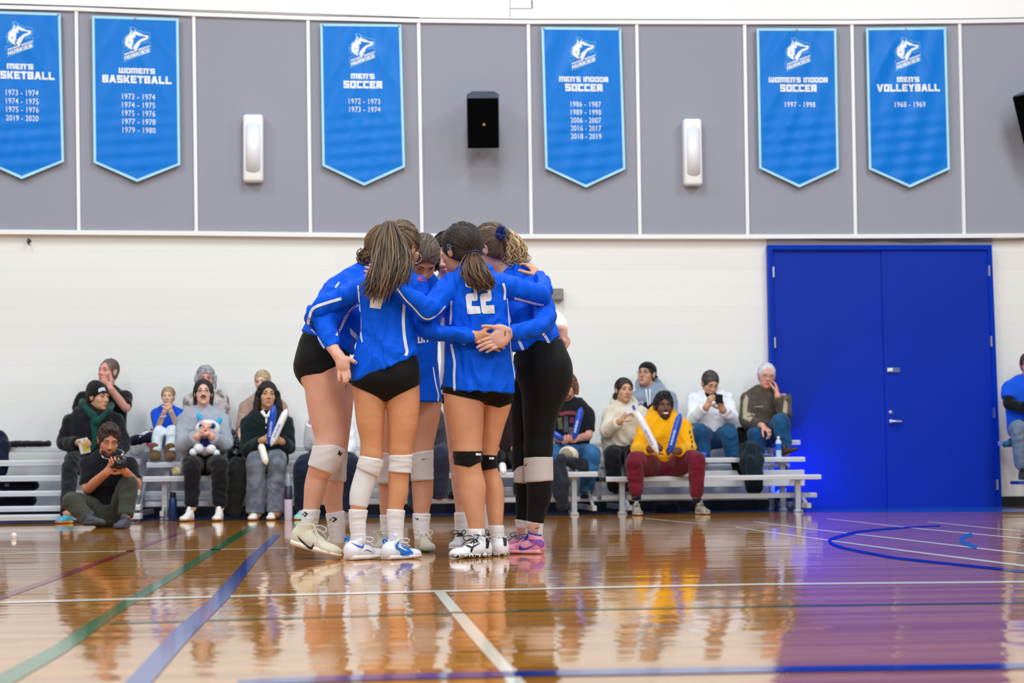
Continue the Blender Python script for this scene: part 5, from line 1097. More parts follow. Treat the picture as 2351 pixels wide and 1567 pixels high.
fa.t('legL', [(768, 850, 44, .14), (772, 900, 40, .13), (774, 950, 34, .12), (775, 1000, 27, .1), (774, 1045, 22, .09)]); fa.t('shinL', [(774, 1045, 22, .09), (771, 1080, 19, .09), (767, 1112, 22, .1), (764, 1138, 22.5, .1), (767, 1165, 19.5, .1), (771, 1200, 16, .1), (776, 1228, 13, .1)])
fa.t('neck', [(862, 622, 22, .14), (878, 600, 21, .14)])
ha = fa.head(886, 578, .14, 1.06, 118, -22, 8)
z = -.395
hand_tubes(fa, [[(775, 812, 11.5, -.375), (781, 823, 12, -.39, .75), (786, 833, 12.5, z, .62), (788, 839, 12, z, .58)], [(781, 830, 6, z), (780, 840, 6, z), (780, 846, 5, z)], [(785, 832, 6, z), (786, 842, 6.2, z), (786.5, 848, 5, z)], [(789, 832, 6, z), (791, 841, 6.2, z), (792.5, 847.5, 5, z)], [(791, 829, 6, z), (796, 838, 5.8, z), (797.5, 844, 4.8, z)], [(787, 826, 6.5, z), (795, 826, 6.5, z), (800, 825, 5.6, z)]],
    [[(780, 845, 4.6, z), (778.3, 857, 4.1, z - .006), (778.3, 868, 3.8, z - .01), (779, 877, 3.1, z - .006)], [(786.5, 847, 4.8, z), (788, 860, 4.3, z - .008), (790, 871, 3.9, z - .014), (791, 880, 3.2, z - .012)], [(792.5, 846.5, 4.7, z), (795.3, 859, 4.2, z - .008), (797, 869, 3.8, z - .012), (797.6, 878, 3.1, z - .01)], [(797.5, 843, 4.4, z), (801, 853, 3.9, z - .006), (802.6, 862, 3.5, z - .008), (802.6, 870, 2.9, z - .006)], [(797, 825.5, 5.6, z), (804, 825, 5.1, z - .008), (811, 828.5, 4.4, z - .012), (817, 832, 3.5, z - .014)]])
fa.body([('torso', -.014), ('hips', -.008), ('armR', -.017), ('foreR', -.0), ('armL', -.017), ('legL', 0), ('legR', 0), ('shinL', 0), ('shinR', 0)], neck='neck', h=.0055)
nail(fa, [(815.5, 831, z - .022), (779, 876, z - .014), (791, 879, z - .02), (797.6, 877, z - .018), (802.6, 869, z - .014)], mat('dark_red_nail', (130, 24, 34), .25), 1.5)
ja = fa.wear('jersey', jersey, [('torso', .006, [fa.plane(700, 762, 808, 812, (790, 700))]), ('armR', .0), ('foreR', .006, [fa.plane(746, 800, 775, 786, (750, 750))]), ('armL', 0)], h=.005, amp=.017, freq=(13, 10, 7), seed=31, warp=.5, fade=fa.plane(700, 762, 808, 812, (790, 700)))
fa.wear('shorts', blackfab, [('hips', .002, [fa.plane(700, 759, 808, 809, (740, 850))]), ('legR', .004, [fa.plane(690, 886, 740, 854, (735, 840)), fa.plane(730, 856, 790, 852, (735, 840))]), ('legL', .004, [fa.plane(750, 852, 805, 880, (770, 840))])], h=.005, amp=.0015, join=.03)
fa.t('padR', [(757, 1012, 35, -.1), (752, 1044, 35, -.1), (738, 1074, 30, -.09), (728, 1100, 27, -.07)]); fa.t('padL', [(774, 1035, 22, .09), (772, 1080, 21, .09), (769, 1112, 22, .1)])
q1 = fa.wear('knee_pad', padwhite, [('padR', .005, [fa.plane(725, 1022, 770, 1019, (750, 1060)), fa.plane(755, 1017, 792, 1030, (750, 1060)), fa.plane(709, 1069, 757, 1086, (750, 1040))])], h=.005, amp=.003, freq=(9, 9, 16))
q2 = fa.wear('knee_pad', padgrey, [('padL', .005, [fa.plane(752, 1036, 794, 1036, (772, 1070)), fa.plane(750, 1103, 790, 1106, (772, 1070))])], h=.005, amp=.003, freq=(9, 9, 16))
print_on('forked_mark', q1, [[(773, 1043), (776, 1040), (778, 1034), (780, 1033), (781, 1038), (787, 1039), (783, 1042), (782, 1046), (779, 1045), (777, 1042)]], ink, step=2); 
k1_ = sock(fa.root, fa, [(716, 1160, 20, -.04), (711, 1195, 18.5, -.03), (709, 1228, 16, -.03)], whitefab, clips=[fa.plane(690, 1169, 735, 1169, (711, 1200))])
k2_ = sock(fa.root, fa, [(768, 1165, 21, .1), (772, 1200, 19, .1), (776, 1240, 16, .1)], whitefab, clips=[fa.plane(748, 1178, 792, 1171, (772, 1200))])
def arrow_star(o, x0, x1, y):
    w = x1 - x0; print_on('arrow_mark', o, [[(x0 + w * .25, y - 4.5), (x0 + w * .55, y - 6), (x1, y - 1.5), (x0 + w * .5, y + 6), (x0 + w * .3, y + 4.5), (x0 + w * .68, y - 1), (x0 + w * .45, y - 3)]], ink, step=2)
    print_on('star_mark', o, [[(x0 + 2 + (2.6 if i % 2 == 0 else 1.1) * math.sin(i * .628), y + .5 - (2.6 if i % 2 == 0 else 1.1) * math.cos(i * .628)) for i in range(10)]], ink, step=2)
arrow_star(k1_, 694, 707, 1180); arrow_star(k2_, 757, 775, 1192)
crm, crs = mat('cream_shoe_knit', (222, 212, 190), .6, bump=.25, bscale=120, stretch=(1, 1, 4)), mat('ivory_sole_rubber', (240, 234, 220), .4)
a_ = G(664, 9.86) + [0, 0, .075]; s1, so1 = shoe(fa.root, a_, G(781, 9.70), (crm, crs, None), lace=mat('cream_lace', (232, 226, 208), .7), up=(.2, 0, 1), high=.04, wid=1.15)
a_ = G(748, 10.12) + [0, 0, .02]; s2, so2 = shoe(fa.root, a_, a_ + [.19, .14, -.02], (crm, crs, None), lace=MATS['cream_lace'], high=.04, wid=1.15)
print_on('tick_mark', (s1, so1), [[(682, 1227), (692, 1238), (704, 1249), (713, 1254), (718, 1252), (719, 1245), (721, 1251), (719, 1258), (715, 1261), (709, 1259), (697, 1249), (688, 1239)]], ink, step=2.5)
print_on('tick_mark', (s2, so2), [[(757, 1244), (764, 1256), (772, 1263), (780, 1262), (783, 1259), (782, 1267), (774, 1266), (765, 1261)]], ink, step=2.5)
for x_, y_ in ((724, 1215), (727, 1220)): print_on('small_logo', [o for o in s1.children if o.name.startswith('tongue')][0], [[(x_ - 2, y_ - 2), (x_ + 2, y_ - 2), (x_ + 1, y_ + 2), (x_ - 3, y_ + 2)]], ink, step=2)
hm4 = hair_material('golden_brown_hair', (66, 46, 32), (150, 116, 78))
hc4 = ha.hair(fa.root, hm4, thick=.015, front=.07, amp=.001, h=.0045)
strands('swept_locks', [[(880, 538), (866, 548), (856, 562), (848, 578)], [(890, 545), (874, 556), (860, 570), (850, 582)], [(890, 570), (874, 576), (862, 582), (852, 586)], [(884, 592), (872, 594), (862, 592), (852, 590)], [(876, 604), (866, 602), (858, 598), (850, 592)]], 150, hm4, hc4, r=.0024, snap=hc4, seed=15)
comb(hc4, fa.p(846, 586, .1), 800, hm4, seed=6)
rnd = random.Random(4); m_ = MB(); c = fa.p(838, 586, .1)
for i in range(70):
    a0, b0, rr = rnd.uniform(0, 6.28), rnd.uniform(-.9, .9), rnd.uniform(.026, .044); ax = nrm([rnd.gauss(0, 1), rnd.gauss(0, 1), rnd.gauss(0, .6)]); u_ = nrm(np.cross(ax, [.2, .3, .9])); v_ = np.cross(ax, u_); off_ = np.array([rnd.gauss(0, .008), rnd.gauss(0, .008), rnd.gauss(-.012, .014)])
    m_.tube([c + off_ + rr * (math.cos(a0 + t) * u_ + math.sin(a0 + t) * v_ * .8) for t in np.linspace(0, rnd.uniform(2.5, 5), 12)], [.0025 + .0015 * math.sin(t) for t in np.linspace(0, 3.14, 12)], 5, cap=False)
m_.sphere(c + [0, 0, -.01], (.03, .03, .034), None, 12); m_.build('hair_bun', hm4, hc4, True)
stripe(ja, [(779, 648), (770, 660)], 3.4, n=3); stripe(ja, [(822, 697), (805, 712), (793, 730), (783, 752), (772, 770)], 6)
stripe(ja, [(715, 756), (725, 766), (735, 782), (747, 802)], 3.2); words_on(ja, 'BROWN', lambda x, y: (801 + x * 52 + y * 5, 768 + x * 26 - y * 14 + 0, )if False else (803 + x * 44 + (1 - y) * 1, 752 + x * 46 + (1 - y) * 14), jwhite, 'chest_lettering')

# ---- player facing the camera between the two, head bowed
fc = Fig(10.55, (978, 1267), 'player facing the camera in the middle of the huddle with head bowed', skin('shaded_tan_skin', (206, 150, 122)), GRP)
fc.t('torso', [(955, 920, 56, 0, .75), (952, 860, 54, 0, .7), (950, 800, 52, -.02, .68), (955, 740, 54, -.06, .65), (962, 690, 58, -.12, .6), (968, 655, 46, -.18, .6), (972, 635, 24, -.22, .85)])
fc.t('armL', [(918, 690, 22, -.12), (890, 720, 20, -.05), (862, 745, 18, 0)]); fc.t('armR', [(1012, 690, 22, -.1), (1040, 720, 20, .0), (1066, 735, 18, .05)])
fc.t('legR', [(980, 880, 36, 0), (983, 927, 31, 0), (980, 960, 29, 0), (975, 1000, 25, 0), (971, 1030, 23.5, 0), (969, 1060, 23.5, 0)]); fc.t('shinR', [(969, 1060, 23.5, 0), (970, 1103, 24.5, .01), (970, 1135, 23.5, .01), (968, 1165, 19, 0), (967, 1200, 16.5, 0), (968, 1224, 13, 0)])
fc.t('legL', [(915, 880, 34, .05), (905, 930, 30, .05), (895, 980, 26, .05), (888, 1030, 23, .05), (887, 1060, 22, .05)]); fc.t('shinL', [(887, 1060, 22, .05), (890, 1105, 22, .06), (891, 1140, 21, .06), (890, 1175, 17, .05), (891, 1205, 15, .05), (890, 1224, 12, .05)])
fc.t('neck', [(973, 645, 19, -.2), (974, 622, 19, -.24)])
hcH = fc.head(972, 592, -.28, .98, 12, -58, 0)
fc.body([('torso', -.012, [fc.plane(890, 880, 1012, 880, (950, 800))]), ('armL', -.017), ('armR', -.017), ('legL', 0, [fc.plane(890, 912, 1012, 912, (950, 960))]), ('legR', 0, [fc.plane(890, 912, 1012, 912, (950, 960))]), ('shinL', 0), ('shinR', 0)], neck='neck', h=.006)
hcH.face(fc.root)
jc = fc.wear('jersey', jersey, [('torso', .004, [fc.plane(890, 921, 1012, 923, (950, 800))]), ('armL', 0), ('armR', 0)], h=.0055, amp=.008, freq=(7, 7, 6), seed=41)
words_on(jc, 'UN', lambda x, y: (959 + x * 24, 788 - x * 3 - y * 15), jwhite, 'chest_lettering')
stripe(jc, [(994, 842), (1000, 880), (1006, 905), (1005, 921)], 3)
fc.t('padR', [(970, 1022, 24, 0), (969, 1065, 24, 0), (970, 1115, 24.5, 0)]); fc.t('padL', [(888, 1030, 23, .05), (887, 1070, 22.5, .05), (890, 1120, 22, .05)])
r1 = fc.wear('knee_pad', padgrey, [('padR', .005, [fc.plane(945, 1040, 994, 1031, (970, 1070)), fc.plane(945, 1105, 994, 1101, (970, 1070))])], h=.005, amp=.003, freq=(8, 8, 18)); r2 = fc.wear('knee_pad', padgrey, [('padL', .005, [fc.plane(868, 1039, 908, 1039, (888, 1070)), fc.plane(868, 1110, 908, 1110, (888, 1070))])], h=.005, amp=.003, freq=(8, 8, 18))
tick(r1, 968, 1050, 983, 1055, mat('grey_brown_print', (120, 96, 92), .6))
k1_ = sock(fc.root, fc, [(969, 1165, 20.5, 0), (967, 1200, 18, 0), (968, 1232, 15.5, 0)], whitefab, clips=[fc.plane(945, 1178, 990, 1178, (968, 1220))]); sock(fc.root, fc, [(890, 1170, 18.5, .05), (891, 1205, 16, .05), (890, 1235, 14, .05)], whitefab, clips=[fc.plane(870, 1181, 910, 1181, (890, 1220))])
tick(k1_, 950, 1186, 961, 1193, ink, flip=True)
tan_, teal = mat('beige_shoe_suede', (198, 188, 168), .75), mat('teal_sole_rubber', (118, 152, 150), .5)
a_ = G(962, 10.62); shoe(fc.root, a_, a_ + [.05, -.27, 0], (tan_, teal, None), lace=mat('beige_lace', (214, 206, 186), .7), high=.06, wid=1.05)
a_ = G(884, 10.68); shoe(fc.root, a_, a_ + [-.03, -.27, 0], (tan_, teal, None), lace=MATS['beige_lace'], high=.06, wid=1.15)
hm5 = hair_material('ash_brown_hair', (62, 50, 44), (128, 108, 94))
hc5 = hcH.hair(fc.root, hm5, thick=.015, front=.066, amp=.001, h=.0045)
strands('swept_locks', [[(950, 600), (955, 575), (966, 556), (980, 546)], [(962, 610), (966, 585), (972, 565), (982, 550)], [(976, 604), (980, 588), (982, 570), (984, 552)], [(988, 598), (990, 582), (990, 566), (986, 552)]], 130, hm5, hc5, r=.0023, snap=hc5, seed=17)

comb(hc5, fc.p(984, 548, -.1), 700, hm5, seed=7)
# ---- libero in white behind number 22, dark hair, half a face showing
ff = Fig(10.75, (1080, 1258), 'player in white jersey half hidden behind number 22, dark hair falling beside her face', skin('light_skin', (226, 176, 158)), GRP)
ff.t('torso', [(1072, 900, 62, 0, .75), (1070, 840, 56, 0, .7), (1066, 780, 52, -.03, .68), (1058, 720, 54, -.08, .65), (1048, 680, 56, -.14, .6), (1038, 650, 42, -.2, .6), (1032, 632, 22, -.24, .85)])
ff.t('armL', [(1004, 690, 20, -.2), (950, 700, 18, -.3), (905, 690, 16, -.4)]); ff.t('armR', [(1100, 680, 22, .0), (1190, 700, 20, .02), (1270, 728, 18, -.1), (1291, 752, 14, -.3)])
ff.t('legR', [(1100, 890, 38, 0), (1102, 960, 32, 0), (1102, 1050, 24, 0)]); ff.t('shinR', [(1102, 1050, 24, 0), (1108, 1110, 23, 0), (1112, 1165, 17, 0), (1114, 1240, 14, 0)])
ff.t('legL', [(1050, 890, 38, 0), (1052, 960, 32, 0), (1056, 1050, 24, 0)]); ff.t('shinL', [(1056, 1050, 24, 0), (1060, 1110, 23, 0), (1062, 1165, 17, 0), (1062, 1240, 14, 0)])
ff.t('neck', [(1032, 640, 19, -.23), (1030, 615, 18, -.26)])
hf = ff.head(1029, 588, -.28, 1.06, -28, -16, -6)
z = -.34
hand_tubes(ff, [[(1289, 755, 11, z), (1293, 765, 11, z, .7)], [(1289, 762, 7, z), (1296, 772, 6.5, z)], [(1286, 766, 7, z), (1293, 778, 6.5, z)]], [[(1296, 769, 4.8, z), (1303, 776, 4.4, z), (1306, 784, 3.9, z), (1304, 790, 3.4, z)], [(1294, 775, 4.8, z), (1301, 783, 4.4, z), (1303, 790, 3.9, z), (1300, 797, 3.4, z)], [(1291, 779, 4.6, z), (1298, 788, 4.2, z), (1299, 795, 3.7, z), (1296, 800, 3.2, z)], [(1288, 770, 5, z), (1293, 778, 4.6, z - .01), (1296, 784, 4, z - .012)]])
ff.body([('torso', -.012, [ff.plane(1000, 880, 1140, 880, (1070, 800))]), ('armL', -.017), ('armR', -.007), ('legL', 0, [ff.plane(1000, 905, 1140, 905, (1070, 960))]), ('legR', 0, [ff.plane(1000, 905, 1140, 905, (1070, 960))]), ('shinL', 0), ('shinR', 0)], neck='neck', h=.006)
hf.face(ff.root, brow=(58, 40, 34))
ff.wear('jersey', cloth('white_jersey_knit', (236, 236, 238), var=.02), [('torso', .006, [ff.plane(1000, 905, 1140, 905, (1070, 800))]), ('armL', 0), ('armR', 0)], h=.006, amp=.008, freq=(7, 7, 6), seed=51)
ff.wear('shorts', blackfab, [('torso', .0, [ff.plane(1000, 895, 1140, 895, (1070, 920))]), ('legL', .005, [ff.plane(1000, 925, 1140, 925, (1070, 880))]), ('legR', .005, [ff.plane(1000, 925, 1140, 925, (1070, 880))])], h=.006, amp=.001)
for st, cl_ in (([(1112, 1150, 20, 0), (1114, 1200, 17, 0), (1114, 1245, 16, 0)], ff.plane(1090, 1158, 1140, 1158, (1113, 1200))), ([(1061, 1165, 18, 0), (1062, 1205, 17, 0), (1062, 1245, 16, 0)], ff.plane(1040, 1175, 1090, 1175, (1062, 1220)))): sock(ff.root, ff, st, whitefab, clips=[cl_])
gsh = mat('light_grey_shoe', (206, 206, 212), .5); a_ = G(1066, 10.8); shoe(ff.root, a_, a_ + [-.08, -.25, 0], (gsh, solew, None), lace=blk); a_ = G(1116, 10.8); shoe(ff.root, a_, a_ + [.05, -.26, 0], (gsh, solew, None), lace=blk)
hm6 = hair_material('near_black_hair', (22, 14, 12), (52, 34, 28))
hc6 = hf.hair(ff.root, hm6, thick=.015, front=.07, amp=.001, h=.0045)
comb(hc6, ff.p(1000, 612, -.22), 700, hm6, seed=8)
strands('loose_locks', [[(1012, 540, -.33), (1006, 560, -.36), (1004, 590, -.36), (1006, 606, -.34), (1010, 618, -.32)], [(1008, 545, -.3), (1000, 575, -.32), (994, 598, -.32), (994, 608, -.3), (998, 618, -.28)], [(1006, 555, -.24), (996, 580, -.24), (986, 600, -.22), (986, 610, -.2), (992, 620, -.18)]], 130, hm6, hc6, r=.0034, jit=.008, Y=10.75, seed=18, end_jit=6, wave=2)
# ------------------------------------------------------------------ spectators on the bleachers
SPG = 'spectators on the bleachers'
jean, jean2 = cloth('blue_denim', (40, 92, 140), rgb2=(58, 116, 166), vscale=7), cloth('dark_blue_denim', (16, 66, 108), rgb2=(26, 84, 128), vscale=7)
blackcl, navycl, greyknit = cloth('black_cotton', (14, 15, 20)), cloth('navy_cotton', (16, 26, 48)), cloth('grey_marl_fleece', (166, 172, 184), bump=.3, bscale=90)
white_rub, gum = mat('white_canvas_shoe', (232, 230, 224), .6), mat('gum_sole', (190, 140, 96), .5)
def vec(f, a, b): return f.p(*b) - f.p(*a)
def sit(Y, base, label, sk, torso, aL, aR, hd, lL=None, lR=None, topm=None, pant=None, sleeve=(15, 15), thick=.013, hands=(None, None), ratio=.62, ar=(.055, .049, .045, .034), lr=(.088, .085, .066, .05), pant_end=(99, 99), wide=1.0, jaw=1.0, amp=.015, pelvis=None, body_h=.008, topname='sweater', pantname='trousers', neck_r=.055, freq=(8, 8, 6), shoes=None, hs_hand=1.0, pthick=.012):
    f = Fig(Y, base, label, sk, SPG)
    f.t('torso', [(x, y, r, d, ratio) for x, y, r, d in torso])
    parts = [('torso', -.012)]
    def arm(nm, pts):
        if pts is None: return
        a, b, c = pts; m = tuple((np.array(a) + np.array(b)) / 2); m2 = tuple(np.array(b) * .55 + np.array(c) * .45)
        f.limb(nm, [a, m, b, m2, c], (ar[0], ar[1], ar[2] * .96, ar[2] * .95, ar[3])); parts.append((nm, 0))
    def leg(nm, pts):
        if pts is None: return
        a, b, c = pts; m = tuple((np.array(a) + np.array(b)) / 2); m2 = tuple(np.array(b) * .6 + np.array(c) * .4)
        f.limb(nm, [a, m, b, m2, c], (lr[0], lr[1], lr[2], lr[2] * .93, lr[3])); parts.append((nm, -.006))
    arm('aL', aL); arm('aR', aR); leg('lL', lL); leg('lR', lR)
    px, py, dY, hs, yaw, pitch, roll = hd; h = f.head(px, py, dY, hs, yaw, pitch, roll)
    tb = torso[-1]; nb = f.p(tb[0], tb[1] + 4, tb[3]); f.T['neck'] = [bone(nb, h.L(0, -.028, -.06), neck_r * 1.15 * hs, neck_r * hs)]
    for nm, hp in zip(('aL', 'aR'), hands):
        if hp is None or nm not in f.T: continue
        tip, n, side, curl = hp[:4]; w = f.J[nm][-1]; d = f.p(*tip) - w; f.hand(w + nrm(d) * .008, d, n, side, curl, hp[4] if len(hp) > 4 else 4, hs_hand * hs * .95, wr=ar[3] * .85)
    f.body(parts, h=body_h, neck='neck', wide=wide, jaw=jaw)
    if pant is not None:
        pv = pelvis or (torso[0][0], torso[0][1] + 4, torso[0][3]); S_ = [(nm, pthick) for nm in ('lL', 'lR') if nm in f.T]
        def cut(nm, ext): a, b = f.J[nm][-2], f.J[nm][-1]; n = nrm(b - a); return [(n, float(n @ b) + ext)]
        pp = [(f.T[nm][:e], pthick, cut(nm, .012)) for nm, e in zip(('lL', 'lR'), pant_end) if nm in f.T]
        f.wear(pantname, pant, pp + [([ell(f.p(*pv), (rpx(torso[0][2], Y) * .95, .14, .12))], .006)], h=.0085, amp=amp * .9, freq=(8, 8, 8), join=.03)
    if topm is not None:
        pp = [('torso', .006)]
        for nm, e in zip(('aL', 'aR'), sleeve):
            if nm in f.T: q = f.T[nm][:e][-1]; pp.append((f.T[nm][:e], thick, [(q[7], float(q[7] @ q[2]) + .004)]))
        f.wear(topname, topm, pp, h=.0085, amp=amp, freq=freq, join=.03)
    for q in shoes or []:
        a, L_, yaw_, ms, lc = q; a = np.asarray(a, float); y_ = math.radians(yaw_); shoe(f.root, a, a + L_ * np.array([math.sin(y_), -math.cos(y_), q[5] if len(q) > 5 else 0]), ms, lace=lc, high=.02, wid=1.15, h=.007, bow=False)
    return f
def hood(f, m, c, r, rr=.035, tilt=.25, parent=None):
    """a hood lying round the neck"""
    mb = MB(); a = np.linspace(0, 2 * np.pi, 33); pts = [np.asarray(c) + np.array([r * math.cos(t), .8 * r * math.sin(t) + .01, -.05 * math.sin(t - .2) * -1 * (1 if math.sin(t) > 0 else .9) + tilt * .2 * math.sin(t)]) for t in a]
    mb.tube(pts, [rr * (1.1 + .35 * math.sin(t)) for t in a], 12, cap=False); return mb.build('hood', m, parent or f.root, True)
def cords(f, m, tops, bots, r=.006):
    mb = MB()
    for a, b in zip(tops, bots): A, B = f.p(*a), f.p(*b); mb.tube(catmull([A, (A + B) / 2 + [0, -.012, 0], B]), r, 7)
    return mb.build('drawstring', m, f.root, True)
def clap_stick(px0, py0, px1, py1, Y0, Y1, m, label, r=.034, print_m=None):
    A, B = P(px0, py0, Y0), P(px1, py1, Y1); t = np.linspace(0, 1, 15); prof = np.interp(t, [0, .05, .16, .3, .82, .93, 1], [.12, .62, .98, 1, .96, .55, .08]); mb = MB(); bend = np.array([0, -.006, .004])
    mb.tube([A + (B - A) * q + bend * math.sin(q * 3.1) for q in t], prof * r, 14); o = mb.build('clap_stick', m, None, True); tag(o, label, 'noisemaker', 'inflated clap sticks'); GEO.pop(o, None)
    if print_m is not None:
        for k in range(11):
            q = .42 + k * .034; a = np.array([px0, py0]) + (np.array([px1, py1]) - [px0, py0]) * q; d = nrm(np.array([px1 - px0, py1 - py0])); n_ = np.array([-d[1], d[0]]); w = 3.4 if k % 3 else 2.2
            print_on('lettering', o, [[tuple(a - d * .9 - n_ * w * .6 + n_), tuple(a + d * .9 - n_ * w * .6 + n_), tuple(a + d * .9 + n_ * w + n_), tuple(a - d * .9 + n_ * w + n_)]], print_m, step=2, off=.001)
    return o
stickw, stickb = mat('white_inflated_film', (238, 234, 238), .25), mat('blue_inflated_film', (12, 74, 190), .22)
bprint, wprint = mat('blue_stick_print', (36, 84, 180), .4), mat('pale_stick_print', (190, 206, 240), .4)
pale, tan, brn = skin('pale_skin', (232, 182, 164)), skin('olive_skin', (206, 156, 124)), skin('deep_brown_skin', (112, 74, 56))
rosy = skin('ruddy_skin', (220, 158, 140))
HC = {}
def hmat(nm, c, c2):
    HC[nm] = (c, c2); return mat(nm, c, .6, rgb2=c2, vscale=30, stretch=(3, 3, .5), bump=.5, bscale=60)

def do_hair(f, m, back=(0, -.1, -.01), n=330, r=.0026, **k):
    k.setdefault('front', .08); o = f.h.hair(f.root, m, **k); c = HC.get(m.name, ((90, 70, 60), (120, 100, 90))); comb(o, f.h.L(*back), n, hair_material(m.name + '_locks', *c) if m.name + '_locks' not in bpy.data.materials else bpy.data.materials[m.name + '_locks'], r=r * f.h.s, seed=len(bpy.data.objects), steps=9); return o
# man with hand over his mouth, top row
f = sit(19.85, (240, 1020), 'man in black t-shirt on the top row covering his mouth with his hand', rosy, [(238, 1010, 48, .0), (238, 960, 49, .0), (239, 922, 50, .0), (243, 900, 34, .0), (246, 890, 20, .0)],
    ((190, 913, 0), (178, 948, -.05), (205, 985, -.3)), ((287, 912, 0), (289, 937, -.16), (254, 892, -.27)), (248, 853, -.06, 1.13, -32, 6, 6), ((225, 1010, .02), (212, 1018, -.36), (205, 1046, -.34)), ((262, 1010, .02), (270, 1018, -.36), (270, 1046, -.34)),
    blackcl, navycl, shoes=[(P(205, 1055, 19.62), .28, -8, (blackcl, blackcl, None), blk), (P(270, 1055, 19.62), .28, 8, (blackcl, blackcl, None), blk)], sleeve=(7, 6), hands=(None, ((229, 868, -.25), (.1, .9, .3), -1, (22, 30, 25), 1)), topname='t_shirt', thick=.02, jaw=1.1)
f.h.face(f.root, brow=(120, 84, 66)); do_hair(f, hmat('short_brown_hair', (92, 74, 64), (128, 108, 96)), thick=.006, front=.09, amp=.001, h=.006)
# man in beanie and dark coat
coat = cloth('black_fleece_coat', (15, 17, 24), bump=.6, bscale=45); dgreen = cloth('dark_green_hood_cotton', (10, 66, 58))
f = sit(19.15, (160, 1197), 'man in black beanie and dark coat over green hoodie, sitting behind the photographer', tan, [(214, 1055, 54, -.02), (213, 1005, 56, -.02), (213, 968, 54, .0), (218, 946, 36, .0), (222, 936, 22, .0)],
    ((163, 966, 0), (146, 1017, -.08), (184, 1016, -.34)), ((268, 966, 0), (284, 1020, -.1), (262, 1050, -.32)), (226, 911, -.06, 1.15, 52, -2, 2), ((190, 1052, -.05), (163, 1062, -.52), (153, 1176, -1.0)), ((240, 1052, -.05), (262, 1066, -.52), (262, 1176, -.98)),
    coat, blackcl, hands=(((200, 1010, -.40), (.2, -.6, -.7), -1, (40, 45, 35)), ((250, 1062, -.36), (0, 0, -1), 1, (40, 40, 30))), thick=.023, amp=.018, topname='coat', ratio=.68, shoes=None)
f.h.face(f.root, brow=(30, 22, 18), lips=(150, 96, 84)); do_hair(f, hmat('black_short_hair', (20, 16, 15), (34, 28, 26)), thick=.006, front=.06, amp=.001, h=.006, name='hair')
S = Solid(); S.add([f.h.e((0, -.02, .045), (.09, .108, .092)), f.h.e((0, -.045, .09), (.06, .07, .06))], .03, .01, [f.h.clip((0, .35, -1), (0, .08, .034))], csm=.01); S.add([f.h.e((0, -.018, .03), (.096, .112, .08))], .0, .004, [f.h.clip((0, .35, -1), (0, .08, .030)), f.h.clip((0, -.35, 1), (0, .08, .075))], csm=.01)
bn = solid_obj('beanie', S, .006, cloth('black_ribbed_beanie', (12, 13, 18), bump=.8, bscale=120), f.root, amp=.002)
print_on('emblem', bn, [[(226, 892), (233, 889), (240, 889), (243, 897), (236, 896), (230, 899), (226, 900)]], mat('pale_patch', (190, 196, 216), .6), step=2.5)
S = Solid(); S.add([bone(f.p(188, 928, -.06), f.p(212, 952, -.16), .03, .036), bone(f.p(212, 952, -.16), f.p(222, 968, -.19), .036, .03), bone(f.p(222, 968, -.19), f.p(250, 942, -.14), .03, .026), bone(f.p(188, 928, -.06), f.p(190, 922, .06), .03, .04), bone(f.p(250, 942, -.14), f.p(255, 930, .02), .026, .034)], .02); solid_obj('hood', S, .007, dgreen, f.root, amp=.006)
print_on('hoodie_front', [o for o in f.root.children if o.name.startswith('coat')][0], [[(206, 962), (230, 962), (222, 985), (226, 1010), (214, 1035), (208, 1030), (212, 1000), (209, 980)]], dgreen, step=4, off=.006)
mc_ = mat('turquoise_trainer_mesh', (70, 160, 190), .6); ms_ = mat('orange_yellow_sole', (226, 190, 70), .5, rgb2=(224, 84, 34), vscale=8)
shoe(f.root, G(262, 18.2), G(262, 18.2) + [.02, -.27, 0], (mc_, ms_, None), h=.007, bow=False, lace=wlace, wid=1.2)
shoe(f.root, G(164, 18.24), G(164, 18.24) + [-.10, -.25, 0], (mc_, ms_, None), h=.007, bow=False, lace=mat('grey_lace', (170, 174, 180), .7), wid=1.15)
m_ = MB(); A = P(193, 1023, 18.74); R = np.array(Matrix.Rotation(-.22, 3, 'Y') @ Matrix.Rotation(.2, 3, 'X')); m_.box(A, (.10, .012, .15), R, .003); t_ = m_.build('folded_flyer', mat('white_paper', (236, 226, 226), .6)); tag(t_, 'folded white and yellow flyer held by the man in the beanie', 'flyer')
m_ = MB(); m_.box(A + R @ [.018, -.008, -.01], (.058, .006, .09), R); mesh('yellow_panel', m_.V[0], m_.F, mat('yellow_print', (226, 208, 30), .5), t_, False)

# photographer on the floor
f = sit(16.6, (245, 1207), 'bearded photographer in black t-shirt sitting cross-legged on the floor', skin('tanned_skin', (206, 138, 106)), [(247, 1158, 50, .02), (246, 1120, 48, .0), (246, 1082, 52, -.02), (247, 1058, 42, -.03), (248, 1048, 24, -.03)],
    ((200, 1068, -.02), (200, 1122, -.12), (245, 1084, -.36)), ((296, 1068, -.02), (314, 1112, -.12), (287, 1082, -.36)), (250, 1010, -.10, 1.13, 14, -20, 4), ((222, 1172, -.02), (165, 1150, -.22), (205, 1193, -.40)), ((275, 1172, -.02), (296, 1112, -.28), (289, 1182, -.42)),
    cloth('black_cotton_tee', (12, 16, 26)), cloth('olive_chino', (58, 60, 52)), sleeve=(6, 6), hands=(((262, 1062, -.42), (.6, .7, 0), -1, (35, 45, 35)), ((272, 1072, -.43), (-.2, .3, .9), 1, (20, 30, 25))), thick=.018, topname='t_shirt', pelvis=(249, 1180, .0), lr=(.09, .085, .07, .052), pantname='trousers', hs_hand=1.05)
f.h.face(f.root, brow=(44, 30, 24), closed=True); hh_ = hmat('curly_brown_hair', (44, 32, 28), (78, 58, 50))
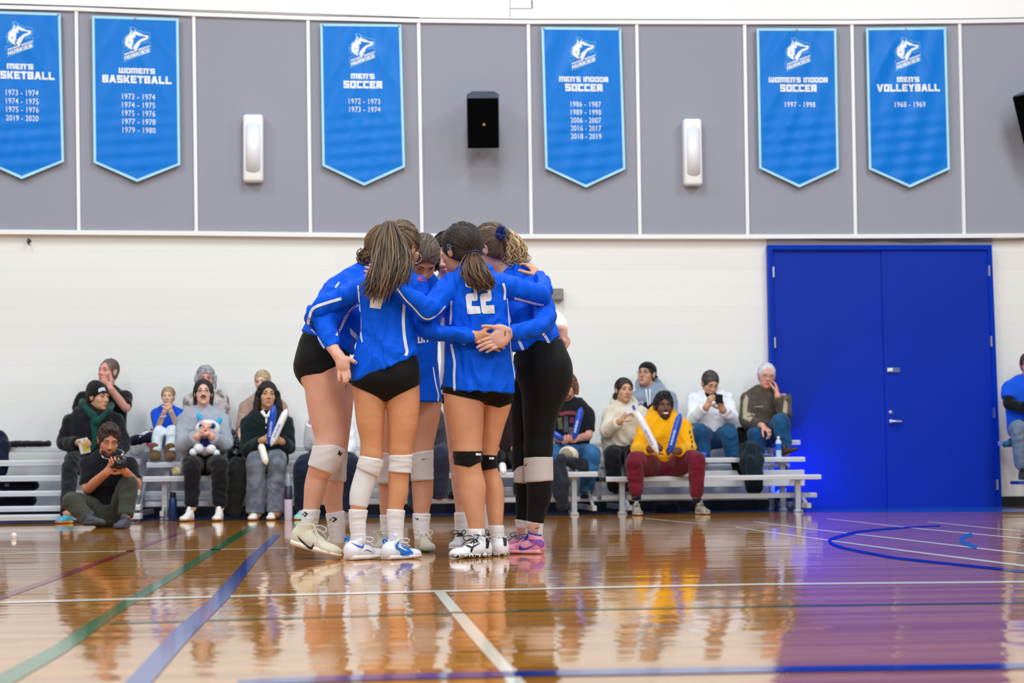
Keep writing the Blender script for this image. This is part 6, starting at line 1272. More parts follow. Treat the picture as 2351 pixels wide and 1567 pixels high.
do_hair(f, hh_, thick=.014, front=.066, amp=.018, freq=(34, 34, 34), h=.0055, extra=[([f.h.e((0, .03, .105), (.06, .06, .03))], .02)])
def beard(f, m, th=.005, low=-.05, mous=True):
    h = f.h; S = Solid(); S.add([h.e((0, .036, -.072), (.048 + th, .049 + th, .042 + th)), h.e((0, .07, -.1), (.022 + th, .02 + th, .017 + th))], .02, .01, [h.clip((0, -.35, 1), (0, .08, low)), h.clip((0, -1, .25), (0, -.005, 0))], csm=.006)
    S.add([h.e((0, .096, -.067), (.024, .02, .013))], 0, .006, sub=True)
    if mous: S.add([h.b((-.027, .08, -.062), (0, .094, -.049), .0055, .006), h.b((.027, .08, -.062), (0, .094, -.049), .0055, .006)], .004, .004)
    return solid_obj('beard', S, .0048, m, f.root, amp=.0025, freq=(60, 60, 60))
beard(f, hmat('brown_beard', (62, 40, 32), (92, 62, 50)))
for w_, sg in ((.0, -1), (.0, 1)): pass
gsh2 = mat('charcoal_suede_shoe', (70, 74, 84), .8)
A = f.p(200, 1200, -.42); shoe(f.root, A + [-.03, .02, -.02], A + [.16, -.16, -.012], (gsh2, gsh2, None), up=(-.35, .55, .6), h=.006, bow=False, lace=mat('dark_lace', (40, 40, 44), .7), wid=1.2)
A = f.p(292, 1202, -.40); A[2] = 0; shoe(f.root, A, A + [-.06, -.26, .0], (gsh2, gsh2, None), h=.006, bow=False, lace=MATS['dark_lace'], wid=1.2)
ct = top('camera', f.p(273, 1062, -.47), 'black camera with large lens held by the photographer', 'camera'); cc = f.p(272, 1064, -.46); bk = mat('black_camera_body', (14, 14, 16), .45)
m_ = MB(); m_.box(cc + [-.005, .04, .004], (.135, .06, .085), bev=.012); m_.box(cc + [0, .03, .055], (.06, .06, .035), bev=.008); m_.build('camera_body', bk, ct, True)
m_ = MB(); m_.tube([cc + [.012, .03, -.002], cc + [.012, -.05, -.006], cc + [.012, -.052, -.006], cc + [.012, -.10, -.008]], [.036, .036, .042, .042], 22); m_.build('lens_barrel', bk, ct, True); m_ = MB(); m_.sphere(cc + [.012, -.094, -.008], (.034, .014, .034), None, 18); m_.build('lens_glass', mat('lens_glass', (10, 12, 22), .05), ct, True)
m_ = MB(); m_.tube(catmull([cc + [-.07, .04, .04], f.p(238, 1050, -.2), f.p(231, 1036, -.1), f.p(234, 1030, .05)]), .009, 6, flat=.3); m_.tube(catmull([cc + [.065, .04, .04], f.p(280, 1046, -.22), f.p(283, 1036, -.1), f.p(270, 1030, .05)]), .009, 6, flat=.3); m_.build('neck_strap', mat('striped_strap', (40, 36, 44), .6, rgb2=(220, 210, 214), vscale=26), ct, True)

# child in blue hoodie
roy = cloth('royal_blue_fleece', (8, 84, 214))
f = sit(19.92, (385, 1015), 'child in blue hoodie and white leggings with both fists under the chin', skin('child_skin', (232, 184, 160)), [(388, 1000, 28, .02), (387, 972, 29, .0), (386, 950, 28, -.01), (386, 940, 20, -.02), (386, 934, 12, -.03)],
    ((358, 950, -.01), (362, 982, -.12), (378, 944, -.28)), ((413, 950, -.01), (408, 980, -.12), (392, 944, -.28)), (386, 910, -.09, .84, -4, 2, 0), ((376, 1002, -.02), (365, 992, -.40), (357, 1035, -.50)), ((398, 1002, -.02), (394, 990, -.40), (391, 1035, -.50)),
    roy, cloth('white_legging_knit', (222, 230, 240)), sleeve=(8, 8), hands=(((380, 932, -.29), (.6, .4, .4), -1, (70, 80, 50)), ((389, 932, -.29), (-.6, .4, .4), 1, (70, 80, 50))), ar=(.04, .036, .032, .025), lr=(.065, .062, .052, .042), thick=.014, topname='hoodie', pantname='leggings', body_h=.007, pthick=.008)
f.h.face(f.root, brow=(150, 120, 90), iris=(80, 90, 100)); do_hair(f, hmat('sandy_hair', (150, 122, 92), (186, 156, 120)), thick=.010, front=.066, amp=.001, h=.005)
uggs = cloth('brown_suede_boot', (110, 78, 46), bump=.2)
for x in (356, 391): S = Solid(); S.add([bone(f.p(x, 1026, -.49), f.p(x, 1050, -.49), .052, .056), bone(f.p(x, 1048, -.50), f.p(x, 1053, -.60), .056, .048)], .02, .01, [((0, 0, -1), -float(P(x, 1056.5, 19.42)[2]))], csm=.006); solid_obj('boot', S, .007, uggs, f.root)
m_ = MB(); A = f.p(375, 956, -.25); m_.tube([A + [.032 * math.cos(t), .03 * math.sin(t), .008 * math.cos(t)] for t in np.linspace(0, 6.28, 18)], .008, 6); m_.build('wristband', mat('lilac_band', (212, 196, 226), .5), f.root, True)

# grey-haired woman behind
leo = cloth('grey_patterned_blouse', (206, 196, 192), rgb2=(120, 108, 108), vscale=16, var=0)
f = sit(19.9, (473, 1015), 'older woman with grey bob and patterned top behind the man with glasses', rosy, [(474, 1010, 40, .0), (474, 960, 42, .0), (474, 922, 43, .0), (473, 906, 32, .0), (472, 898, 18, .0)],
    ((437, 920, 0), (434, 965, -.06), (450, 1000, -.3)), ((510, 918, 0), (516, 965, -.06), (500, 1000, -.3)), (472, 869, -.05, 1.08, 6, -4, 0), ((458, 1012, .02), (452, 1018, -.38), (450, 1044, -.42)), ((490, 1012, .02), (496, 1018, -.38), (498, 1044, -.42)), leo, blackcl, shoes=[(P(450, 1055, 19.54), .25, -4, (blackcl, blackcl, None), blk), (P(498, 1055, 19.54), .25, 4, (blackcl, blackcl, None), blk)], topname='blouse', thick=.018)
f.h.face(f.root, brow=(110, 96, 90)); hg = hmat('grey_hair', (132, 130, 134), (190, 188, 192)); H_ = f.h
do_hair(f, hg, thick=.016, front=.058, amp=.004, h=.0055, extra=[([H_.b((sg * .083, .02, .02), (sg * .08, .015, -.085), .026, .024) for sg in (-1, 1)], .01), ([H_.e((0, -.06, -.05), (.08, .05, .06))], .02)])

# man with glasses, grey hoodie, plush toy on his lap
f = sit(18.9, (468, 1193), 'man with glasses in grey hoodie clapping behind a white plush toy', pale, [(468, 1058, 50, .02), (467, 1010, 52, .0), (467, 972, 54, .0), (467, 952, 40, .0), (467, 940, 24, -.01)],
    ((424, 966, 0), (418, 1022, -.12), (454, 1000, -.34)), ((512, 966, 0), (518, 1022, -.12), (485, 1000, -.34)), (467, 902, -.05, 1.1, 4, 9, 0), ((447, 1062, -.05), (441, 1072, -.46), (441, 1165, -.44)), ((492, 1062, -.05), (504, 1070, -.46), (505, 1165, -.44)),
    greyknit, cloth('black_trouser_twill', (16, 17, 22)), hands=(((473, 972, -.37), (.8, .1, .4), -1, (15, 20, 15)), ((472, 970, -.37), (-.8, .1, .4), 1, (15, 20, 15))), thick=.024, amp=.018, topname='hoodie', pant_end=(15, 15), pthick=.018,
    shoes=[(G(440, 18.46), .28, -14, (white_rub, gum, None), wlace), (G(505, 18.46), .28, -4, (white_rub, gum, None), wlace)])
f.h.face(f.root, brow=(36, 26, 24), mouth='open'); f.h.glasses(f.root); H_ = f.h
do_hair(f, hmat('black_wavy_hair', (24, 18, 20), (44, 34, 36)), thick=.014, front=.082, low=-.095, amp=.003, h=.0055, extra=[([H_.b((sg * .074, -.02, .0), (sg * .068, -.03, -.095), .022, .02) for sg in (-1, 1)], .012)])
m_ = MB(); m_.tube(catmull([H_.L(-.026, .088, -.058), H_.L(-.012, .099, -.049), H_.L(0, .1015, -.047), H_.L(.012, .099, -.049), H_.L(.026, .088, -.058)]), [.003 * H_.s] + [.006 * H_.s] * 23 + [.003 * H_.s], 7); m_.build('moustache', mat('dark_moustache', (62, 42, 38), .8), f.root, True)
hood(f, greyknit, f.p(467, 943, .0), .115, .03)
pt_ = top('plush_toy', f.p(470, 1045, -.3), 'white plush toy with blue eyes and ears on the lap of the clapping man', 'toy'); ox = f.p(470, 1005, -.21)
pw, pb, pn = cloth('white_plush', (238, 238, 244), bump=.8, bscale=80), cloth('sky_blue_plush', (70, 176, 226), bump=.6), cloth('navy_plush_vest', (16, 28, 92))
S = Solid(); S.add([ell(f.p(477, 984, -.22), (.125, .085, .09))], 0); S.add([ell(f.p(470, 1025, -.21), (.095, .07, .09))], 0, .03); solid_obj('plush_body', S, .007, pw, pt_, amp=.004, freq=(30, 30, 30))
S = Solid(); S.add([ell(f.p(470, 1018, -.235), (.105, .075, .055))], 0, .01, [((0, 0, -1), -float(f.p(470, 1026, 0)[2])), ((0, 0, 1), float(f.p(470, 1004, 0)[2]))], csm=.01); solid_obj('vest', S, .007, pn, pt_)
for x, y, r in ((456, 1029, .052), (485, 1031, .05), (444, 1038, .04), (497, 1040, .036)): m_ = MB(); m_.sphere(f.p(x, y, -.31), (r, r * 1.1, r), None, 14); m_.build('paw', pw, pt_, True)
for x, y, a in ((458, 957, -.35), (503, 966, .5)): m_ = MB(); m_.sphere(f.p(x, y, -.21), (.028, .018, .046), np.array(Matrix.Rotation(a, 3, 'Y')), 12); m_.build('ear', pb, pt_, True)
for x, y in ((488, 977), (464, 977)):
    m_ = MB(); m_.sphere(f.p(x, y, -.295), (.033, .016, .033), None, 16); e_ = m_.build('eye', mat('turquoise_eye', (40, 140, 200), .2), pt_, True); m_ = MB(); m_.sphere(f.p(x, y, -.305), (.021, .012, .021), None, 14); m_.build('pupil', mat('black_pupil', (8, 10, 16), .1), e_, True)

# blonde woman behind
f = sit(19.95, (603, 1018), 'blonde woman in taupe sweater behind the long-haired spectator', pale, [(604, 1010, 40, .0), (604, 965, 42, .0), (604, 935, 44, .0), (603, 918, 30, .0), (602, 908, 17, .0)],
    ((566, 934, 0), (560, 965, -.05), (553, 990, -.25)), ((643, 934, 0), (652, 970, -.06), (640, 1000, -.3)), (602, 876, -.04, .98, -14, -6, 0), ((590, 1012, .0), (572, 1016, -.40), (570, 1044, -.45)), ((620, 1012, .0), (630, 1016, -.40), (632, 1044, -.45)), cloth('taupe_knit', (160, 128, 116), rgb2=(176, 146, 132)), blackcl, shoes=[(P(570, 1055, 19.54), .25, -4, (blackcl, blackcl, None), blk), (P(632, 1055, 19.54), .25, 4, (blackcl, blackcl, None), blk)], hands=(((549, 1000, -.30), (0, 0, -1), 1, (35, 40, 30)), None), topname='sweater', thick=.022)
f.h.face(f.root, brow=(150, 118, 90)); do_hair(f, hmat('blonde_tied_hair', (178, 148, 108), (212, 186, 146)), thick=.010, front=.07, amp=.001, h=.0055)

# long-haired spectator with clap sticks
f = sit(18.9, (612, 1190), 'person with long black hair, dark green sweater and white collar holding two clap sticks', tan, [(612, 1055, 48, .02), (612, 1010, 48, .0), (612, 974, 50, .0), (613, 956, 36, .0), (614, 944, 20, -.01)],
    ((570, 972, 0), (567, 1030, -.10), (604, 1010, -.34)), ((655, 970, 0), (664, 1028, -.10), (644, 1012, -.34)), (614, 907, -.05, 1.1, 10, 4, 2), ((596, 1058, -.05), (588, 1060, -.46), (586, 1175, -.46)), ((628, 1058, -.05), (636, 1058, -.46), (632, 1172, -.46)),
    cloth('dark_bottle_green_knit', (12, 30, 32)), cloth('grey_washed_denim', (92, 98, 112), rgb2=(120, 126, 138)), hands=(((618, 1002, -.38), (.7, .4, .2), -1, (55, 60, 40)), ((632, 1003, -.38), (-.7, .4, .2), 1, (55, 60, 40))), thick=.024, amp=.018, topname='sweater', lr=(.095, .095, .08, .075), pthick=.014,
    shoes=[(G(588, 18.5), .26, -8, (white_rub, gum, None), wlace), (G(625, 18.5), .26, -2, (white_rub, gum, None), wlace)])
f.h.face(f.root, brow=(22, 16, 16), lips=(170, 104, 96)); H_ = f.h
do_hair(f, hmat('long_black_hair', (16, 13, 16), (32, 27, 30)), thick=.016, front=.07, amp=.006, freq=(30, 30, 16), h=.0055, extra=[([H_.b((-.085, -.005, .02), (-.10, -.02, -.09), .03, .04), H_.b((-.10, -.02, -.09), (-.125, -.01, -.19), .04, .035), H_.b((.082, -.005, .02), (.09, -.02, -.08), .027, .032), H_.b((.09, -.02, -.08), (.10, -.02, -.17), .032, .03)], .015, .02), ([H_.e((0, -.07, -.08), (.09, .05, .1))], .02, .02)])
S = Solid(); S.add([bone(f.p(602, 944, -.10), f.p(609, 955, -.14), .022, .014, .012, .01), bone(f.p(622, 944, -.11), f.p(614, 955, -.14), .022, .014, .012, .01)], 0); S.add([bone(f.p(612, 954, -.13), f.p(611, 982, -.145), .011, .011, .008, .008)], 0); solid_obj('collar', S, .005, cloth('white_shirt_cotton', (236, 236, 240)), f.root)
clap_stick(629, 928, 618, 1024, 18.47, 18.46, stickb, 'blue clap stick held upright by the long-haired spectator', .033, wprint)
clap_stick(659, 938, 622, 1024, 18.45, 18.42, stickw, 'white clap stick held upright by the long-haired spectator', .035, bprint)
clap_stick(598, 1018, 612, 1067, 18.42, 18.36, mat('white_yellow_film', (240, 240, 228), .3), 'short white noisemaker hanging between the knees of the long-haired spectator', .036)

# partly hidden behind the huddle
f = sit(18.9, (755, 1190), 'person in white shirt and navy trousers hidden behind the left player', pale, [(757, 1055, 48, .02), (757, 1010, 47, .0), (756, 975, 48, .0), (756, 955, 34, .0), (756, 945, 18, 0)],
    ((716, 975, 0), (712, 1020, -.12), (716, 965, -.25)), ((798, 975, 0), (804, 1025, -.1), (790, 1045, -.34)), (756, 905, -.03, 1.08, 10, 0, 0), ((735, 1060, -.05), (700, 1072, -.46), (697, 1170, -.44)), ((780, 1060, -.05), (802, 1068, -.46), (806, 1170, -.44)), cloth('white_cotton_shirt', (228, 230, 238)), navycl, hands=(((712, 945, -.2), (.3, 0, .3), -1, (20, 25, 20)), None), topname='shirt', thick=.02, pthick=.028, lr=(.1, .1, .08, .06),
    shoes=[(G(696, 18.5), .28, -10, (mat('aqua_trainer', (150, 208, 206), .55), mat('cream_sole', (226, 214, 180), .5), None), wlace), (G(808, 18.5), .28, 10, (MATS['aqua_trainer'], MATS['cream_sole'], None), wlace)])
f.h.face(f.root); do_hair(f, hmat('plain_brown_hair', (60, 46, 38), (92, 72, 60)), thick=.012, h=.006)
f = sit(18.95, (992, 1180), 'person in charcoal clothes hidden behind the bowed player', tan, [(985, 1060, 44, .02), (985, 1010, 44, .0), (985, 975, 45, .0), (985, 950, 30, .0), (985, 940, 18, 0)],
    ((946, 975, 0), (945, 1025, -.1), (970, 1040, -.34)), ((1020, 975, 0), (1024, 1025, -.1), (1004, 1040, -.34)), (985, 903, -.03, 1.06, 0, 0, 0), ((972, 1062, -.05), (960, 1066, -.46), (955, 1160, -.44)), ((1000, 1062, -.05), (1011, 1045, -.46), (1010, 1140, -.40)), cloth('charcoal_knit', (52, 54, 62)), cloth('navy_charcoal_twill', (34, 38, 58)), topname='sweater', pthick=.03)
f.h.face(f.root); do_hair(f, MATS['plain_brown_hair'], thick=.012, h=.006)
f = sit(19.35, (1062, 1150), 'person in light blue jeans hidden behind number 22', pale, [(1064, 1045, 42, .02), (1064, 1000, 44, .0), (1064, 960, 44, .0), (1064, 940, 30, .0), (1064, 930, 18, 0)],
    ((1026, 960, 0), (1024, 1010, -.1), (1045, 1030, -.34)), ((1100, 960, 0), (1104, 1010, -.1), (1085, 1030, -.34)), (1064, 890, -.03, 1.06, 0, 0, 0), ((1050, 1048, .03), (1040, 1042, -.25), (1042, 1132, -.22)), ((1080, 1048, .03), (1090, 1042, -.25), (1090, 1132, -.22)), cloth('pale_checked_flannel', (196, 202, 214), rgb2=(150, 158, 178), vscale=20), cloth('light_blue_denim', (96, 160, 200)), topname='shirt', shoes=[(P(1040, 1145, 19.2), .27, -5, (blackcl, blackcl, None), blk), (P(1092, 1145, 19.2), .27, 5, (blackcl, blackcl, None), blk)])
f.h.face(f.root); do_hair(f, MATS['plain_brown_hair'], thick=.012, h=.006)
f = sit(19.35, (1165, 1150), 'person in dark maroon coat behind number 22 and the player in leggings', tan, [(1160, 1045, 50, .02), (1160, 1000, 50, .0), (1160, 960, 50, .0), (1160, 940, 32, .0), (1160, 930, 18, 0)],
    ((1116, 965, 0), (1110, 1015, -.1), (1140, 1030, -.34)), ((1204, 965, 0), (1210, 1015, -.1), (1180, 1030, -.34)), (1160, 890, -.03, 1.06, 0, 0, 0), ((1146, 1048, .03), (1136, 1052, -.25), (1134, 1133, -.22)), ((1180, 1048, .03), (1192, 1052, -.25), (1194, 1133, -.22)), cloth('dark_maroon_coat_wool', (40, 22, 26)), blackcl, topname='coat', thick=.03, shoes=[(P(1136, 1145, 19.2), .27, -5, (blackcl, blackcl, None), blk), (P(1192, 1145, 19.2), .27, 5, (blackcl, blackcl, None), blk)])
f.h.face(f.root); do_hair(f, MATS['plain_brown_hair'], thick=.012, h=.006)
clap_stick(1153, 1064, 1156, 1088, 18.62, 18.5, stickw, 'white clap stick end seen between the legs of number 22 and the player in leggings', .036)

# man in black band shirt
f = sit(19.35, (1312, 1150), 'bearded man in black printed t-shirt and jeans half hidden behind the leggings', rosy, [(1313, 1030, 40, .02), (1313, 985, 41, .0), (1312, 952, 45, .0), (1308, 932, 34, .0), (1305, 922, 19, -.01)],
    ((1276, 952, 0), (1268, 1000, -.10), (1284, 1008, -.31)), ((1349, 950, 0), (1351, 1000, -.10), (1327, 1006, -.31)), (1302, 888, -.05, 1.12, -26, -6, -4), ((1296, 1040, .02), (1278, 1040, -.27), (1282, 1128, -.22)), ((1332, 1040, .02), (1358, 1044, -.27), (1346, 1130, -.22)),
    cloth('black_band_tee', (14, 17, 26)), jean, sleeve=(6, 6), hands=(((1292, 1012, -.36), (.1, -.2, .9), -1, (45, 50, 35)), ((1317, 1012, -.36), (-.2, -.2, .9), 1, (45, 50, 35))), thick=.024, topname='t_shirt', lr=(.095, .095, .082, .06), shoes=[(P(1282, 1144, 19.2), .27, -5, (blackcl, blackcl, None), blk), (P(1343, 1144, 19.2), .27, -8, (blackcl, blackcl, None), blk)])
f.h.face(f.root, brow=(110, 76, 52)); beard(f, hmat('ginger_brown_beard', (112, 76, 52), (140, 100, 70)), .003)
H_ = f.h; do_hair(f, hmat('chestnut_hair', (104, 72, 48), (140, 102, 72)), thick=.018, front=.066, amp=.006, freq=(30, 30, 24), h=.0055, extra=[([H_.b((sg * .084, -.01, .02), (sg * .08, -.02, -.06), .026, .022) for sg in (-1, 1)], .012)])
ts_ = [o for o in f.root.children if o.name.startswith('t_shirt')][0]
print_on('red_lettering', ts_, [[(1284, 947), (1300, 943), (1322, 944), (1323, 952), (1300, 951), (1286, 955)]], mat('faded_red_print', (120, 34, 44), .7), step=3)
for q, c_ in (([(1280, 960), (1290, 957), (1292, 985), (1282, 984)], (92, 88, 60)), ([(1295, 955), (1304, 955), (1305, 992), (1294, 992)], (70, 76, 92)), ([(1308, 958), (1318, 957), (1317, 970), (1308, 970)], (110, 32, 44)), ([(1306, 980), (1318, 980), (1316, 996), (1305, 998)], (104, 84, 72))): print_on('band_print', ts_, [q], mat('print_%d_%d_%d' % c_, c_, .8), step=3)
clap_stick(1335, 934, 1317, 1010, 18.95, 18.92, stickb, 'blue clap stick held upright by the man in black t-shirt', .035, wprint)
clap_stick(1258, 988, 1294, 1010, 18.93, 18.92, stickb, 'blue clap stick lying across the lap of the man in black t-shirt', .035)

# woman in cream hoodie
crmf = cloth('cream_sherpa_fleece', (222, 212, 192), bump=.8, bscale=60)
f = sit(19.35, (1428, 1140), 'woman in cream hoodie holding a small white paper', tan, [(1427, 1036, 44, .02), (1428, 995, 46, .0), (1432, 958, 46, .0), (1433, 938, 34, .0), (1434, 926, 20, -.01)],
    ((1404, 948, 0), (1392, 990, -.12), (1424, 966, -.34)), ((1472, 948, 0), (1480, 992, -.08), (1460, 1010, -.3)), (1433, 896, -.05, 1.08, 12, 2, 4), ((1414, 1042, .03), (1406, 1046, -.25), (1412, 1124, -.22)), ((1446, 1042, .03), (1452, 1046, -.25), (1452, 1124, -.22)),
    crmf, blackcl, hands=(((1438, 950, -.38), (.6, .3, -.4), -1, (35, 40, 30)), None), thick=.023, amp=.018, topname='hoodie', pthick=.02, shoes=[(P(1412, 1133, 19.2), .18, -4, (blackcl, blackcl, None), blk), (P(1452, 1133, 19.2), .18, 4, (blackcl, blackcl, None), blk)])
f.h.face(f.root, brow=(60, 42, 36)); do_hair(f, hmat('dark_tied_hair', (36, 26, 26), (60, 46, 44)), thick=.011, front=.07, amp=.001, h=.0055, extra=[([f.h.e((.05, -.09, -.06), (.03, .03, .045))], .01)]); hood(f, crmf, f.p(1434, 930, .01), .115, .034)
m_ = MB(); A = P(1449, 938, 18.92); R = np.array(Matrix.Rotation(-.42, 3, 'Y')); m_.box(A, (.13, .004, .075), R); m_.box(A + [.095, -.003, .05], (.06, .004, .03), R); t_ = m_.build('paper_strip', mat('white_leaflet', (226, 226, 236), .6)); tag(t_, 'small white paper with blue print held by the woman in cream hoodie', 'paper')
m_ = MB(); m_.box(A + R @ [.03, -.003, 0], (.03, .003, .05), R); m_.box(A + [.095, -.0065, .05], (.045, .003, .018), R); mesh('blue_print', np.concatenate(m_.V), m_.F, mat('navy_leaflet_print', (70, 92, 170), .6), t_, False)

# man in backwards cap
ghd = cloth('blue_grey_fleece', (142, 156, 176), bump=.3, bscale=80)
f = sit(19.92, (1496, 1010), 'man in backwards black cap, glasses and grey hoodie on the top row', tan, [(1498, 1005, 42, .0), (1498, 955, 44, .0), (1498, 918, 46, .0), (1496, 900, 34, .0), (1492, 888, 20, .0)],
    ((1462, 914, 0), (1456, 965, -.05), (1470, 1000, -.3)), ((1536, 912, 0), (1545, 965, -.05), (1530, 1000, -.3)), (1484, 859, -.05, 1.12, -34, 10, 4), ((1482, 1005, .03), (1478, 1008, -.28), (1478, 1056, -.18)), ((1515, 1005, .03), (1524, 1008, -.28), (1524, 1056, -.18)), ghd, blackcl, shoes=[(P(1478, 1065, 19.8), .22, -4, (blackcl, blackcl, None), blk), (P(1524, 1065, 19.8), .22, 4, (blackcl, blackcl, None), blk)], topname='hoodie', thick=.026, amp=.018)
H_ = f.h; f.h.face(f.root, brow=(52, 38, 32)); f.h.glasses(f.root, (60, 48, 48)); do_hair(f, MATS['dark_tied_hair'], thick=.006, front=.05, amp=.001, h=.0055)
S = Solid(); S.add([H_.e((0, -.018, .045), (.086, .106, .083))], 0, .01, [H_.clip((0, .15, -1), (0, .0, .036))], csm=.006); S.add([H_.b((-.05, -.1, .03), (.05, -.1, .03), .012, .012), H_.e((0, -.135, .012), (.06, .06, .012))], .02, .01); S.add([H_.e((0, .1, .075), (.028, .03, .022))], 0, .004, sub=True); solid_obj('cap', S, .0055, cloth('black_cap_cotton', (18, 20, 28)), f.root)
hood(f, ghd, f.p(1492, 889, .01), .12, .034); cords(f, mat('white_cord', (232, 236, 244), .7), [(1483, 893, -.15), (1492, 893, -.15)], [(1488, 932, -.19), (1492, 928, -.19)], .0075)
print_on('dark_print', [o for o in f.root.children if o.name.startswith('hoodie')][0], [[(1472, 926), (1484, 922), (1492, 930), (1502, 919), (1506, 930), (1500, 944), (1480, 942)]], mat('black_chest_print', (20, 22, 34), .7), step=4)

# man in yellow hoodie
yel = cloth('mustard_yellow_fleece', (246, 176, 8), bump=.3, bscale=80); mar = cloth('maroon_jersey_knit', (96, 14, 34), rgb2=(112, 20, 42))
f = sit(18.88, (1526, 1176), 'smiling man in yellow hoodie and maroon trousers holding two clap sticks', brn, [(1523, 1046, 50, .02), (1522, 1012, 51, .0), (1522, 982, 52, .0), (1523, 964, 40, -.01), (1523, 954, 24, -.02)],
    ((1482, 978, 0), (1464, 1032, -.12), (1494, 1031, -.40)), ((1568, 978, 0), (1584, 1032, -.12), (1555, 1035, -.40)), (1524, 933, -.06, 1.16, 0, 2, 0), ((1500, 1070, -.02), (1457, 1058, -.44), (1460, 1138, -.44)), ((1546, 1070, -.02), (1598, 1055, -.44), (1600, 1142, -.44)),
    yel, mar, hands=(((1508, 1024, -.44), (.5, .3, -.2), -1, (70, 80, 45)), ((1538, 1030, -.44), (-.5, .3, -.2), 1, (70, 80, 45))), thick=.023, amp=.018, topname='hoodie', lr=(.1, .1, .075, .055), pant_end=(15, 15), pelvis=(1524, 1072, .02), hs_hand=.95,
    shoes=[(G(1460, 18.5), .29, -4, (mat('taupe_trainer', (120, 110, 102), .6, rgb2=(168, 158, 148), vscale=40), mat('beige_sole', (190, 176, 158), .6), None), mat('brown_lace', (90, 80, 74), .7)), (G(1602, 18.5), .29, 8, (MATS['taupe_trainer'], MATS['beige_sole'], None), MATS['brown_lace'])])
f.h.face(f.root, brow=(16, 12, 12), mouth='smile', lips=(110, 60, 56)); do_hair(f, hmat('black_curly_hair', (14, 12, 13), (30, 26, 26)), thick=.013, front=.066, amp=.018, freq=(36, 36, 36), h=.0055, extra=[([f.h.e((0, .02, .105), (.055, .06, .03))], .02)])
beard(f, hmat('black_beard', (44, 30, 26), (64, 44, 36)), .0015, -.07)
hood(f, yel, f.p(1523, 960, -.01), .125, .038)
slv = [o for o in f.root.children if o.name.startswith('hoodie')][0]
for x, y in ((1583, 992), (1586, 1003), (1588, 1014), (1588, 1025)): print_on('sleeve_print', slv, [[(x - 2, y - 3.5), (x + 2.5, y - 4), (x + 3, y + 3), (x - 1, y + 4)]], mat('olive_sleeve_print', (112, 84, 20), .7), step=2)
m_ = MB()
for x, y in ((1461, 1133), (1600, 1139)): A = f.p(x, y, -.44); m_.tube([A + [0, 0, .01], A + [0, 0, -.06]], .048, 12)
m_.build('socks', navycl, f.root, True)
clap_stick(1461, 944, 1512, 1043, 18.46, 18.42, stickw, 'white clap stick with blue print held by the man in yellow hoodie', .040, bprint)
clap_stick(1562, 948, 1536, 1043, 18.46, 18.42, stickb, 'blue clap stick held by the man in yellow hoodie', .037, wprint)

# woman in white jacket with phone
f = sit(19.88, (1634, 1010), 'woman in white fleece jacket looking down at her phone', tan, [(1634, 1000, 42, .0), (1634, 960, 47, .0), (1633, 925, 46, .0), (1632, 908, 34, .0), (1631, 900, 20, -.01)],
    ((1595, 918, 0), (1590, 962, -.12), (1623, 933, -.34)), ((1672, 918, 0), (1681, 962, -.12), (1659, 940, -.34)), (1631, 880, -.08, 1.08, 10, -26, 2), ((1618, 1004, .02), (1610, 994, -.27), (1614, 1056, -.20)), ((1656, 1004, .02), (1673, 994, -.27), (1684, 1056, -.20)),
    cloth('white_fleece', (238, 240, 246), bump=.4, bscale=60), jean2, hands=(((1631, 914, -.38), (.7, .4, .1), -1, (30, 35, 25)), ((1652, 920, -.40), (-.4, .2, .7), 1, (40, 45, 30))), thick=.023, amp=.018, topname='jacket', lr=(.095, .095, .08, .066), shoes=[(P(1612, 1065, 19.78), .22, -4, (blackcl, blackcl, None), blk), (P(1684, 1065, 19.78), .22, 6, (blackcl, blackcl, None), blk)])
f.h.face(f.root, brow=(50, 38, 34), closed=True); do_hair(f, hmat('greying_dark_hair', (52, 44, 42), (88, 78, 74)), thick=.010, front=.062, amp=.001, h=.0055)
S = Solid(); S.add([bone(f.p(1631, 902, -.02), f.p(1631, 909, -.05), .085, .095, .075, .08)], 0); solid_obj('black_collar', S, .006, blackcl, f.root)
m_ = MB(); A = P(1651, 915, 19.42); R = np.array(Matrix.Rotation(.1, 3, 'Y') @ Matrix.Rotation(-.5, 3, 'X')); m_.box(A, (.08, .012, .11), R, .004); t_ = m_.build('phone', mat('black_phone', (6, 6, 8), .5, spec=.1)); tag(t_, 'black phone in the hands of the woman in white jacket', 'phone')

# older man resting his cheek on his hand
flc = cloth('brown_fleece', (74, 66, 58), bump=.6, bscale=50, rgb2=(88, 78, 70)); tanp = cloth('tan_shoulder_panel', (176, 164, 138), bump=.4)
f = sit(19.9, (1752, 1010), 'older white-haired man with glasses in brown fleece resting cheek on his hand', rosy, [(1752, 995, 42, .0), (1752, 955, 45, .0), (1755, 922, 46, .0), (1758, 904, 34, .0), (1760, 894, 20, -.01)],
    ((1717, 916, 0), (1713, 966, -.1), (1750, 977, -.34)), ((1799, 914, 0), (1802, 950, -.24), (1785, 907, -.22)), (1760, 863, -.06, 1.14, -4, -4, 6), ((1738, 1000, .02), (1738, 998, -.28), (1738, 1056, -.20)), ((1775, 1000, .02), (1794, 968, -.36), (1803, 1036, -.38)),
    flc, jean2, hands=(((1764, 988, -.38), (0, .2, -1), -1, (40, 45, 30)), ((1783, 869, -.10), (-.8, .5, 0), 1, (14, 18, 15), 1)), thick=.028, amp=.018, topname='fleece_jacket', lr=(.095, .095, .08, .06), jaw=1.08)
f.h.face(f.root, brow=(190, 184, 184)); f.h.glasses(f.root, (80, 60, 56)); do_hair(f, hmat('white_hair', (206, 202, 208), (240, 238, 244)), thick=.009, front=.094, amp=.004, h=.0055)
jk_ = [o for o in f.root.children if o.name.startswith('fleece')][0]
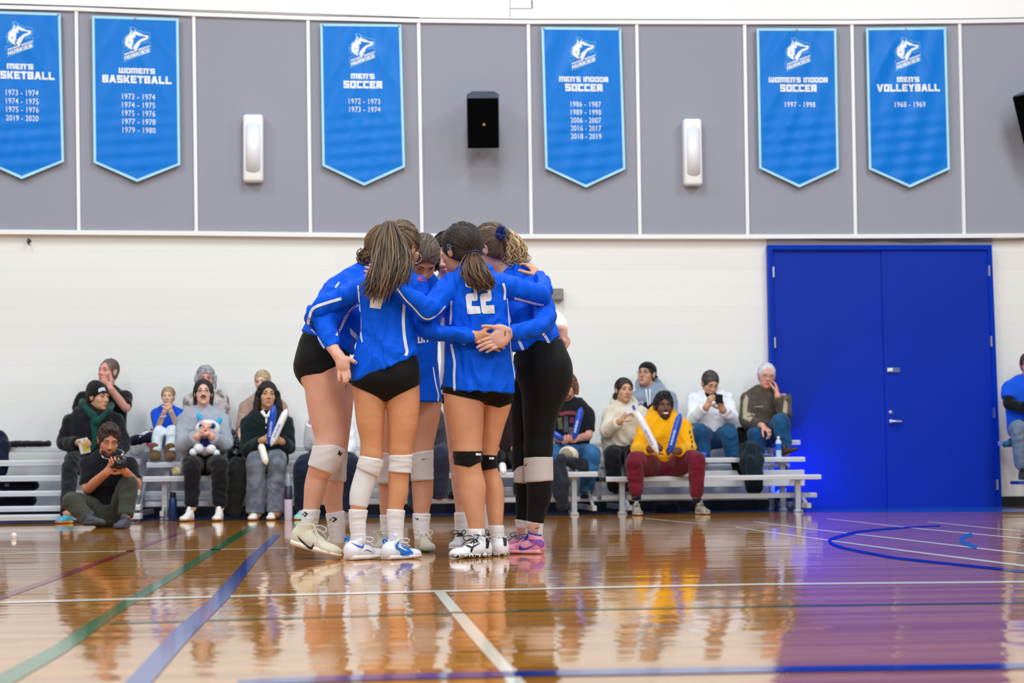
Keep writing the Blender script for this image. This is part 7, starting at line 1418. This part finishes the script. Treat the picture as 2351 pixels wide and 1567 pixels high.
for q in ([(1706, 925), (1712, 905), (1718, 912), (1715, 945), (1734, 950), (1722, 968), (1706, 960)], [(1800, 900), (1806, 912), (1808, 935), (1806, 950), (1797, 945), (1800, 920)]): print_on('tan_panel', jk_, [q], tanp, step=3)
print_on('chest_pocket', jk_, [[(1731, 932), (1752, 931), (1752, 934), (1731, 935)]], mat('pale_zip', (140, 130, 116), .6), step=3)
brs = mat('brown_leather_shoe', (74, 56, 44), .5)
A = f.p(1796, 1046, -.40); shoe(f.root, A, A + [.13, -.18, .055], (brs, blackcl, None), h=.007, bow=False, lace=blk, wid=1.15, up=(-.3, 0, 1)); A = P(1738, 1065, 19.8); shoe(f.root, A, A + [-.03, -.22, 0], (brs, blackcl, None), h=.007, bow=False, lace=blk, wid=1.15)

# person cut by the right edge
f = sit(19.85, (2345, 1160), 'person in blue t-shirt over black sleeves with crossed arms at the right picture edge', rosy, [(2352, 985, 40, .0), (2352, 945, 42, .0), (2352, 900, 45, .0), (2354, 882, 34, .0), (2356, 872, 20, 0)],
    ((2318, 893, 0), (2316, 928, -.10), (2366, 938, -.26)), ((2390, 893, 0), (2394, 930, -.1), (2350, 930, -.24)), (2362, 838, -.04, 1.12, -20, 0, 0), ((2338, 985, -.03), (2338, 985, -.44), (2344, 1072, -.36)), ((2372, 985, -.03), (2376, 985, -.44), (2378, 1072, -.36)),
    roy, cloth('faded_denim', (104, 122, 140), rgb2=(126, 142, 158)), sleeve=(5, 5), thick=.034, topname='t_shirt', shoes=[(P(2344, 1101, 19.52), .26, -6, (blackcl, gsh2, None), blk), (P(2380, 1101, 19.52), .26, 6, (blackcl, gsh2, None), blk)])
f.h.face(f.root); f.h.glasses(f.root); do_hair(f, MATS['plain_brown_hair'], thick=.01, h=.006)
f.wear('undershirt', blackcl, [(f.T['aL'][3:], .014), (f.T['aR'][3:], .014)], h=.0085, amp=.006)
bn_ = top('bench', P(2350, 1165, 19.9), 'narrow blue-edged bench under the person at the right edge', 'bench')
m_ = MB(); A = P(2360, 1012, 19.75); m_.box(A + [.06, .1, -.02], (.62, .28, .05), bev=.005); m_.build('seat', alu, bn_); m_ = MB(); B = P(2372, 1104, 19.2); m_.box(B + [.02, .12, -.015], (.36, .26, .035), bev=.004); m_.build('foot_rest', mat('blue_ledge', (24, 58, 140), .5), bn_)
for sg in (.16, .30): m_ = MB(); m_.box((A[0] + sg, 19.9, A[2] / 2 - .02), (.05, .05, A[2] - .05)); m_.box((A[0] + sg, 19.45, B[2] - .03), (.04, .85, .03)); m_.build('leg', alu2, bn_)
# ------------------------------------------------------------------ things left lying on and under the bleachers
def blob(name, prims, m, label, cat, h=.008, amp=.032, freq=(11, 11, 4), k=.03, group=None, clip=()):
    S = Solid(); S.add(prims, k, .01, clip, csm=.01); o = solid_obj(name, S, h, m, None, amp=amp, freq=freq); return tag(o, label, cat, group)
def bb(a, b, ra, rb, da=None, db=None): return bone(P(*a), P(*b), ra, rb, da, db)
blob('jacket', [bb((8, 1019, 19.86), (112, 1018, 19.86), .034, .03, .1, .09)], blackcl, 'rolled black jacket lying along the top rail at the far left', 'jacket', amp=.012)
blob('coat', [bb((-10, 1010, 19.7), (-6, 1080, 19.55), .12, .1, .1, .08), bb((-6, 1004, 19.7), (10, 1024, 19.62), .05, .06)], navycl, 'dark coat hanging at the left edge of the picture', 'coat')
bg = blob('duffel_bag', [bb((6, 1114, 19.35), (78, 1114, 19.35), .052, .05, .13, .12)], cloth('black_nylon_bag', (12, 13, 18), rough=.5), 'black duffel bag with pale tag under the left bleacher', 'bag', amp=.008)
print_on('tag', bg, [[(11, 1109), (21, 1108), (21, 1115), (11, 1116)]], mat('pale_tag', (150, 156, 170), .5), step=3)
blob('storage_box', [bb((2, 1148, 19.6), (70, 1148, 19.6), .06, .06, .14, .14)], blackcl, 'dark low box on the floor behind the left bleacher', 'box', amp=.004)
jw = blob('jacket', [bb((306, 1012, 19.9), (352, 1000, 19.86), .04, .055, .1, .1), bb((318, 1008, 19.9), (345, 990, 19.92), .03, .035)], navycl, 'navy jacket with white lining beside the child in blue', 'jacket')
print_on('white_lining', jw, [[(318, 999), (336, 988), (352, 982), (353, 990), (338, 994), (322, 1004)]], cloth('white_lining_cloth', (226, 228, 236)), step=3, off=.006)
blob('scarf', [bb((338, 1019, 19.72), (350, 1025, 19.7), .015, .02)], mat('hot_pink_knit', (196, 20, 96), .7), 'small bright pink cloth between the navy jacket and the brown boots', 'cloth', amp=.004)
blob('knit_hat', [ell(P(407, 1081, 18.85), (.055, .06, .04))], cloth('cream_ochre_knit', (226, 216, 180), rgb2=(190, 160, 70), vscale=24, var=0), 'cream and ochre hat on the middle bleacher left of the man in grey hoodie', 'hat', amp=.006)
blob('coat', [bb((548, 1064, 18.7), (545, 1120, 18.6), .085, .11, .07, .07), bb((545, 1120, 18.6), (536, 1172, 18.55), .11, .07, .07, .05), bb((525, 1062, 18.8), (560, 1062, 18.8), .03, .03)], cloth('dark_olive_coat_cloth', (26, 26, 24)), 'dark olive coat hanging off the front seat between two spectators', 'coat')
bgp = blob('plastic_bag', [bb((528, 1000, 19.25), (540, 1040, 19.2), .07, .09, .07, .08)], mat('black_glossy_film', (20, 22, 28), .18, bump=1.0, bscale=18), 'shiny black plastic bag right of the man in grey hoodie', 'bag', amp=.03, freq=(14, 14, 14))
def lathe(name, px, pyb, Y, prof, m, parent=None, n=20, z0=None):
    b = P(px, pyb, Y) if z0 is None else np.array([P(px, pyb, Y)[0], Y, z0]); mb = MB(); mb.tube([b + [0, 0, z] for z, r in prof], [r for z, r in prof], n); o = mb.build(name, m, parent, True); smooth_by_angle(o, 40); return o
def bottle(px, Y, z0, label, parts):
    t = top('bottle', (P(px, 1100, Y)[0], Y, z0), label, 'bottle', 'drink bottles by the bleachers')
    for nm, prof, m in parts: lathe(nm, px, 1100, Y, prof, m, t, z0=z0)
bottle(397, 18.55, 0, 'tall navy water bottle standing on the floor by the left post', [('flask', [(0, .035), (.01, .04), (.2, .04), (.225, .03)], mat('navy_enamel', (14, 40, 92), .4)), ('lid', [(.222, .026), (.23, .031), (.275, .031), (.282, .024)], mat('black_lid', (16, 18, 26), .5))])
bottle(662, 18.3, 0, 'pale lilac tumbler with dark top standing on the floor right of the long-haired spectator', [('tumbler', [(0, .034), (.01, .038), (.2, .04)], mat('lilac_enamel', (206, 194, 214), .35)), ('sleeve', [(.2, .041), (.32, .036), (.33, .03)], mat('dark_purple_plastic', (44, 34, 62), .3)), ('cap', [(.33, .022), (.4, .022), (.42, .014), (.46, .012)], mat('clear_grey_plastic', (150, 156, 172), .15))])
zt = float(P(1789, 1049, 19.45)[2])
bottle(1789, 19.42, zt, 'clear water bottle with blue label standing on the right bleacher', [('bottle_body', [(0, .028), (.006, .032), (.075, .031), (.08, .0325), (.16, .0325), (.178, .024), (.186, .014), (.2, .013)], mat('pale_clear_plastic', (196, 212, 232), .1)), ('label', [(.076, .0335), (.142, .0335)], mat('blue_label', (20, 96, 220), .35)), ('cap', [(.198, .015), (.218, .015), (.22, .012)], mat('white_cap', (240, 242, 246), .4))])
m_ = MB(); A = P(1758, 1046, 19.36)
for i in range(3): m_.box(A + [.012 * i, .02 * i, .008 * i - .01], (.17, .11, .003), np.array(Matrix.Rotation(.5 + .2 * i, 3, 'Z') @ Matrix.Rotation(.28 - .1 * i, 3, 'X') @ Matrix.Rotation(.16, 3, 'Y')))
t_ = m_.build('program_sheet', mat('striped_program', (232, 236, 244), .5, rgb2=(90, 120, 190), vscale=9, stretch=(1, 6, 6))); tag(t_, 'folded white and blue program sheet on the right bleacher beside the water bottle', 'paper')
dg = cloth('dark_teal_fleece', (10, 30, 40), bump=.4)
blob('jacket', [bb((1722, 1036, 19.22), (1728, 1062, 19.12), .11, .12, .1, .09), bb((1728, 1062, 19.12), (1734, 1120, 19.12), .11, .1, .07, .06)], dg, 'dark teal jacket hanging over the second row of the right bleacher', 'jacket', amp=.04)
blob('coat', [bb((1699, 996, 19.95), (1703, 1018, 19.86), .06, .07, .08, .09), bb((1690, 1060, 19.4), (1706, 1090, 19.4), .06, .07)], blackcl, 'black coat between the woman in white and the older man', 'coat')
blob('balloon', [bb((1606, 1040, 19.36), (1617, 1046, 19.34), .022, .045, .02, .03)], stickb, 'crumpled blue clap stick beside the foot of the woman in white jacket', 'noisemaker', amp=.008, freq=(18, 18, 18))
blob('sports_bag', [bb((1512, 1166, 19.3), (1548, 1166, 19.3), .055, .06, .1, .1)], navycl, 'dark navy bag on the floor under the man in yellow hoodie', 'bag', amp=.012)
blob('jacket', [bb((1280, 1062, 18.74), (1285, 1110, 18.66), .075, .085, .06, .05), bb((1285, 1110, 18.66), (1290, 1160, 18.66), .085, .06, .05, .04), bb((1290, 1054, 18.78), (1335, 1066, 18.8), .045, .055), bb((1335, 1066, 18.8), (1348, 1080, 18.8), .055, .03)], cloth('faded_black_denim', (32, 36, 46)), 'dark jacket hanging over the knees of the man in black t-shirt', 'jacket', amp=.04)
ct = top('cap', P(1310, 1045, 18.9), 'cream baseball cap with mesh back on the knee of the man in black t-shirt', 'cap')
cp = cloth('cream_cap_cotton', (222, 212, 188)); R = np.array(Matrix.Rotation(.3, 3, 'Y')); c = P(1306, 1043, 18.92)
S = Solid(); S.add([ell(c, (.1, .085, .085), R)], 0, .01, [(R @ np.array([0, 0, -1.0]), float((R @ np.array([0, 0, -1.0])) @ (c - R @ np.array([0, 0, .03]))))], csm=.01); cr = solid_obj('crown', S, .006, cp, ct)
S = Solid(); S.add([ell(c + R @ np.array([.115, 0, -.028]), (.06, .07, .012), R)], 0); solid_obj('brim', S, .006, cp, ct)
print_on('mesh_panel', cr, [[(1284, 1042), (1293, 1029), (1304, 1028), (1314, 1038), (1317, 1054), (1304, 1060), (1290, 1056)]], mat('grey_brown_mesh', (158, 146, 130), .8, bump=.6, bscale=300), step=3)
blob('jacket', [bb((2308, 1020, 19.75), (2326, 1014, 19.75), .03, .05, .06, .07)], mat('teal_shell', (24, 100, 124), .5), 'teal jacket on the bench at the right edge', 'jacket', amp=.01)
blob('shoe_bag', [bb((1008, 1128, 19.2), (1024, 1130, 19.2), .06, .05)], blackcl, 'dark bag on the foot rail between the bowed player and number 22', 'bag', amp=.01)
m_ = MB(); A = FL(32, 1236); m_.sphere(A + [0, 0, .022], (.02, .02, .022), None, 10); m_.tube([A, A + [0, 0, .01]], .016, 10); t_ = m_.build('crumpled_tissue', mat('white_tissue', (236, 232, 228), .7), None, True); tag(t_, 'small crumpled white tissue lying on the court at the far left', 'tissue')
